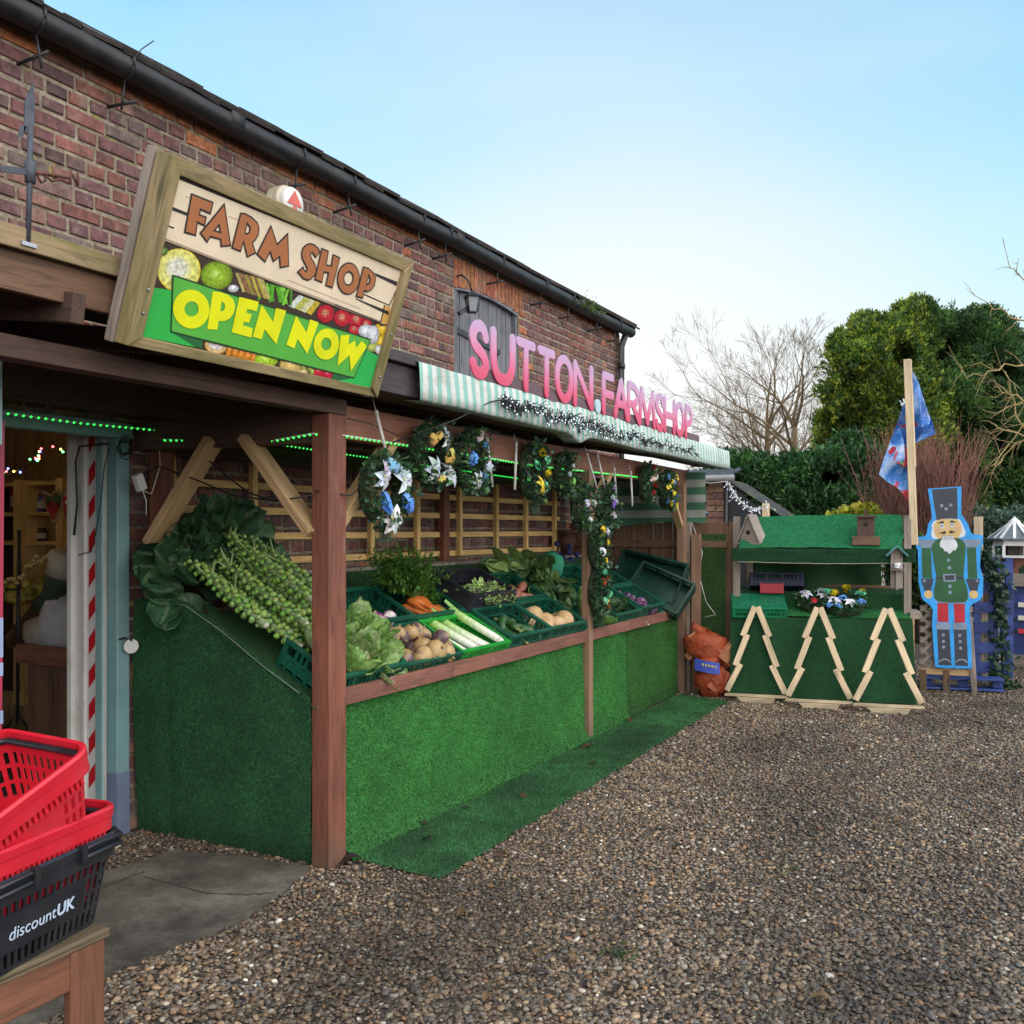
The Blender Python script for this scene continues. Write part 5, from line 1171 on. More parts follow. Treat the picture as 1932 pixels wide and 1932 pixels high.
wreath(1125,1116,XW,.125,.205,'lowest wreath on the middle post with orange roses and green ribbons',[('bow','g',.15,.75,.045),('rose','o',-.15,.35,.045),('rose','o',.65,.5,.04),('bow','g',.1,-.35,.04),('bow','g',.85,-.1,.045),('rose','o',.55,-.6,.042),('bow','gd',.4,-.35,.03)],500,9,True)
wreath(1217,912,XW,.145,.175,'wreath with red roses and cream flowers near the far post',[('rose','r',.2,.8,.045),('bow','c',.6,.35,.045),('bow','c',-.15,.15,.05),('rose','r',.6,-.1,.04),('rose','r',.1,-.5,.05),('puff','c',.3,-.75,.035)],440,10)
wreath(1255,925,XW,.15,.185,'wreath with small blue and yellow flowers at the far post',[('puff','b',-.55,.65,.04),('bow','y',-.05,.45,.04),('puff','b',.55,.4,.04),('bow','y',-.65,.05,.045),('puff','b',-.2,.05,.035),('bow','y',.35,-.1,.035),('puff','b',-.7,-.55,.035),('bow','y',-.3,-.6,.045),('puff','b',.45,-.6,.035),('bow','y',.75,-.75,.045),('puff','b',.9,-.3,.035),('bow','y',.95,.6,.04)],460,11)
# ---------------------------------------------------------------- striped tarp and closing fence at the far end
t=NT('tarp_stripes'); sx=t.n('ShaderNodeSeparateXYZ'); t.l(t.vec(),sx.inputs[0])
m=t.ramp(t.math('ADD',t.math('MULTIPLY',t.math('SINE',t.math('MULTIPLY',sx.outputs[2],2*PI/.15)),.5),.5),[(.46,(0,0,0)),(.54,(1,1,1))]); c=t.mix((.36,.4,.36),(.06,.18,.11),m); c=t.mix(c,t.ramp(t.noise(t.vec(),4,5),[(.3,(.7,)*3),(.7,(1.15,)*3)]),1,'MULTIPLY'); MTP=t.out(c,.7)
b=MB(); b.grid(lambda u,v:V((-4.1+1.45*u,9.24+.02*math.sin(u*17)+.02*noise.noise(V((u*5,v*4,1))),2.16-.50*v-.02*math.sin(u*6))),24,8); tag(b.build('striped_tarp',MTP),'green and grey striped tarp hung across the far end of the stall','tarp')
FN=thing('end_fence','brown close-board fence closing the far end of the stall','fence',(-3.3,9.32,0)); x=-4.15; b=None
while x<-2.46: part('board',MT['brown'],FN,((x+.05,9.33,0),(x+.05,9.33,1.68+random.gauss(0,.004)),.098,.018,UY)); x+=.103
part('rail',MT['brown'],FN,((-4.15,9.30,1.46),(-2.45,9.30,1.46),.04,.07)); part('rail',MT['brown'],FN,((-4.15,9.30,.5),(-2.45,9.30,.5),.04,.07))
part('post',MT['grey'],FN,((P(1299,1200,y=9.22).x,9.22,0),(P(1299,1200,y=9.22).x,9.22,1.68),.05,.06,UY)); part('post',MT['post2'],FN,((P(1314,1200,y=9.2).x,9.2,0),(P(1314,1200,y=9.2).x,9.2,1.56),.085,.07,UY),label='broad brown fence post beside the turf panel')
tpx=(P(1322,1200,y=9.25).x,P(1359,1200,y=9.25).x)
TPN=thing('turf_screen','upright fence panel covered with green turf between the stall and the turf display','screen',(tpx[0],9.3,0))
part('panel',MT['brown'],TPN,((sum(tpx)/2,9.33,0),(sum(tpx)/2,9.33,1.55),tpx[1]-tpx[0]+.1,.02,UY))
turf('turf_cover',lambda u,v:V((tpx[0]-.04+(tpx[1]-tpx[0]+.08)*u,9.29+.02*noise.noise(V((u*3,v*4,2)))+.03*max(0,v-.94)/.06,.02+1.54*v)),8,24,14000,.016,TPN,(.05,.13,.03),.4,(0,0,-.4),flip=1,tone=tn(3,.4))
# ---------------------------------------------------------------- doorway
DW=thing('shop_doorway','worn teal shop door frame with white reveal and red and white hazard tape','doorway',(-4.2,3.5,0))
part('jamb',MT['teal'],DW,((-4.165,3.50,0),(-4.165,3.50,2.12),.085,.08,UY)); part('jamb',MT['teal'],DW,((-4.24,3.468,0),(-4.24,3.468,2.1),.05,.05,UY))
part('lintel',MT['teal'],DW,((-4.15,1.2,2.12),(-4.15,3.55,2.12),.08,.08))
b=MB(); b.beam((-4.1655,3.50,0),(-4.1655,3.50,.33),.087,.082,UY); b.build('jamb_base',mat_plain('blue_grey_paint',(.16,.2,.3),.5,.15,8),DW)
b=MB(); b.add([(-4.19,3.452,0),(-4.44,3.452,0),(-4.44,3.452,2.12),(-4.19,3.452,2.12)],[(0,1,2,3)]); b.beam((-4.45,3.45,0),(-4.45,3.45,2.12),.03,.05,UY); b.beam((-4.355,3.447,0),(-4.355,3.447,2.12),.018,.02,UY); b.build('reveal',MT['white'],DW)
t=NT('hazard_tape'); sx=t.n('ShaderNodeSeparateXYZ'); t.l(t.vec(),sx.inputs[0]); m=t.ramp(t.math('ADD',t.math('MULTIPLY',t.math('SINE',t.math('MULTIPLY',t.math('ADD',sx.outputs[2],t.math('MULTIPLY',sx.outputs[0],-1.1)),2*PI/.178)),.5),.5),[(.48,(0,0,0)),(.5,(1,1,1))]); MHZ=t.out(t.mix((.62,.62,.62),(.5,.01,.02),m),.45)
b=MB(); b.add([(-4.275,3.449,.2),(-4.325,3.449,.2),(-4.325,3.449,2.1),(-4.275,3.449,2.1)],[(0,1,2,3)]); b.build('hazard_tape',MHZ,DW)
b=MB(); b.tube([P(205,836,x=-4.12),P(185,838,x=-4.2),P(150,842,y=3.43),P(143,870,y=3.43),P(146,950,y=3.43),P(140,1010,y=3.43)],.006,5); b.tube([P(207,845,x=-4.12),P(197,880,y=3.42),P(190,950,y=3.42),P(182,1000,y=3.42),P(172,1040,y=3.43),P(148,1047,y=3.43)],.003,5)
for k in range(5): b.tube([P(236+14*math.cos(a)*random.uniform(.6,1.2),838+18*math.sin(a)*random.uniform(.6,1.2)+k*3,x=-4.08+.01*k) for a in np.linspace(0,2*PI,12)],.003,4)
tag(b.build('cable',MT['cable']),'tangled black cables stapled around the top corner of the doorway','cable')
q=P(247,1219,x=-4.08); b=MB(); b.lathe([(0,.0),(.038,0),(.038,.006),(0,.006)],Matrix.Translation(q)@Matrix.Rotation(PI/2,4,'Y')@Matrix.Rotation(.4,4,'X'),20,smooth=False); o=b.build('door_tag',MT['white']); tag(o,'round white metal tag hanging on a hook on the teal door jamb','tag')
b=MB(); b.tube([q+V((-.06,-.05,.03)),q+V((-.02,-.02,.045)),q+V((.01,0,.03))],.006,6); b.build('hook',MT['metal'],o)
BN=thing('poster_board','blue and red poster board on a teal frame at the left edge of the doorway','poster board',P(0,1100,x=-3.5))
q0=P(2,1100,x=-3.5)
def strip(nm,p0,p1,x0,x1,col):
    b=MB(); dx=V((.0,0,0)); a=P(x0,p0,x=-3.5); c_=P(x1,p1,x=-3.5); b.add([V((a.x-.05,a.y-.5,a.z)),V((a.x,a.y,a.z)),V((c_.x,c_.y,c_.z)),V((c_.x-.05,c_.y-.5,c_.z))],[(0,1,2,3)],col); b.build(nm,MT['paint'],BN)
strip('poster',794,1440,9,3,(.4,.02,.07)); 
for k,(a,c_) in enumerate(((1165,1240),(1250,1275),(1340,1365))):
    b=MB(); p=P(6,a,x=-3.497); r=P(6,c_,x=-3.497); b.add([V((p.x-.05,p.y-.5,p.z)),p,r,V((r.x-.05,r.y-.5,r.z))],[(0,1,2,3)],(.3,.38,.6)); b.build('printed_patch',MT['paint'],BN)
b=MB(); p=P(6,745,x=-3.49); b.beam(p+V((0,-.2,.12)),p+V((0,-.2,-.22)),.5,.05,(0,1,0),(.24,.38,.38)); b.build('frame_top',MT['paint'],BN); b=MB(); p=P(7,1305,x=-3.49); b.beam(p+V((0,-.2,.07)),p+V((0,-.2,-.07)),.42,.03,(0,1,0),(.24,.38,.38)); b.build('frame_clamp',MT['paint'],BN)
# ---------------------------------------------------------------- shop interior
IN=thing('shop_interior','dim pine-lined farm shop interior seen through the doorway','room',(-6,3,0)); YI=4.62
def pi(px,py,y=None): return P(px,py,y=YI if y is None else y)
b=MB()
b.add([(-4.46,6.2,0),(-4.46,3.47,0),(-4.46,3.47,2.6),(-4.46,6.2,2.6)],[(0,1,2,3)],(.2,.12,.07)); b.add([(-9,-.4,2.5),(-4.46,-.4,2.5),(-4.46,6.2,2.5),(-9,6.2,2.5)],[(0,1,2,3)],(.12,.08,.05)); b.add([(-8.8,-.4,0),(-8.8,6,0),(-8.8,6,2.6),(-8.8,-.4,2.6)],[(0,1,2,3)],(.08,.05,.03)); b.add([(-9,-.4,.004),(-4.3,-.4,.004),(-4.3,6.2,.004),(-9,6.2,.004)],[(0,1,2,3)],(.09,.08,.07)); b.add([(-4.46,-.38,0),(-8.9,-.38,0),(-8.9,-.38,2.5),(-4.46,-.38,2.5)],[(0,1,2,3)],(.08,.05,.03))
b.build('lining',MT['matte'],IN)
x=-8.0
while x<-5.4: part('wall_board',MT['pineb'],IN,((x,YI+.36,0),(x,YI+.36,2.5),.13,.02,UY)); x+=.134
la=MB(); la.ball((-5.9,3.3,2.36),.07,2); o=la.build('shop_lamp',mat_emit('warm_lamp',(1,.72,.38),25)); tag(o,'warm ceiling lamp inside the shop above the shelves','lamp')
SHF=thing('pine_shelves','pine shelf unit holding jars inside the shop doorway','shelves',(-6.4,YI,0))
for py in (912,970,1025): part('shelf',MT['pine'],SHF,(V((-7.4,YI+.18,pi(60,py).z)),V((-5.4,YI+.18,pi(60,py).z)),.34,.03))
for px in (42,122): part('upright',MT['pine'],SHF,(V((pi(px,1000).x,YI+.1,.3)),V((pi(px,1000).x,YI+.1,pi(60,905).z)),.07,.3,UY))
part('back',MT['dark'],SHF,(V((-6.4,YI+.34,.3)),V((-6.4,YI+.34,pi(60,905).z)),2,.01,UY))
jarcol={'red sauce':(.35,.02,.015),'dark jam':(.09,.012,.02),'amber chutney':(.4,.16,.03),'purple labelled':(.14,.08,.3)}
for px,py,h,k,lb in ((63,970,.14,'purple labelled','left small purple labelled jar on the upper shelf'),(80,970,.14,'purple labelled','right small purple labelled jar on the upper shelf'),(132,970,.1,'dark jam','squat dark jar at the right end of the upper shelf'),(58,1025,.17,'red sauce','tall red sauce jar on the lower shelf'),(79,1025,.1,'dark jam','small dark jam jar on the lower shelf'),(129,1025,.17,'red sauce','tall red sauce jar right of the shelf upright'),(40,970,.2,'red sauce','red storage tub at the left end of the upper shelf')):
    q=pi(px,py,YI+.1); t_=thing('jar',lb,'jar',V((q.x,YI+.1,q.z+.016)),group='jars on the pine shelves'); b=MB(); r=.036 if h<.18 else .075; b.lathe([(0,0),(r,0),(r,h*.75),(r*.85,h*.85),(0,h*.85)],Matrix.Translation(t_.location),14,jarcol[k]); b.build('glass',MT['paint'],t_); b=MB(); b.lathe([(r*.88,h*.85),(r*.88,h),(0,h)],Matrix.Translation(t_.location),14,(.05,.03,.03)); b.build('lid',MT['paint'],t_)
    b=MB(); b.lathe([(r*1.01,h*.2),(r*1.01,h*.6)],Matrix.Translation(t_.location),14,(.5,.46,.4)); b.build('label',MT['matte'],t_)
def cutout(name,lab,cat,pts,y,fill,edge,extra=()):
    t_=thing(name,lab,cat,P(*pts[0],y=y)); b=MB(); q=[P(*p,y=y) for p in pts]; b.poly([q],.01,(0,-1,0),edge); c_=sum(q,V())/len(q); b.poly([[c_+(p-c_)*.86+V((0,-.004,0)) for p in q]],0,(0,-1,0),fill); b.build('board',MT['matte'],t_)
    for nm,pp,col in extra:
        b=MB(); b.poly([[P(*p,y=y-.012) for p in pp]],0,(0,-1,0),col); b.build(nm,MT['matte'],t_)
def el2(x,y,rx,ry): return [(x+rx*math.cos(a),y+ry*math.sin(a)) for a in np.linspace(0,2*PI,14,False)]
cutout('strawberry_cutout','heart shaped red strawberry cutout with green top hanging on the shelves','cutout',[(80,925),(95,933),(109,922),(119,938),(117,955),(107,978),(105,985),(98,985),(96,978),(86,958),(82,940)],4.35,(.32,.03,.03),(.4,.34,.22),(('green_top',[(83,932),(96,937),(110,930),(117,940),(108,951),(97,944),(88,952)],(.06,.1,.04)),('eye',el2(92,949,3,5),(.03,.02,.02)),('eye',el2(108,949,3,5),(.03,.02,.02))))
cutout('raspberry_cutout','smaller red fruit cutout hanging right of the strawberry cutout','cutout',[(118,932),(141,929),(141,950),(132,975),(128,984),(122,975),(118,955)],4.33,(.4,.03,.05),(.4,.34,.22),(('eye',el2(125,948,3,4),(.7,.6,.55)),('eye',el2(134,947,3,4),(.7,.6,.55))))
b=MB(); fp=[P(x,y,y=4.2) for x,y in ((2,902),(53,879),(73,864),(98,832),(112,848),(138,868))]; b.tube(fp,.004,5); cm=[(1,.1,.1),(.1,1,.2),(.15,.2,1),(1,.6,.1)]; mats=[MT['cable']]+[mat_emit('bulb%d'%k,c_,9) for k,c_ in enumerate(cm)]
for i in range(18):
    k=random.uniform(0,4.99); q=fp[int(k)].lerp(fp[int(k)+1],k%1)+V((0,-.01,random.uniform(-.04,.04))); b.ball(q,.008,1,mat=1+i%4)
tag(b.build('fairy_lights',mats),'multicoloured fairy lights strung inside the shop','light string')
ST=thing('christmas_stocking','green christmas stocking with white fur cuff hanging inside the shop','stocking',P(110,1040,y=3.9))
b=MB(); b.tube([P(x,y,y=3.9) for x,y in ((116,1080),(104,1110),(98,1130),(82,1138),(66,1140))],[.075,.07,.07,.06,.03],10,(.04,.07,.04)); b.build('sock',MT['matte'],ST); b=MB(); b.tube([P(124,1045,y=3.9),P(113,1085,y=3.9)],[.09,.085],12,(.55,.5,.4)); b.build('cuff',MT['matte'],ST)
b=MB(); tp=[P(x,y,y=3.95) for x,y in ((8,1105),(40,1090),(65,1065),(88,1050),(105,1040))]; tp=[tp[i].lerp(tp[i+1],k/6) for i in range(4) for k in range(6)]
b.tube(tp,.01,5,(.3,.22,.08))
for p in tp: b.ball(p+V((0,-.01,random.gauss(0,.02))),.016,1,col=(.6,.48,.2))
tag(b.build('gold_tinsel',MT['paint']),'gold star tinsel draped below the shelves in the shop','tinsel')
DB=thing('display_bin','brown wooden display bin inside the shop doorway','bin',(-5.3,3.9,0))
c0=P(35,1232,y=3.75); zt=c0.z
part('top_rim',MT['beam'],DB,((c0.x,3.75,zt),(-4.55,3.75,zt),.04,.11)); part('top_rim',MT['beam'],DB,((c0.x,3.75,zt),(c0.x-.1,4.4,zt),.04,.11))
x=c0.x+.09
while x<-4.6: part('side_board',MT['brown'],DB,((x,3.79,0),(x,3.79,zt-.03),.1,.02,UY)); x+=.103
b=MB(); q=P(118,1180,y=3.95); b.ball(q,(.16,.14,.2),3,col=(.5,.5,.54),amp=.25,fr=2.5); tag(b.build('white_sack',MT['matte']),'grey-white sack standing in the wooden bin','sack')
b=MB(); q=P(77,1195,y=3.9); b.ball(q,(.11,.1,.1),3,col=(.34,.3,.26),amp=.3,fr=3); tag(b.build('potato_bag',MT['paint']),'clear bag of potatoes beside the grey-white sack','bag')
b=MB(); q=P(35,1120,y=4.3)
for k in range(46): b.ball(q+V((random.uniform(-.25,.25),random.gauss(0,.05),random.gauss(0,.03))),.042,1,col=random.choice([(.42,.38,.05),(.5,.42,.1),(.3,.3,.06)]))
tag(b.build('grape_packs',MT['paint']),'packs of yellow-green grapes on the counter in the shop','grapes')
b=MB(); b.tube([P(36,1000,y=4.0),P(34,1200,y=4.0),P(33,1365,y=4.0)],.012,8); b.tube([P(12,1372,y=3.95),P(33,1345,y=4.0),P(56,1378,y=4.05)],.01,6); b.tube([P(10,1112,y=4),P(36,1112,y=4)],.008,6); tag(b.build('display_stand',MT['metal']),'thin black tripod display stand inside the doorway','stand')
b=MB(); b.beam(P(25,1210,y=4.4),P(80,1150,y=4.4),.1,.1); tag(b.build('counter_beam',MT['brown']),'sloping brown timber in front of the grape packs','timber')
# ---------------------------------------------------------------- bench and shopping baskets
BT=.58; e=P(196,1745,z=BT); BE=thing('wooden_bench','brown wooden bench carrying the stack of shopping baskets','bench',(e.x-.25,e.y-.8,0))
part('top',MT['benchtop'],BE,((e.x-.02,-.2,BT-.0125),(e.x-.02,e.y,BT-.0125),.09,.025),bevel=.005)
for k in range(1,5): part('top_plank',MT['benchtop'],BE,((e.x-.02-.1*k,-.2,BT-.0125),(e.x-.02-.1*k,e.y,BT-.0125),.09,.025),bevel=.005)
part('apron',MT['bench'],BE,((e.x+.0,-.2,BT-.075),(e.x+.0,e.y-.105,BT-.075),.03,.095),bevel=.004)
part('leg',MT['bench'],BE,((e.x+.005,e.y-.062,0),(e.x+.005,e.y-.062,BT-.027),.028,.1,UY),bevel=.004); part('leg',MT['bench'],BE,((e.x-.42,e.y-.062,0),(e.x-.42,e.y-.062,BT-.027),.03,.1,UY),bevel=.004); part('end_apron',MT['bench'],BE,((e.x-.03,e.y-.02,BT-.075),(e.x-.4,e.y-.02,BT-.075),.025,.09)); part('stretcher',MT['dark'],BE,((e.x-.2,-.2,.16),(e.x-.2,e.y-.1,.16),.05,.04))
def rrect(L,W_,r,n=6):
    out=[]
    for cx_,cy_,a0 in ((L/2-r,W_/2-r,0),(-L/2+r,W_/2-r,PI/2),(-L/2+r,-W_/2+r,PI),(L/2-r,-W_/2+r,1.5*PI)):
        for k in range(n+1): out.append((cx_+r*math.cos(a0+PI/2*k/n),cy_+r*math.sin(a0+PI/2*k/n)))
    return out
def perim(L,W_,r,step):
    pts=rrect(L,W_,r); out=[]
    for i in range(len(pts)):
        a=V(pts[i]); c_=V(pts[(i+1)%len(pts)]); n=max(1,int(round((c_-a).length/step)))
        for k in range(n): out.append(a.lerp(c_,k/n))
    return out
def basket(mat,M,label,handle,L=.47,W_=.32,H=.225,text=False):
    t_=thing('shopping_basket',label,'basket',group='stacked shopping baskets',M=M); tp=.80
    P0=perim(L,W_,.05,.0125); n=len(P0)
    lv=[0,.035,.04,.075,.08,.12,.125,.165,.172,.195,.20,H]
    b=MB(); vv=[]
    for z in lv:
        k=tp+(1-tp)*z/H
        for p in P0: vv.append((p.x*k,p.y*k,z))
    f=[]
    for i in range(len(lv)-1):
        slot=i in (1,3,5,7,9) and i!=0
        for j in range(n):
            q=P0[j]; front=abs(q.y+W_/2)<.02 and -.155<q.x<.10
            hole=(i in (0,2,4,6,8)) and False
            if i in (2,4,6) : hole=False
            # slots: tall cells on alternate columns, none behind the label plate
            if i in (1,3,5,7) and j%2==0: hole=(lv[i+1]-lv[i])>.02 and not (front and i in (3,5,7))
            if not hole: f.append((i*n+j,i*n+(j+1)%n,(i+1)*n+(j+1)%n,(i+1)*n+j))
    return t_,P0,n,lv,tp,vv,f,b
def make_basket(mat,M,label,text=False,L=.47,W_=.32,H=.225):
    t_=thing('shopping_basket',label,'basket',group='stacked shopping baskets',M=M); tp=.82; P0=perim(L,W_,.05,.0125); n=len(P0)
    lv=[.0,.012,.045,.055,.088,.098,.131,.141,.172,.186,H]; hole_rows=(1,3,5,7) if text else (3,5,7)
    vv=[];f=[]
    for z in lv:
        k=tp+(1-tp)*z/H
        vv+=[(p.x*k,p.y*k,z) for p in P0]
    for i in range(len(lv)-1):
        for j in range(n):
            q=P0[j]; plate=(q.y<-W_/2+.03 and -.17<q.x<.11) and i in (3,5)
            red_plain=(not text) and (abs(q.x)<L/2-.11) and i in (3,5,7)
            if i in hole_rows and j%2==0 and not plate and not red_plain: continue
            f.append((i*n+j,i*n+(j+1)%n,(i+1)*n+(j+1)%n,(i+1)*n+j))
    f.append(tuple(range(n))[::-1]); b=MB(); b.add(vv,f); o=b.build('body',mat,t_,world=False); s=o.modifiers.new('solid','SOLIDIFY'); s.thickness=.0035; s.offset=0
    # rim: stepped skirt
    b=MB(); prof=[(0,H-.055),(.006,H-.055),(.007,H-.022),(.010,H-.020),(.012,H),(.006,H+.006),(-.004,H+.004),(-.006,H-.01)]
    vv=[]
    for o_,z in prof:
        for p in P0:
            d=V((p.x/(L/2),p.y/(W_/2))); c_=V((max(-L/2+.05,min(L/2-.05,p.x)),max(-W_/2+.05,min(W_/2-.05,p.y)))); nn=(p-c_); nn=nn.normalized() if nn.length>1e-5 else V((0,0)); vv.append((p.x+nn.x*o_,p.y+nn.y*o_,z))
    m=len(prof); b.add(vv,[(i*n+j,i*n+(j+1)%n,(i+1)*n+(j+1)%n,(i+1)*n+j) for i in range(m-1) for j in range(n)],smooth=False); b.build('rim',mat,t_,world=False)
    # ribs under the rim
    if not text:
        b=MB(); 
        for k in range(24): b.box((-L/2+.05+(L-.1)*k/23,-W_/2*.965-.002,H-.068),(.008,.008,.022))
        b.build('rib_row',mat,t_,world=False)
    for s in (-1,1):
        b=MB(); h=MT['blk']; off=.016
        if text:
            for zz in (H-.004,H-.026): b.tube([(s*.075,-W_/2-.012,zz),(s*.10,-W_/2-off,zz+.003),(s*(L/2-.02),-W_/2-off,zz+.001),(s*(L/2+.012),-W_/2+.03,zz),(s*(L/2+off),0,zz),(s*(L/2+.012),W_/2-.03,zz),(s*(L/2-.02),W_/2+off,zz),(s*.10,W_/2+off,zz),(s*.075,W_/2+.012,zz)],.0065,7)
            b.box((s*.078,-W_/2-.012,H-.012),(.018,.018,.04))
        else: b.tube([(s*.08,-W_/2+.012,H-.02),(s*(L/2-.03),-W_/2+.014,H-.02),(s*(L/2-.012),-W_/2+.04,H-.02),(s*(L/2-.012),W_/2-.04,H-.02),(s*(L/2-.03),W_/2-.014,H-.02),(s*.08,W_/2-.012,H-.02)],.009,7)
        b.build('handle',MT['blk'],t_,world=False)
    if text:
        k=tp+(1-tp)*.09/H; b=MB(); slope=math.atan((1-tp)*W_/2/H)
        R_=Matrix.Translation((-.03,-W_/2*k-.004,.093))@Matrix.Rotation(slope,4,'X'); b.box(R_.translation,(.275,.003,.088),M=Matrix.Rotation(slope,4,'X')); b.build('label_plate',mat,t_,world=False)
        x=-.135
        for txt,off_ in (('discount',.0),('UK',.022)):
            cu=bpy.data.curves.new('logo','FONT'); cu.body=txt; cu.size=.043; cu.offset=off_*.05; cu.extrude=.0006; ob=bpy.data.objects.new('tmp',cu); COL.objects.link(ob); bpy.context.view_layer.update()
            me=bpy.data.meshes.new_from_object(ob.evaluated_get(bpy.context.evaluated_depsgraph_get())); wd=max(v_.co.x for v_ in me.vertices); bpy.data.objects.remove(ob)
            B_=Matrix.Translation((x,-W_/2*k-.0068,.078))@Matrix.Rotation(slope+PI/2,4,'X'); me.transform(B_); lo=bpy.data.objects.new('logo',me); COL.objects.link(lo); lo.parent=t_; me.materials.clear(); me.materials.append(MLOGO); x+=wd+.002
    return t_
MLOGO=mat_plain('white_print',(.5,.6,.75),.5,.05)
rc=P(220.7,1569.6,z=BT+.222); ang=rad(90+11.5)   # right far corner of the black rim
ex=V((math.cos(ang),math.sin(ang),0)); ey=V((-math.sin(ang),math.cos(ang),0))
ctr=rc-ex*(.235-.012)+ey*(.16-.002); ctr.z=BT
Mb=Matrix.Translation(ctr)@Matrix.Rotation(ang,4,'Z')
make_basket(MT['blk'],Mb,'black shopping basket with discountUK lettering at the bottom of the stack',True)
make_basket(MT['red'],Mb@Matrix.Translation((-.012,.0,.07))@Matrix.Rotation(-.0,4,'Y'),'red shopping basket nested level in the black basket')
make_basket(MT['red'],Mb@Matrix.Translation((-.04,-.012,.195))@Matrix.Rotation(rad(-8),4,'Z')@Matrix.Rotation(rad(-22),4,'Y')@Matrix.Rotation(rad(3),4,'X'),'red shopping basket tilted on top of the stack')
MT['boardpaint']=mat_col('brushed_paint',.42,.22,7,bump=.1)
# ---------------------------------------------------------------- turf-covered display stall on the right
DX,DY,DA=-2.33,8.98,rad(10.8)
DS=thing('turf_display','green turf covered display stall with sloping roof shelf facing the yard','stall',(DX,DY,0),DA)
DM=DS.matrix_basis.copy(); 
def D(x,y,z): return DM@V((x,y,z))
DW_=1.60; n_=V((math.sin(DA),-math.cos(DA),0))
def dpart(name,mat,*beams,bevel=.004,label=None):
    b=MB()
    for a,c_,w_,h_,*u in beams: b.beam(a,c_,w_,h_,*(u or [(0,0,1)]))
    return b.build(name,mat,DS,world=False,bevel=bevel,label=label)
def cloth(name,fn,nu,nv,nb,base,seed=0,tone=.3): 
    return turf(name,lambda u,v:DM@fn(u,v),nu,nv,nb,.0085,DS,base,.3,(0,0,-.2),tone=tn(3,tone,seed),flip=1,width=.002)
GD=(.016,.115,.035); GB=(.014,.25,.085)
cloth('front_cloth',lambda u,v:V((-.01+DW_*u+(.03*(1-v) if u>.9 else 0),-.01+.022*noise.noise(V((u*6,v*1.2,3)))+.015*math.sin(u*23)*(1-v)-.035*(1-v),.03+.765*v-.01*math.sin(u*5))),50,16,26000,GD)
cloth('lower_shelf',lambda u,v:V((-.02+(DW_+.0)*u,-.012+.36*v,.80+.05*v)),30,6,12000,(.02,.21,.045))
cloth('riser',lambda u,v:V((.0+DW_*u,.352+.004*math.sin(u*30),.845+.15*v)),30,4,7000,(.015,.12,.03))
cloth('upper_shelf',lambda u,v:V((.0+DW_*u,.352+.3*v,.995+.04*v)),24,4,7000,(.014,.085,.022))
cloth('back_cloth',lambda u,v:V((.12+(DW_-.34)*u,.66+.05*noise.noise(V((u*5,v*3,9)))+.03*math.sin(u*9+v*2),1.0+.52*v-.05*(u>.8)*(u-.8)*5*(1-v))),30,12,9000,(.024,.1,.034),4)
cloth('roof_cloth',lambda u,v:V((.1+(DW_-.16)*u-.03*(v<.3)*(1-v),.02+.46*v,1.43+.31*v+.012*noise.noise(V((u*7,v*4,2)))+.01*math.sin(u*4+v*5)-.012*math.sin(v*PI)*math.sin(u*PI*2))),40,14,22000,GB,3)
cloth('roof_valance',lambda u,v:V((.0+(DW_+.02)*u,.0+.012*noise.noise(V((u*6,v*2,7))),1.31+.125*v-.012*math.sin(u*3.0))),40,5,9000,(.012,.085,.028),6)
b=MB(); b.tube([V((.05+(DW_-.1)*k/30,.0,1.30-.012*math.sin(.05+3*k/30)+.004*random.random())) for k in range(31)],.004,4,(.35,.35,.25)); b.build('frayed_hem',MT['matte'],DS,world=False)
for x in (.035,DW_-.03): dpart('post',MT['grey'],((x,.22,0),(x,.22,1.73 if x<1 else 1.70),.065,.05,(0,1,0)))
for x in (.14,DW_-.0): dpart('back_post',MT['grey'],((x,.62,0),(x,.62,1.74),.06,.05,(0,1,0)))
dpart('crossbar',MT['grey'],((.4,.645,1.05),(.75,.645,1.05),.03,.03)); dpart('crossbar',MT['brown'],((.82,.645,1.05),(DW_,.645,1.045),.03,.03)); dpart('shelf_end',MT['grey'],((DW_+.03,.1,.82),(DW_+.03,.5,.82),.1,.06))
b=MB(); 
for k in range(12): b.beam((DW_+.0,.04,.05+.065*k),(DW_+.02,.55,.05+.065*k),.025,.055)
b.build('side_boards',MT['pineb'],DS,world=False)
b=MB(); b.box((DW_/2,.33,.4),(DW_-.06,.6,.76)); b.build('carcass',MT['dark'],DS,world=False)
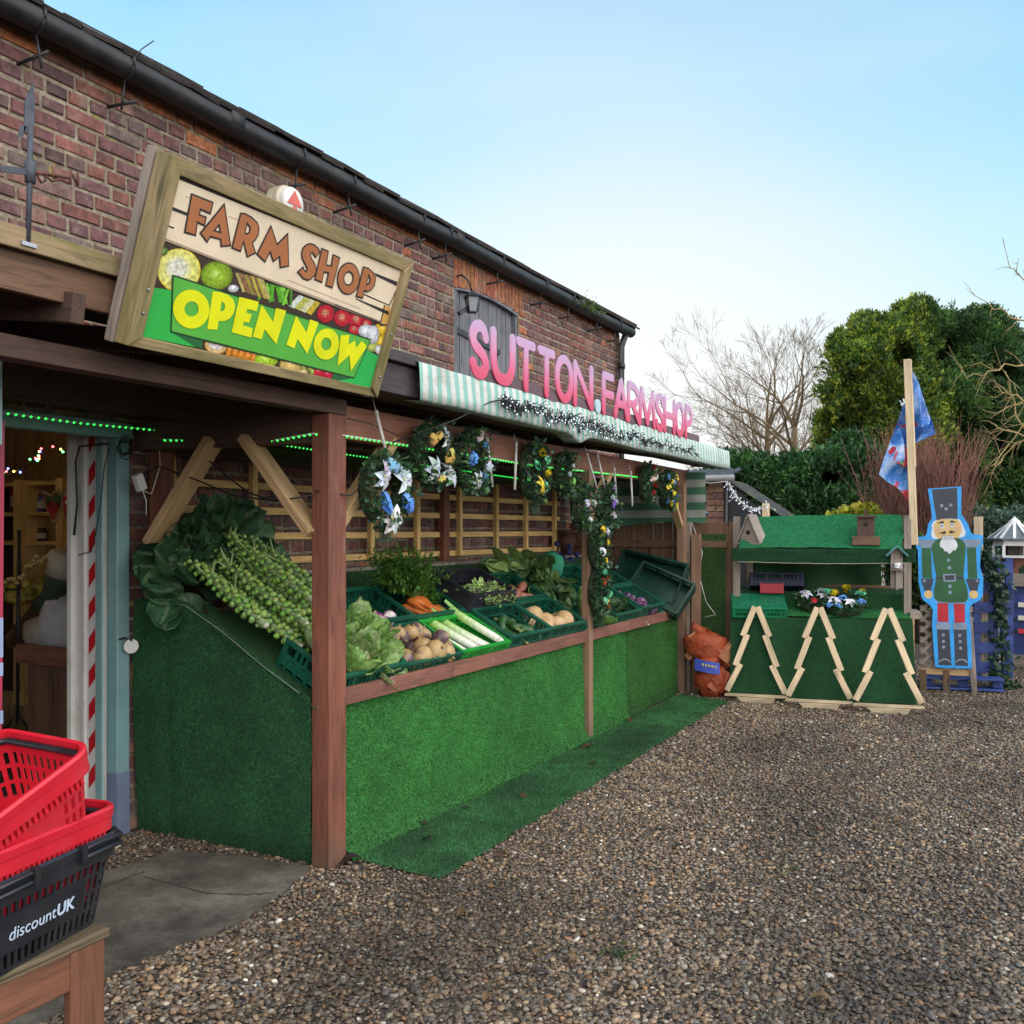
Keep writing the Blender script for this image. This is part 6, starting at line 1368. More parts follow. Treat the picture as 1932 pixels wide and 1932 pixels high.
# bird houses
def prism(b,pts,y0,y1,col=(1,1,1),mat=0):
    n=len(pts); b.add([(x,y0,z) for x,z in pts]+[(x,y1,z) for x,z in pts],[tuple(range(n)),tuple(range(n,2*n))[::-1]]+[(i,i+n,(i+1)%n+n,(i+1)%n) for i in range(n)],col,mat)
def dthing(name,lab,cat_,loc,rotz=0,group=None,ry=0): return thing(name,lab,cat_,group=group,M=DM@Matrix.Translation(loc)@Matrix.Rotation(rotz,4,'Z')@Matrix.Rotation(ry,4,'Y'))
def hole(b,x,y,z,r): b.poly([[V((x+r*math.cos(a),y,z+r*math.sin(a))) for a in np.linspace(0,2*PI,16,False)]],0,(0,-1,0),(.01,.008,.006))
A=dthing('bird_house','triangular pale wood bird house on the left of the turf roof','bird house',(.15,.10,1.475),rad(-24))
b=MB(); prism(b,[(-.10,0),(.10,0),(.0,.24)],0,.14); b.build('body',MT['grey'],A,world=False,bevel=.003); b=MB(); prism(b,[(-.115,-.012),(.115,-.012),(.115,0),(-.115,0)],-.015,.16); prism(b,[(.115,-.01),(.128,0),(.005,.275),(-.006,.262)],-.012,.16); prism(b,[(-.115,-.01),(-.128,0),(-.005,.275),(.006,.262)],-.012,.16); b.build('roof_board',MT['grey'],A,world=False); b=MB(); hole(b,0,-.003,.1,.022); b.build('entry_hole',MT['matte'],A,world=False)
A=dthing('bird_house','dark brown wooden bird feeder on the right of the turf roof','bird house',(1.20,.06,1.46),rad(-3))
b=MB(); b.box((0,.06,.15),(.15,.1,.21)); b.build('back_box',MT['dark'],A,world=False,bevel=.003); b=MB(); b.box((0,.04,.04),(.24,.15,.08)); b.build('tray',MT['brown'],A,world=False,bevel=.003); b=MB(); b.box((0,.05,.265),(.19,.14,.018)); b.box((0,.06,.30),(.03,.03,.06)); b.build('roof_board',MT['dark'],A,world=False); b=MB(); hole(b,0,.007,.19,.02); b.build('entry_hole',MT['matte'],A,world=False)
A=dthing('bird_feeder','pale bird feeder with teal gabled roof and teacup hung on the right post','bird feeder',(1.455,-.06,1.06),0); A.matrix_basis=A.matrix_basis@Matrix.Scale(.68,4)
b=MB(); b.box((0,.05,.28),(.15,.02,.52)); b.box((0,-.01,.27),(.17,.12,.02)); b.box((0,0,.13),(.035,.06,.25)); b.build('back_board',MT['grey'],A,world=False,bevel=.003)
b=MB(); prism(b,[(-.14,.46),(.0,.60),(.0,.57),(-.125,.445)],-.06,.09); prism(b,[(.14,.46),(.0,.60),(.0,.57),(.125,.445)],-.06,.09); b.build('roof',mat_plain('teal_felt',(.06,.2,.19),.7,.2),A,world=False)
b=MB(); b.lathe([(0,0),(.025,0),(.045,.04),(.048,.065),(.044,.065),(.0,.01)],Matrix.Translation((0,-.01,.295)),16); b.lathe([(.02,0),(.075,.012),(.075,.016),(.02,.005)],Matrix.Translation((0,-.01,.282)),18); b.tube([(.045,-.01,.35),(.07,-.01,.345),(.068,-.01,.322),(.042,-.01,.315)],.005,6); b.build('teacup',mat_plain('china',(.7,.7,.7),.2,.05),A,world=False)
# crates, box and wreaths on the display
def dcrate(mat,loc,rz,lab,size,rx=0):
    M=DM@Matrix.Translation(loc)@Matrix.Rotation(rz,4,'Z')@Matrix.Rotation(rx,4,'X'); t_=thing('produce_crate',lab,'crate',group='crates on the turf display',M=M); crate_mesh(*size,mat).build('body',mat,t_,world=False); return t_
A=dcrate(mat_plain('mid_green_plastic',(.008,.16,.07),.4,.2),(.24,.14,.84),rad(7),'upturned green crate at the left end of the turf display',(.50,.36,.09)); A.matrix_basis=A.matrix_basis@Matrix.Rotation(rad(19),4,'X')@Matrix.Translation((0,0,.09))@Matrix.Rotation(PI,4,'X')
b=MB(); 
for k in range(9): b.box((-.22+.055*k,0,-.002),(.01,.29,.006))
for k in range(6): b.box((0,-.13+.052*k,-.002),(.47,.01,.007))
b.build('base_lattice',A.children[0].data.materials[0],A,world=False)
dcrate(mat_plain('navy_plastic',(.007,.01,.04),.4,.2),(.40,.45,1.0),rad(4),'navy blue crate tilted behind the green crate',(.5,.34,.13),rad(-22))
A=dthing('red_box','small red wooden box on the navy crate','box',(.36,.30,.985),rad(3)); b=MB()
for q,s in (((0,-.05,.055),(.22,.012,.09)),((0,.06,.06),(.22,.012,.1)),((-.105,0,.06),(.012,.1,.1)),((.105,0,.06),(.012,.1,.1)),((0,0,.01),(.2,.1,.012))): b.box(q,s)
b.build('body',mat_plain('red_paint',(.35,.02,.03),.5,.15),A,world=False,bevel=.002)
MF=Matrix.Rotation(DA-PI/2,4,'Z')@Matrix.Rotation(rad(-62),4,'Y')
wreath(0,0,0,.17,.17,'wreath with white flowers and a red ribbon lying left on the turf display',[('lily','w',-.5,.3,.07),('lily','w',.5,.1,.08),('bow','r',.0,-.5,.05),('lily','s',.3,.7,.06)],420,21,c=D(.76,.27,.91),Mx=MF)
wreath(0,0,0,.19,.19,'wreath with yellow roses and blue flowers in the middle of the turf display',[('rose','y',-.45,.5,.07),('rose','y',.1,.95,.07),('bow','g',.7,.5,.06),('bow','g',-.75,.8,.05),('rose','y',.85,.75,.05),('puff','b',-.1,.1,.06),('puff','b',.75,-.2,.06),('lily','w',-.5,-.1,.07),('lily','w',.25,-.25,.07),('puff','b',-.7,-.5,.05),('puff','b',-.3,-.6,.05)],520,22,c=D(1.02,.14,.90),Mx=MF)
# flat softwood tree frames leaning on the cloth
def tree_frame(base,s,rz,lab,lean,kn):
    t_=thing('tree_frame',lab,'tree frame',group='wooden christmas tree frames',M=Matrix.Translation(base)@Matrix.Rotation(rz,4,'Z')@Matrix.Rotation(lean,4,'X')@Matrix.Scale(s,4)); th=.045
    def brd(nm,a,c_,w_=.052):
        b=MB(); b.beam(V((a[0],0,a[1])),V((c_[0],0,c_[1])),w_,th,(0,1,0)); b.build(nm,MT['fresh'],t_,world=False,bevel=.003)
    for sx in (-1,1):
        brd('upper_limb',(sx*.012,.835),(sx*.121,.56)); brd('middle_limb',(sx*.079,.575),(sx*.187,.285)); brd('lower_limb',(sx*.14,.30),(sx*.262,.048))
    b=MB(); prism(b,[(-.288,.0),(.288,.0),(.277,.027),(-.277,.027)],-.0226,.0226); b.build('base_bar',MT['fresh'],t_,world=False,bevel=.003)
    b=MB(); prism(b,[(-.13,-.052),(.15,-.052),(.175,-.003),(-.175,-.003)],-.0224,.0224); b.build('trunk_block',MT['fresh'],t_,world=False,bevel=.003)
def gp(px,py): return P(px,py,z=0)
for (px,py,s,rz,lab,ln) in ((1426,1326,1.0,DA,'wooden tree frame on the left leaning against the turf cloth',-.1),(1545,1337,1.02,DA,'wooden tree frame in the middle leaning against the turf cloth',-.12),(1676,1346,1.03,DA,'wooden tree frame on the right leaning against the turf cloth',-.1)):
    q=gp(px,py); q.z=.052; tree_frame(q,s,rz,lab,ln,0)
# net bag of logs
q=gp(1332,1318); LB=thing('log_net_bag','orange net bag of kindling logs with blue label standing beside the turf screen','log bag',q)
b=MB(); rs=random.Random(4)
def logs(c,n,sp):
    for k in range(n):
        b.box(c+V((rs.gauss(0,sp[0]),rs.gauss(0,sp[1]),rs.gauss(0,sp[2]))),(rs.uniform(.12,.2),rs.uniform(.06,.09),rs.uniform(.07,.1)),random.choice([(.42,.13,.06),(.33,.09,.045),(.48,.2,.1)]),0,Euler((rs.uniform(-1,1),rs.uniform(-1,1),rs.uniform(0,3))).to_matrix().to_4x4())
logs(q+V((.02,.12,.13)),13,(.07,.04,.05)); logs(q+V((-.04,.13,.45)),14,(.09,.04,.07)); b.build('log',mat_col('cut_log',.8,.3,14),LB); LB.children[0]['kind']='stuff'
t=NT('orange_net'); v=t.vec((1,1,1)); vo=t.n('ShaderNodeTexVoronoi',feature='DISTANCE_TO_EDGE'); vo.inputs['Scale'].default_value=90; t.l(v,vo.inputs['Vector'])
a=t.ramp(vo.outputs['Distance'],[(.07,(1,1,1)),(.14,(.22,.22,.22))]); t.l(a,t.b.inputs['Alpha']); MNET=t.out(t.ramp(t.noise(v,9,3),[(.3,(.32,.04,.015)),(.7,(.55,.1,.03))]),.6)
b=MB(); b.ball(q+V((.02,.12,.16)),(.165,.12,.17),3,amp=.3,fr=2.2); b.ball(q+V((-.04,.13,.49)),(.20,.13,.155),3,amp=.35,fr=2.3); b.tube([q+V((-.08,.13,.6)),q+V((-.13,.12,.66)),q+V((-.16,.1,.67))],[.08,.03,.05],10); b.tube([q+V((0,.12,.3)),q+V((-.01,.12,.38))],[.12,.13],14); b.build('net',MNET,LB)
b=MB(); b.grid(lambda u,v:q+V((-.10+.24*u,-.035-.02*math.sin(u*PI)+.012*noise.noise(V((u*6,v*5,1))),.27+.11*v-.03*u)),8,5,(.06,.1,.5)); b.build('label',MT['paint'],LB)
b=MB(); 
for k in range(5): b.box(q+V((-.01+.03*k,-.064,.33-.004*k)),(.018,.002,.022),(.6,.5,.15))
b.build('label_print',MT['paint'],LB)
# flagpole with printed flag
FP=thing('flagpole','pale square timber flagpole fixed to the right post of the turf display','flagpole',P(1724,1026,d=9.0)); p1=P(1712,678,d=8.95); p0=P(1725,1028,d=8.95)
part('pole',MT['fresh'],FP,(p0,p1,.065,.045,(0,1,0))); part('batten',MT['fresh'],FP,(p0.lerp(p1,.42)+RT*.036-FW*.0,p1+RT*.03,.018,.02,(0,1,0)))
cF=(2100,850,.4658)
t=NT('flag_print'); v=t.vec(); c=t.ramp(t.noise(v,3.2,5,.6,.5),[(.28,(.02,.05,.25)),(.43,(.05,.22,.6)),(.53,(.28,.45,.78)),(.64,(.7,.74,.88))])
c=t.mix(c,(.55,.03,.06),t.ramp(t.noise(t.vec((1,1,1.3)),4.1,2),[(.60,(0,)*3),(.625,(1,)*3)])); c=t.mix(c,(.05,.22,.16),t.ramp(t.noise(t.vec((1.2,1,1)),5.1,2),[(.68,(0,)*3),(.7,(1,)*3)]))
vo=t.n('ShaderNodeTexVoronoi'); vo.inputs['Scale'].default_value=26; t.l(v,vo.inputs['Vector']); c=t.mix(c,(.75,.8,.9),t.ramp(vo.outputs['Distance'],[(.12,(1,)*3),(.16,(0,)*3)])); MFL=t.out(t.mix(c,t.attr('Col').outputs['Color'],1,'MULTIPLY'),.7)
FL=thing('printed_flag','blue christmas flag printed with red presents hanging limp around the flagpole','flag',P(1712,760,d=9.0))
def fpoly(nm,pts,d,sh):
    L=[P(*K(cF,x,y),d=d) for x,y in pts]; c_=sum(L,V())/len(L); b=MB(); vs=[c_-FW*.05]+L; n=len(L)
    # subdivided fan with soft folds
    m=7; rows=[]
    for k in range(m+1): rows+= [c_.lerp(p,k/m)-FW*(.05*(1-k/m))+FW*.05*math.sin(9*((c_.lerp(p,k/m)).dot(RT))*2.2+k) for p in L]
    b.add(rows,[(k*n+i,k*n+(i+1)%n,(k+1)*n+(i+1)%n,(k+1)*n+i) for k in range(m) for i in range(n)],sh,smooth=True); b.build(nm,MFL,FL)
fpoly('fold',[(278,115),(318,230),(345,300),(368,380),(385,450),(330,480),(290,500),(283,300)],9.02,(.85,.9,1)); fpoly('fold',[(238,275),(215,300),(200,350),(180,420),(160,490),(130,590),(107,660),(150,700),(200,745),(250,808),(262,770),(268,660),(262,520),(250,400)],9.06,(1,1,1))
b=MB(); pc=P(*K(cF,215,575),d=9.0); 
b.poly([[P(*K(cF,x,y),d=8.99) for x,y in ((185,545),(240,525),(262,590),(235,625),(175,590))]],.002,-FW,(.5,.04,.06)); b.poly([[P(*K(cF,x,y),d=8.985) for x,y in ((205,538),(216,533),(228,612),(212,606))]],.0005,-FW,(.1,.25,.12)); b.build('present_print',MT['paint'],FL)
# nutcracker board
ND=9.35; NC=thing('nutcracker_board','painted plywood nutcracker soldier cutout with blue edge and black top hat','cutout board',P(1797,1258,d=ND))
n1=(2230,1180,180/1449); n2=(2230,1400,180/1449); nn=V((math.sin(DA),-math.cos(DA),0)); no=P(1797,1258,d=ND)
def NQ(c,x,y,l): return PP(*K(c,x,y),no+nn*l,nn)
def npoly(name,items,lay):
    grp=name in ('hat','face','beard','belt_buckle','jacket','boot'); b=MB()
    for i,(c,pts,col) in enumerate(items):
        b.poly([[NQ(c,x,y,lay+.0004*i) for x,y in pts]],0,nn,col)
        if not grp: b.build(name,MT['boardpaint'],NC); b=MB()
    if grp: b.build(name,MT['boardpaint'],NC)
b=MB(); BL=(.02,.32,.78)
out=[(n1,p) for p in ((285,105),(945,60),(942,610),(1010,690),(1070,800),(1130,970),(1180,1000),(1365,1020),(1370,1180),(1325,1280),(1310,1650),(1372,1850))]+[(n2,p) for p in ((1375,150),(1360,450),(1300,530),(1150,610),(1108,670),(1115,900),(1135,1150),(1145,1500),(1150,1868),(700,1862),(460,1845),(425,1820),(400,1500),(375,1100),(365,1000),(385,720),(330,630),(210,540),(160,470),(130,300),(95,160))]+[(n1,p) for p in ((100,1860),(90,1330),(50,1240),(45,1060),(230,1040),(265,990),(290,800),(365,690),(345,500))]
b.poly([[NQ(c,x,y,0) for c,(x,y) in out]],.018,nn,BL); b.build('board',MT['boardpaint'],NC)
NK=(.028,.032,.05); GYB=(.2,.26,.36); GRN=(.008,.09,.022); SKN=(.62,.42,.16); RED=(.42,.008,.02); WHT=(.66,.68,.72)
def circ(c,x,y,r,col): return (c,[(x+r*math.cos(a),y+r*math.sin(a)) for a in np.linspace(0,2*PI,18,False)],col)
npoly('hat',[(n1,[(360,122),(862,88),(870,698),(760,688),(600,695),(456,728)],NK)]+[circ(n1,x,y,32,GYB) for x,y in ((555,437),(735,428),(645,500))],.0006)
npoly('hair',[(n1,[(460,725),(400,745),(358,810),(365,880),(350,1020),(385,1085),(490,1095),(560,900)],WHT),(n1,[(860,700),(915,715),(955,790),(1000,890),(1028,960),(1010,1040),(930,1065),(860,1060)],WHT)],.0006)
def blot(c,x,y,rx,ry,col,rot=0): return (c,ell(x,y,rx,ry,rot,20),col)
npoly('face',[(n1,[(470,725),(560,702),(700,696),(860,705),(915,770),(950,870),(945,950),(885,1075),(480,1085),(420,1000),(400,900),(410,800)],SKN),blot(n1,480,905,38,34,(.6,.33,.3)),blot(n1,850,885,38,34,(.6,.33,.3)),blot(n1,668,870,17,52,(.58,.34,.36)),
 blot(n1,562,840,40,60,(.05,.05,.06)),blot(n1,562,840,35,55,(.6,.66,.72)),blot(n1,558,840,15,24,(.01,.01,.02)),blot(n1,758,815,36,60,(.05,.05,.06)),blot(n1,758,815,31,55,(.6,.66,.72)),blot(n1,758,812,14,24,(.01,.01,.02)),
 (n1,[(468,788),(530,750),(570,738),(600,752),(605,775),(580,785),(530,782)],(.015,.012,.015)),(n1,[(725,772),(722,745),(750,730),(785,738),(855,765),(800,770),(750,775)],(.015,.012,.015)),
 (n1,[(495,968),(560,962),(600,938),(635,940),(645,970),(620,992),(580,990)],(.015,.012,.015)),(n1,[(855,950),(800,955),(755,928),(715,928),(702,955),(720,985),(780,975)],(.015,.012,.015))],.0012)
npoly('jacket',[(n1,[(380,1190),(440,1115),(520,1085),(880,1075),(960,1110),(1015,1180),(1030,1260),(1000,1650),(985,1800),(1000,1932),(440,1932),(445,1800),(400,1550),(350,1270)],GRN),
 (n2,[(445,90),(985,90),(1010,150),(1050,250),(1072,380),(1070,500),(1040,565),(960,588),(520,572),(440,540),(408,480),(400,330),(430,200)],GRN),(n2,[(415,488),(470,545),(560,565),(950,572),(1020,560),(1062,510),(1050,550),(960,592),(520,578),(440,545)],GYB),
 (n2,[(440,68),(985,60),(1000,118),(442,120)],NK)],.0006)
npoly('epaulette',[(n1,[(75,1108),(435,1108),(380,1190),(350,1268),(160,1265),(75,1195)],GYB),(n1,[(965,1105),(1340,1105),(1325,1175),(1250,1250),(1040,1262),(1010,1180)],GYB)],.0010)
npoly('sleeve',[(n1,[(162,1268),(345,1270),(355,1600),(368,1868),(180,1866),(165,1500)],GRN),(n1,[(1045,1265),(1230,1255),(1245,1650),(1258,1870),(1075,1870),(1060,1500)],GRN)],.0010)
npoly('cuff',[(n2,[(145,105),(402,100),(345,332),(215,338)],NK),(n2,[(1030,105),(1308,105),(1255,340),(1110,338)],NK),circ(n2,213,147,28,GYB),circ(n2,1250,147,26,GYB)],.0016)
npoly('hand',[blot(n2,295,412,82,80,SKN),blot(n2,1182,415,90,82,SKN)],.0016)
npoly('beard',[(n1,[(560,1095),(800,1095),(850,1150),(872,1230),(845,1285),(820,1330),(790,1310),(708,1392),(650,1330),(615,1342),(590,1290),(520,1240),(520,1170)],WHT),(n1,[(572,1028),(785,1025),(790,1105),(580,1110)],(.15,.18,.28))]+[(n1,[(580+35*k,1034+38*r),(608+35*k,1034+38*r),(608+35*k,1064+38*r),(580+35*k,1064+38*r)],WHT) for k in range(6) for r in range(2)],.0026)
npoly('button',[circ(n1,690,1512,34,GYB),circ(n1,708,1660,36,GYB),circ(n2,718,250,35,GYB),circ(n2,720,373,34,GYB)],.0026)
npoly('belt_buckle',[(n2,[(580,12),(832,5),(838,160),(592,166)],GYB),(n2,[(612,40),(802,34),(805,128),(622,132)],NK)],.0030)
npoly('trousers',[(n2,[(470,582),(682,586),(692,962),(472,948)],RED),(n2,[(792,592),(1012,600),(1015,970),(808,968)],RED)],.0005)
npoly('boot',[(n2,[(462,1090),(708,1100),(748,1808),(495,1800)],NK),(n2,[(790,1098),(1045,1100),(1075,1820),(822,1812)],NK),(n2,[(448,985),(470,965),(715,968),(732,990),(730,1070),(712,1102),(468,1098),(446,1070)],GYB),(n2,[(778,985),(795,968),(1035,978),(1055,1000),(1050,1085),(1035,1105),(795,1105),(782,1080)],GYB)]+[circ(n2,x,y,31,GYB) for x,y in ((588,1210),(590,1335),(594,1445),(910,1217),(920,1340),(928,1470))]+[(n2,[(498,1720),(560,1680),(620,1668),(690,1690),(742,1740),(740,1760),(680,1715),(620,1700),(560,1710),(500,1750)],GYB),(n2,[(830,1730),(880,1690),(945,1678),(1010,1690),(1068,1740),(1065,1765),(1000,1715),(945,1702),(885,1715),(830,1752)],GYB)],.0008)
part('leg_prop',MT['grey'],NC,(P(1839,1312,d=9.3)+V((0,0,.0)),P(1833,1165,d=9.36)+FW*.04,.05,.04,(0,1,0)))
# lattice, blue pallets, ivy
LT=thing('lattice_panel','diamond lattice panel standing behind the nutcracker board','lattice',P(1760,1265,d=9.55))
lo,ld=P(1737,1262,d=9.5),None; ax=V((math.cos(DA),math.sin(DA),0)); lw=.47; lh=1.12
def lat(s0,sgn,off):
    # clip a diagonal to the panel rectangle
    a=[]; 
    for k in range(61):
        u=lw*k/60; z=s0+sgn*u
        if 0<=z<=lh: a.append((u,z))
    if len(a)>3: return (lo+ax*a[0][0]+V((0,0,a[0][1]))+nn*off,lo+ax*a[-1][0]+V((0,0,a[-1][1]))+nn*off)
for k in range(20):
    for sg in (1,-1):
        q=lat(-lw+.105*k if sg==1 else .105*k,sg,.008*sg)
        if q: part('slat',MT['grey'],LT,(q[0],q[1],.032,.008,nn),bevel=0)
part('rail',MT['pineb'],LT,(lo-V((0,0,.02)),lo+ax*lw-V((0,0,.02)),.04,.06)); part('rail',MT['pineb'],LT,(lo+V((0,0,lh)),lo+ax*lw+V((0,0,lh)),.04,.06))
for k in (.05,.5): part('foot',MT['brown'],LT,(lo+ax*lw*k,V(((lo+ax*lw*k).x,(lo+ax*lw*k).y,0)),.06,.06,(0,1,0)))
def pallet(name,lab,o,ax_,w_,h_,nb,mat,upright=True,frame=None):
    t_=thing(name,lab,'pallet',V((o.x,o.y,0)),group='blue painted pallets'); up=V((0,0,1)); n3=ax_.cross(up)
    for k in range(3): part('bearer',mat,t_,(o+ax_*(w_*k/2),o+ax_*(w_*k/2)+up*h_,.07,.06,n3),bevel=.003)
    for k in range(nb): part('slat',mat,t_,(o+up*(h_*(k+.5)/nb)-ax_*.03+n3*.04,o+up*(h_*(k+.5)/nb)+ax_*(w_+.03)+n3*.04,.02,h_/nb*.55,up),bevel=.003)
    return t_
po=P(1842,1305,d=9.75); po.z=.1; pallet('blue_pallet','blue painted pallet standing behind the nutcracker prop',po,ax,.30,1.22,6,MT['blue'])
t_=thing('blue_pallet','blue painted pallet lying under the lattice panel','pallet',P(1742,1300,d=9.6),group='blue painted pallets'); q=P(1742,1308,d=9.6); q.z=0
for z in (.03,.13): part('deck_board',MT['blue'],t_,(q+V((0,0,z)),q+ax*.72+V((0,0,z)),.2,.022))
for k in (0,.5,1): part('block',MT['blue'],t_,(q+ax*(.04+.64*k)+V((0,0,.045)),q+ax*(.04+.64*k)+V((0,0,.118)),.09,.1,UY))
IV=thing('ivy_garland','trailing artificial ivy garland on the end of the blue pallet','garland',P(1880,1300,d=9.7)); vv=[];ff=[];cc=[]; pth=[P(x,y,d=9.65) for x,y in ((1845,1042),(1868,1060),(1880,1100),(1884,1170),(1886,1240),(1888,1290),(1895,1308),(1915,1300))]
for i in range(900):
    k=random.uniform(0,6.99); p=pth[int(k)].lerp(pth[int(k)+1],k%1)+RT*random.gauss(0,.05)+FW*random.gauss(-.03,.05)+V((0,0,random.gauss(0,.03))); d=V((random.gauss(0,1),random.gauss(-.5,1),random.gauss(-.6,.6))).normalized(); L=random.uniform(.04,.09); s=d.cross(V((random.gauss(0,1),random.gauss(0,1),random.gauss(0,1)))).normalized()*L*.4; j=len(vv); vv+=[p,p+d*L*.4+s,p+d*L,p+d*L*.4-s]; ff+=[(j,j+1,j+2),(j,j+2,j+3)]; g=random.uniform(.5,1.5); cc+=[(.03*g,.07*g,.035*g)]*2
bulk('ivy_leaves',vv,ff,MT['leaf'],IV,cc)
b=MB(); b.tube(pth,.008,5); b.build('vine',MT['bark'],IV)
PFN=thing('pallet_fence','blue and grey pallet fence at the right edge under the dovecote','fence',P(1900,1262,d=11)); ax2=V((math.cos(rad(-12)),math.sin(rad(-12)),0)); q=P(1880,1262,d=11.0); q.z=0
h_=1.03
part('top_rail',MT['grey'],PFN,(q+V((0,0,h_)),q+ax2*2.4+V((0,0,h_)),.05,.14)); part('bottom_rail',MT['grey'],PFN,(q+V((0,0,.12)),q+ax2*2.4+V((0,0,.12)),.05,.12))
for k in range(7): part('upright',MT['grey'],PFN,(q+ax2*(.1+.36*k),q+ax2*(.1+.36*k)+V((0,0,h_+.05)),.08,.05,UY)); part('blue_board',MT['blue'],PFN,(q+ax2*(.28+.36*k)+V((0,.07,.1)),q+ax2*(.28+.36*k)+V((0,.07,h_)),.2,.02,UY))
for k in range(3):
    for z in (.45,.6,.75):
        b=MB(); b.box(q+ax2*(.27+.36*k)+V((0,.02,z)),(.09,.06,.05),(.6,.55,.48) if z>.5 else (.5,.03,.04)); b.build('block',MT['matte'],PFN)
for (px,py0,py1,d,wd,lab) in ((1846,975,1262,9.9,.085,'pale timber stake behind the nutcracker shoulder'),(1445,950,1262,11.2,.075,'short pale stake holding the light string behind the turf roof')):
    a=P(px,py0,d=d); b=MB(); b.beam((a.x,a.y,0),a,wd,.05,UY); tag(b.build('timber_stake',MT['fresh'],bevel=.003),lab,'stake')
# dovecote
q=P(1914,1095,d=12.0); DC=thing('dovecote','white hexagonal dovecote with grey striped roof on a brown post','dovecote',V((q.x,q.y,0))); zb=P(1914,1052,d=12).z; zt=P(1914,1018,d=12).z
part('post',MT['beam'],DC,(V((q.x,q.y,0)),V((q.x,q.y,zb)),.09,.09,UY)); b=MB(); T0=Matrix.Translation((q.x,q.y,0)); b.lathe([(.05,zb-.14),(.17,zb-.01)],T0,4,smooth=False); b.build('bracket',MT['beam'],DC)
hR=.235; b=MB(); b.lathe([(0,zb),(hR+.02,zb),(hR+.02,zb+.03),(hR,zb+.03)],T0,6,smooth=False)
for k in range(6):
    a=k*PI/3; b.beam((q.x+hR*math.cos(a),q.y+hR*math.sin(a),zb+.02),(q.x+hR*math.cos(a),q.y+hR*math.sin(a),zb+.16),.035,.035,UY)
b.lathe([(0,zb+.15),(hR+.01,zb+.15),(hR,zt+.02),(0,zt+.02)],T0,6,smooth=False); b.build('house',MT['white'],DC)
b=MB(); b.lathe([(0,zb+.03),(.13,zb+.03),(.13,zb+.15)],T0,6,(.05,.04,.035),smooth=False)
for k in range(6):
    a=k*PI/3+PI/6; r=hR*.87; u=V((-math.sin(a),math.cos(a),0)); c_=V((q.x+r*math.cos(a)*1.005,q.y+r*math.sin(a)*1.005,zb+.235)); pts=[c_+u*(.03*math.cos(t_))+V((0,0,.035*math.sin(t_)+(0 if math.sin(t_)>0 else -.01))) for t_ in np.linspace(0,2*PI,14,False)]; b.poly([pts],.003,(math.cos(a),math.sin(a),0),(.04,.02,.015))
b.build('entry_hole',MT['matte'],DC)
b=MB(); b.lathe([(hR+.07,zt),(hR+.07,zt+.012),(.05,zt+.21),(0,zt+.21)],T0,6,(.13,.15,.17),smooth=False); b.build('roof',MT['matte'],DC); b=MB()
for k in range(12):
    a=k*PI/6; r=hR+.075 if k%2==0 else (hR+.07)*.87; b.beam((q.x+r*math.cos(a),q.y+r*math.sin(a),zt+.016),(q.x+.05*math.cos(a),q.y+.05*math.sin(a),zt+.222),.035,.008)
b.lathe([(.07,zt+.2),(.07,zt+.225),(0,zt+.29)],T0,6,smooth=False); b.build('roof_batten',MT['white'],DC)
# solar light
q=P(1325,969,y=9.4); b=MB(); b.box(q,(.11,.07,.018),M=Matrix.Rotation(.2,4,'X')); tl=thing('solar_light','small dark solar lamp panel on an arm above the fence','solar lamp',q); b.build('solar_panel',mat_plain('solar',(.02,.035,.1),.2,.2),tl); b=MB(); b.tube([q,P(1300,985,y=9.4),P(1297,1000,y=9.4)],.007,6); b.build('arm',MT['metal'],tl)
b=MB(); b.tube([P(1285,893,y=9.3),P(1305,985,y=9.3),P(1325,1040,y=9.25),P(1320,1090,y=9.2),P(1332,1135,y=9.2),P(1350,1160,y=9.15),P(1328,1165,y=9.15)],.0035,5); tag(b.build('white_cable',MT['white']),'thin white cable trailing down in front of the turf screen','cable')
# brick outbuilding behind
OB=thing('outbuilding','low brick outbuilding with pale blue door and corrugated roof behind the fence','building',(-4.5,12.1,0)); YO=12.0; x1=P(1369,905,y=YO).x; ze=P(1369,905,y=YO).z
b=MB(); r=0
while r*.08<ze:
    x=-5.6-(.1 if r%2 else 0)
    while x<x1:
        L=random.choice([.215,.215,.105]); q=(x,min(x+L,x1)); z0=r*.08
        if q[1]-q[0]>.03 and not (q[0]<P(1309,900,y=YO).x and z0<2.1):
            k=random.uniform(.8,1.2); col=tuple(min(1,v_*k) for v_ in random.choice([(.36,.2,.13),(.3,.16,.11),(.42,.26,.17),(.26,.14,.11)])); b.box(((q[0]+q[1])/2,YO,z0+.034),(q[1]-q[0]-.004,.02,.066),col)
        x+=L+.012
    r+=1
b.box((x1-2.05,YO+.45,ze/2),(4.1,.86,ze),(.34,.28,.22)); b.build('wall',MBR,OB)
b=MB(); b.box((P(1299,900,y=YO).x-.2,YO-.03,1.05),(.56,.03,2.1)); b.build('door',mat_plain('pale_blue_door',(.3,.4,.42),.6,.1,4),OB); b=MB(); b.box((P(1303,960,y=YO).x,YO-.055,P(1303,960,y=YO).z),(.25,.012,.05)); b.build('door_hinge',MT['grey'],OB)
b=MB(); nr=90
for i in range(nr):
    xa=-6+(x1+.12+6)*i/nr; xb=-6+(x1+.12+6)*(i+1)/nr; za=.02*math.sin(i*2.1); zb_=.02*math.sin((i+1)*2.1); b.add([(xa,YO-.18,ze+.04+za),(xb,YO-.18,ze+.04+zb_),(xb,YO+.5,ze+.17+zb_),(xa,YO+.5,ze+.17+za)],[(0,1,2,3)])
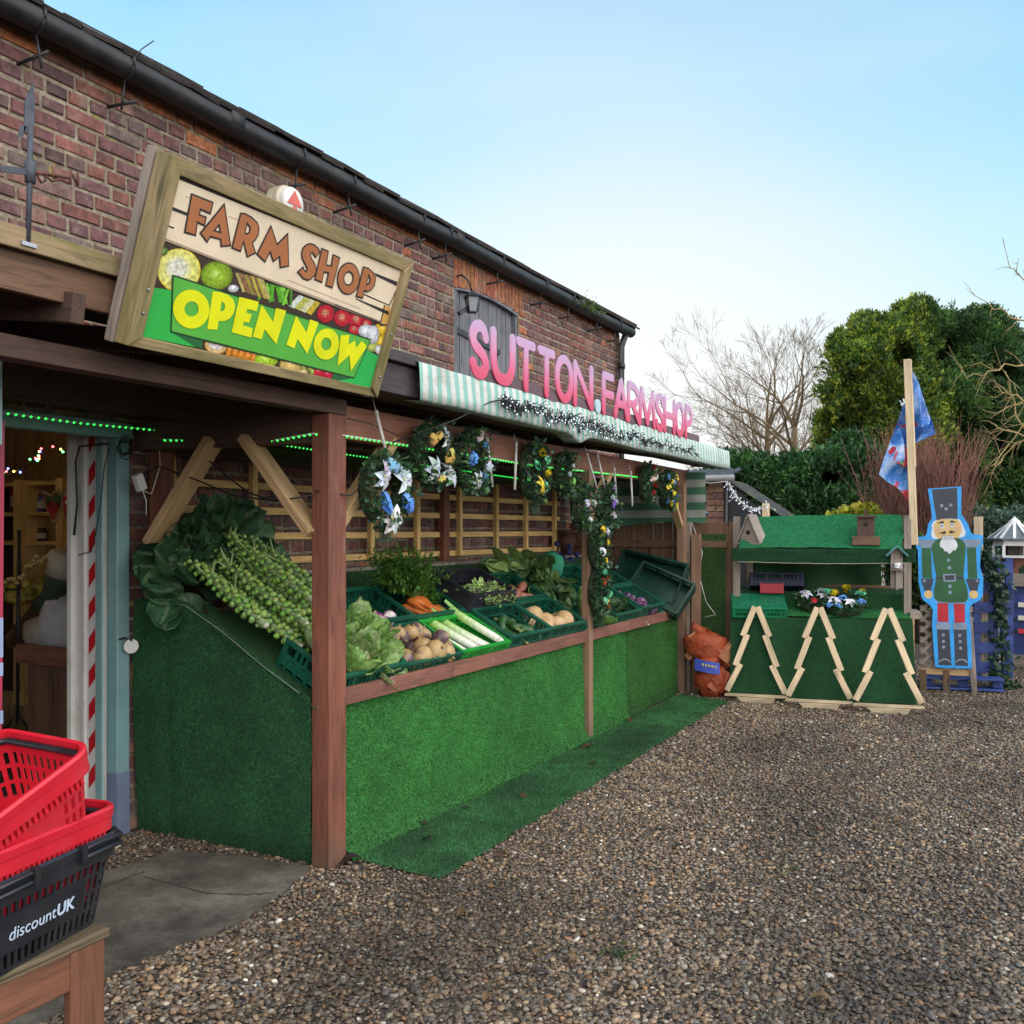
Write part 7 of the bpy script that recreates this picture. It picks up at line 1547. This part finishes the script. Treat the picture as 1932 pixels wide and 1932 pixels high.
b.build('roof',mat_plain('dark_corrugated',(.035,.035,.04),.6,.3,6),OB); b=MB(); b.tube([(-6,YO-.2,ze+.0),(x1+.16,YO-.2,ze+.01)],.045,10); b.build('gutter',mat_plain('grey_gutter',(.2,.2,.21),.3,.2),OB); b=MB(); b.tube([(x1+.03,YO-.1,ze),(x1+.03,YO-.1,0)],.03,8); b.build('downpipe',MT['gutter'],OB)
HR=thing('lean_to','low lean-to with mossy slate roof joined to the brick outbuilding','building',(x1+.4,12.6,0)); xr=P(1470,975,y=12.4).x; zr=P(1470,975,y=12.4).z
b=MB(); 
for i in range(12):
    for j in range(5):
        u0,u1=i/12,(i+1)/12; A_=V((x1+.02,YO+.05,ze-.02)); B_=V((xr+.1,YO+.05,zr)); p=A_.lerp(B_,u0); q=A_.lerp(B_,u1); p.z+=.0; k=random.uniform(.6,1.3); g=random.random()<.25
        b.add([p+V((0,.2*j,.012)),q+V((0,.2*j,0)),q+V((0,.2*j+.195,0)),p+V((0,.2*j+.195,.012))],[(0,1,2,3)],(.05*k,.06*k,.025*k) if g else (.035*k,.035*k,.037*k))
b.build('roof',ROOF,HR); b=MB(); b.add([(x1+.02,YO+.08,0),(xr,YO+.08,0),(xr,YO+.08,zr-.03),(x1+.02,YO+.08,ze-.05)],[(0,1,2,3)],(.03,.032,.036)); b.add([(xr,YO+.08,0),(xr,YO+2.8,0),(xr,YO+2.8,zr-.03),(xr,YO+.08,zr-.03)],[(0,1,2,3)],(.03,.032,.036)); b.build('wall',MT['matte'],HR)
b=MB(); a=P(1372,908,d=11.6); c_=P(1446,952,d=11.15); pp=[a.lerp(c_,k/14)-V((0,0,.16*math.sin(PI*k/14))) for k in range(15)]; b.tube(pp,.005,4)
for i in range(120):
    k=random.uniform(0,13.99); p=pp[int(k)].lerp(pp[int(k)+1],k%1); d=V((random.gauss(0,.03),random.gauss(0,.03),random.gauss(-.02,.03))); b.tube([p,p+d],.003,3,caps=False)
    if i%2==0: b.ball(p+d,.006,1,mat=1)
b.tube([a,P(1340,912,d=11.5),P(1312,905,d=11.6),P(1290,893,d=10.5)],.003,4)
tag(b.build('white_light_string',[MT['white'],MT['whiteled']]),'white light string sagging from the outbuilding corner to the short stake','light string')
MT['conifer']=mat_col('conifer_foliage',.6,.25,40,trans=.4)
# ---------------------------------------------------------------- trees, hedge and shrubs
def spray_cloud(name,parent,boxes,n,size,pal,up=.6,seed=0,mat='leaf',drop=None,shape=1.0,shell=None):
    """leaf-sized faces in fan sprays spread through ellipsoid lobes"""
    rg=np.random.default_rng(seed); B=np.array([[*c,*r] for c,r in boxes]); vol=(B[:,3]*B[:,4]*B[:,5])**.66; k=rg.choice(len(B),n,p=vol/vol.sum())
    d=rg.normal(0,1,(n,3)); d/=np.linalg.norm(d,axis=1,keepdims=True); r=rg.uniform(.55,1.02,n)**.6*(1+np.abs(rg.normal(0,.075,n)))
    p=B[k,:3]+d*r[:,None]*B[k,3:]
    lump=np.array([noise.noise(V(q*1.4+seed)) for q in p]); keep=lump>(-.28 if drop is None else drop); p=p[keep]; d=d[keep]; lump=lump[keep]; m=len(p); r=r[keep]
    ax=d*np.array([.8,.8,.3])+rg.normal(0,.35,(m,3))+np.array([0,0,up]); ax/=np.linalg.norm(ax,axis=1,keepdims=True)
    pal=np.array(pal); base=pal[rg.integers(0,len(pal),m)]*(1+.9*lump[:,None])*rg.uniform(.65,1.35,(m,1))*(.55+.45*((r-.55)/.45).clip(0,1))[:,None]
    V_=[];F_=[];C_=[]; cnt=0
    for j in range(6):
        a=ax+rg.normal(0,.42,(m,3)); a/=np.linalg.norm(a,axis=1,keepdims=True); s=np.cross(a,rg.normal(0,1,(m,3))); s/=np.linalg.norm(s,axis=1,keepdims=True)
        L=size*rg.uniform(.5,1.3,(m,1)); W_=L*.2*shape; o=p+rg.normal(0,size*.35,(m,3))
        q=np.stack([o,o+a*L*.45+s*W_,o+a*L,o+a*L*.45-s*W_],1).reshape(-1,3); V_.append(q); F_.append(cnt+np.arange(m*4).reshape(-1,4)); cnt+=m*4; C_.append(base*rg.uniform(.75,1.25,(m,1)))
    return bulk(name,np.concatenate(V_),np.concatenate(F_),MT[mat],parent,np.concatenate(C_))
def limb(b,p,d,L,r,lev,rs,spread=.5,up=.12,minr=.004,col=(.12,.09,.065),nseg=5,branch=3):
    pts=[p]; rr=[r]; dirs=[d]
    for k in range(nseg):
        d=(d+V((rs.gauss(0,.13),rs.gauss(0,.13),rs.gauss(0,.11)+up*.3))).normalized(); p=p+d*(L/nseg); pts.append(p); rr.append(max(minr*.6,r*(1-.62*(k+1)/nseg))); dirs.append(d)
    b.tube(pts,rr,6 if r>.03 else 4 if r>.01 else 3,col,caps=False)
    if lev<=0: return
    for k in range(branch+ (1 if lev>1 else 0)):
        i=rs.randint(2,nseg); a=rs.uniform(0,2*PI); _,s,u=basis(dirs[i]); nd=(dirs[i]*1.0+(s*math.cos(a)+u*math.sin(a))*rs.uniform(.35,1)*spread*1.6+V((0,0,up))).normalized()
        limb(b,pts[i],nd,L*rs.uniform(.42,.66),rr[i]*rs.uniform(.5,.75),lev-1,rs,spread,up,minr,col,4,branch)
    nd=(dirs[-1]+V((rs.gauss(0,.15),rs.gauss(0,.15),.1))).normalized(); limb(b,pts[-1],nd,L*.52,rr[-1],lev-1,rs,spread,up,minr,col,4,branch)
def bare_tree(px,d,h,lab,seed,lean=0,r=.16,lev=5,col=(.19,.135,.075)):
    q=P(px,1000,d=d); q.z=0; t_=thing('bare_tree',lab,'tree',q,group='bare winter trees beyond the hedge'); rs=random.Random(seed); b=MB(); pts=[q+V((lean*k*.02,.02*k*rs.uniform(-1,1),h*.62*k/6)) for k in range(7)]; rr=[r*(1-.1*k) for k in range(7)]; b.tube(pts,rr,8,col); b.build('trunk',MT['bark'],t_)
    b=MB()
    for k in range(13):
        i=rs.uniform(2.0,6); p=pts[int(min(i,5))].lerp(pts[int(min(i,5))+1],min(1,i-int(min(i,5)))); a=k*2.4+rs.gauss(0,.3); el=rs.uniform(.45,1.1); dr=V((math.cos(a)*math.cos(el),math.sin(a)*math.cos(el),math.sin(el))); limb(b,p,dr,h*rs.uniform(.23,.32),r*.32*(1.2-.1*i),4,rs,.5,.05,.0045,col,6,2)
    for k in range(3): limb(b,pts[-1],V((rs.gauss(0,.2),rs.gauss(0,.2),1)).normalized(),h*.2,rr[-1]*.7,4,rs,.5,.06,.0045,col,6,2)
    b.build('crown',MT['bark'],t_)
bare_tree(1452,23.5,6.5,'bare winter tree on the left of the pair beyond the hedge',3,-.3,.15)
bare_tree(1494,22.0,6.4,'bare winter tree on the right of the pair beyond the hedge',8,.35,.17)
bare_tree(1455,25.5,5.2,'slender bare tree between the two larger bare trees',5,.1,.08,lev=4)
def at(px,py,d): return P(px,py,d=d)
def lobes(spec): return [(at(px,py,d)[:],(rx,ry,rz)) for px,py,d,rx,ry,rz in spec]
CP=[(.035,.095,.026),(.05,.12,.028),(.07,.145,.028),(.026,.07,.026),(.1,.17,.028)]
def conifer(lab,base,spec,n,seed,size=.16,pal=CP):
    q=P(*base); q=P(base[0],1000,d=base[2]); q.z=0; t_=thing('conifer_tree',lab,'tree',q,group='tall evergreen trees behind the shrub'); top=max(s[0][2] for s in lobes(spec)); b=MB(); b.tube([q,q+V((0,0,top*.9))],[.18,.05],8,(.09,.06,.045)); b.build('trunk',MT['bark'],t_)
    rs=random.Random(seed); ex=[]
    for (c_,r_) in lobes(spec):
        for k in range(9):
            a=rs.uniform(0,2*PI); e=rs.uniform(.1,1.3); ex.append(((c_[0]+r_[0]*.92*math.cos(a)*math.cos(e),c_[1]+r_[1]*.9*math.sin(a)*math.cos(e),c_[2]+r_[2]*.95*math.sin(e)),(rs.uniform(.1,.2),rs.uniform(.1,.2),rs.uniform(.16,.34))))
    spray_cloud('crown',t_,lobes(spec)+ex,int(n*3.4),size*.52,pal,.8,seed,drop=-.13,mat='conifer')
conifer('tall evergreen on the left with sunlit yellow-green top',(1650,0,18.5),[(1650,700,18.5,.95,.9,.75),(1610,760,18.4,.62,.8,.8),(1690,660,18.6,.7,.8,.6),(1600,850,18.5,.6,.8,.9),(1650,880,18.6,1.0,.9,1.0),(1720,640,18.8,.55,.7,.55),(1598,690,18.5,.45,.6,.5),(1645,655,18.6,.5,.6,.5),(1580,760,18.5,.4,.6,.6),(1700,800,18.3,.9,.8,1.1)],15000,31,.17,[(.05,.11,.025),(.07,.14,.025),(.045,.095,.02),(.22,.28,.028),(.15,.23,.028),(.28,.31,.032)])  # sunlight painted into the foliage: brighter yellow-greens than the other evergreens
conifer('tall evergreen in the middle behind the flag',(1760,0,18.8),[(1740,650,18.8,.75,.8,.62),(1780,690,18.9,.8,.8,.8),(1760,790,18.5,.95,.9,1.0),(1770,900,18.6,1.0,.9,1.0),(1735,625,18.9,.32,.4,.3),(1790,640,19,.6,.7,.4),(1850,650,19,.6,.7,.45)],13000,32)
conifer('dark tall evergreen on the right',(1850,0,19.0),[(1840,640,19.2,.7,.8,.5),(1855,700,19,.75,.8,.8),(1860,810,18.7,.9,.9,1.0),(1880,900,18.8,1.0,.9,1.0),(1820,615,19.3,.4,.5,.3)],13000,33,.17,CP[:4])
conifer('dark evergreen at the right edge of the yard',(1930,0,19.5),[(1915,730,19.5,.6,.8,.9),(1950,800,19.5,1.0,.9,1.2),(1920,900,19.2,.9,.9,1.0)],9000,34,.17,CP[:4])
HG=thing('conifer_hedge','long dark clipped conifer hedge behind the turf display','hedge',P(1500,1000,d=17)*1); HG.location.z=0
hs_=[]
for k in range(13):
    px=1370+k*26; hs_.append((px,905+random.uniform(-6,6)-(8 if k>9 else 0),17.2,.36,.5,.42+.05*random.random())); hs_.append((px,965,17.0,.36,.5,.5))
hs_+= [(1605,850,17.6,.35,.4,.3),(1585,880,17.3,.3,.4,.3),(1350,930,17.4,.35,.5,.4)]
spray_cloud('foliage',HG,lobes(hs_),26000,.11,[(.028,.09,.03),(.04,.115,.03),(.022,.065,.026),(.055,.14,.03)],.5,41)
b=MB(); a=P(1330,1000,d=17.6); c_=P(1660,1000,d=17.4); b.beam((a.x,a.y,.6),(c_.x,c_.y,.6),.5,1.4); b.build('core',MT['bark'],HG)
# a dense mass behind everything so no horizon shows through
HB=thing('far_hedge','dark far hedge line seen below the tall evergreens','hedge',P(1800,1000,d=22)*1); HB.location.z=0
spray_cloud('foliage',HB,lobes([(1640+k*38,930+random.uniform(-15,15),22,.55,.6,1.5) for k in range(11)]),9000,.2,[(.02,.06,.022),(.03,.075,.026)],.5,42)
# clipped hedge right
HC=thing('clipped_hedge','low grey-green clipped hedge behind the dovecote','hedge',P(1890,1000,d=14.5)*1); HC.location.z=0
spray_cloud('foliage',HC,lobes([(1790+k*26,1010+random.uniform(-3,3),14.4,.3,.4,.36) for k in range(10)]+[(1790+k*26,1090,14.2,.3,.4,.5) for k in range(10)]),11000,.075,[(.07,.13,.09),(.1,.16,.115),(.05,.1,.07),(.13,.2,.135)],.3,43,shape=1.6)
# red-stemmed dogwood
def stems(lab,base_px,d,n,spread,h,cols,seed,cat_='shrub',name='dogwood_shrub'):
    q=P(base_px,1000,d=d); q.z=0; t_=thing(name,lab,cat_,q); rs=random.Random(seed); b=MB()
    for k in range(n):
        a=rs.uniform(0,2*PI); r0=rs.uniform(0,.34); p=q+V((r0*math.cos(a),r0*.6*math.sin(a),0)); tilt=rs.uniform(0,1)**.7*spread; dr=V((math.cos(a)*tilt,math.sin(a)*tilt*.8,1)).normalized(); L=h*rs.uniform(.7,1.05)*(1-.12*tilt); pts=[p]; dd=dr
        for s in range(6):
            dd=(dd+V((rs.gauss(0,.05),rs.gauss(0,.05),.04))).normalized(); pts.append(pts[-1]+dd*L/6)
        for s in range(6): b.tube([pts[s],pts[s+1]],[.008*(1-.12*s),.008*(1-.12*(s+1))],3,lerpc(cols[0],cols[1],s/5+rs.gauss(0,.1)),caps=False)
        for j in range(5):
            i=rs.randint(2,5); e=(dd+V((rs.gauss(0,.35),rs.gauss(0,.35),.2))).normalized(); b.tube([pts[i],pts[i]+e*L*.22],[.0045,.002],3,lerpc(cols[0],cols[1],i/5+.15),caps=False)
    b.build('stems',MT['bark'],t_); return t_
stems('leafless shrub with upright reddish stems behind the flag and nutcracker',1738,13.6,430,.23,2.95,((.10,.08,.05),(.24,.105,.08)),51)
YS=thing('golden_shrub','small yellow-green leafy shrub peeping over the turf roof','shrub',P(1640,1000,d=11.5)*1); YS.location.z=0
spray_cloud('leaves',YS,lobes([(1615,972,11.6,.2,.2,.06),(1650,968,11.6,.22,.2,.07),(1600,985,11.6,.25,.2,.1),(1660,985,11.6,.3,.2,.1)]),700,.07,[(.3,.3,.02),(.2,.24,.03),(.36,.3,.02)],.6,61,shape=2)
b=MB(); q=P(1640,1000,d=11.6); 
for k in range(9): b.tube([V((q.x,q.y,.0)),q+V((random.gauss(0,.22),0,random.uniform(.0,.16)))],[.01,.004],4,(.15,.11,.05))
b.build('stems',MT['bark'],YS)
GS=thing('evergreen_shrub','green leafy shrub between the turf display and the lattice','shrub',P(1722,1000,d=10.3)*1); GS.location.z=0
spray_cloud('leaves',GS,lobes([(1705,1075,10.3,.16,.15,.2),(1735,1045,10.3,.14,.15,.16),(1720,1120,10.3,.2,.15,.2)]),900,.06,[(.05,.11,.03),(.12,.2,.03),(.03,.07,.03)],.4,62,shape=2)
b=MB(); q=P(1720,1200,d=10.3); b.tube([V((q.x,q.y,0)),V((q.x,q.y,1.2))],[.02,.01],5,(.1,.07,.05)); b.build('stems',MT['bark'],GS)
# near bare branches entering from the right
NB=thing('lichened_tree','bare lichen-covered tree reaching in from the right edge','tree',P(2080,1000,d=8.6)*1); NB.location.z=0
q=NB.location.copy(); b=MB(); b.tube([q,q+V((.02,0,1.2)),q+V((-.03,.05,2.2)),q+V((.05,0,3.6))],[.1,.085,.07,.04],8,(.14,.11,.07)); b.build('trunk',MT['bark'],NB); b=MB(); rs=random.Random(77)
def nb(pts,r0,twigs):
    P_=[P(*p,d=8.6+dd) for p,dd in pts]; pp=[P_[i].lerp(P_[i+1],k/4)+V((rs.gauss(0,.012),rs.gauss(0,.03),rs.gauss(0,.012))) for i in range(len(P_)-1) for k in range(4)]+[P_[-1]]; n=len(pp)
    b.tube(pp,[r0*.62*(1-.75*i/n)+.002 for i in range(n)],5,(.36,.27,.12))
    for k in range(twigs):
        i=rs.randint(2,n-1); d=(pp[i]-pp[i-1]).normalized(); a=rs.uniform(-1,1); e=(d+RT*rs.gauss(-.2,.6)+V((0,0,rs.gauss(.0,.8)))+FW*rs.gauss(0,.4)).normalized(); L=rs.uniform(.08,.32); m=pp[i]+e*L*.5+V((0,0,rs.gauss(0,.02))); b.tube([pp[i],m,pp[i]+e*L+V((0,0,rs.gauss(0,.04)))],[.0045,.003,.0015],3,(.32,.24,.11),caps=False)
        if L>.2: b.tube([m,m+(e+V((rs.gauss(0,.6),0,rs.gauss(0,.6)))).normalized()*.12],[.003,.0015],3,(.24,.18,.08),caps=False)
for pts,r0,tw in (([((2030,660),0),((1960,615),-.1),((1905,600),-.2),((1865,572),-.2)],.016,7),([((2040,700),0),((1960,690),.1),((1900,690),0),((1850,705),0),((1812,700),.1)],.016,9),([((2040,790),0),((1960,770),0),((1905,745),.1),((1875,730),.1)],.02,10),([((2050,860),0),((1970,830),-.1),((1905,815),-.1),((1870,798),0)],.018,10),([((2050,800),0),((1960,815),0),((1905,850),.1),((1868,892),.1)],.014,9),([((2050,760),0),((1960,740),.1),((1910,765),.1),((1878,780),.1)],.014,9),([((2060,900),0),((1975,850),.0),((1915,780),.1),((1896,700),.1)],.016,9),([((2050,640),0),((1970,570),0),((1925,520),0),((1905,505),0)],.012,6),([((2050,720),0),((1970,730),0),((1890,860),.1),((1870,880),0)],.01,8)): nb(pts,r0,tw)
b.build('branches',MT['bark'],NB)

# weeds and litter in the gravel
wd=[];wf=[];wc=[]
def weed(nm,px,py,n,lab):
    q=P(px,py,z=.01); vv=[];ff=[];cc=[]
    for i in range(n):
        d=V((random.gauss(0,1),random.gauss(0,1),random.uniform(.3,1.2))).normalized()*random.uniform(.02,.05); o=q+V((random.gauss(0,.03),random.gauss(0,.03),0)); s=d.cross(V((random.random(),random.random(),.2))).normalized()*.004; k=len(vv); vv+=[o-s,o+s,o+d]; ff.append((k,k+1,k+2)); g=random.uniform(.5,1.3); cc.append((.05*g,.11*g,.02*g))
    tag(bulk(nm,vv,ff,MT['leaf'],None,cc),lab,'weed','weeds in the gravel')
for px,py,n in ((1165,1800,45),(1490,1640,16)): weed('weed_tuft',px,py,n,'small green weed tuft in the gravel')
for i in range(46):
    px=random.uniform(700,1900); py=1330+560*random.random()**1.3
    q=P(px,py,z=.014)
    if q.x>-2.2: dead_leaf(q,random.uniform(.03,.055),random.choice([(.07,.04,.025),(.13,.075,.035),(.05,.03,.022),(.2,.12,.05)]),'small dry leaf on the gravel','dry leaves scattered over the gravel')
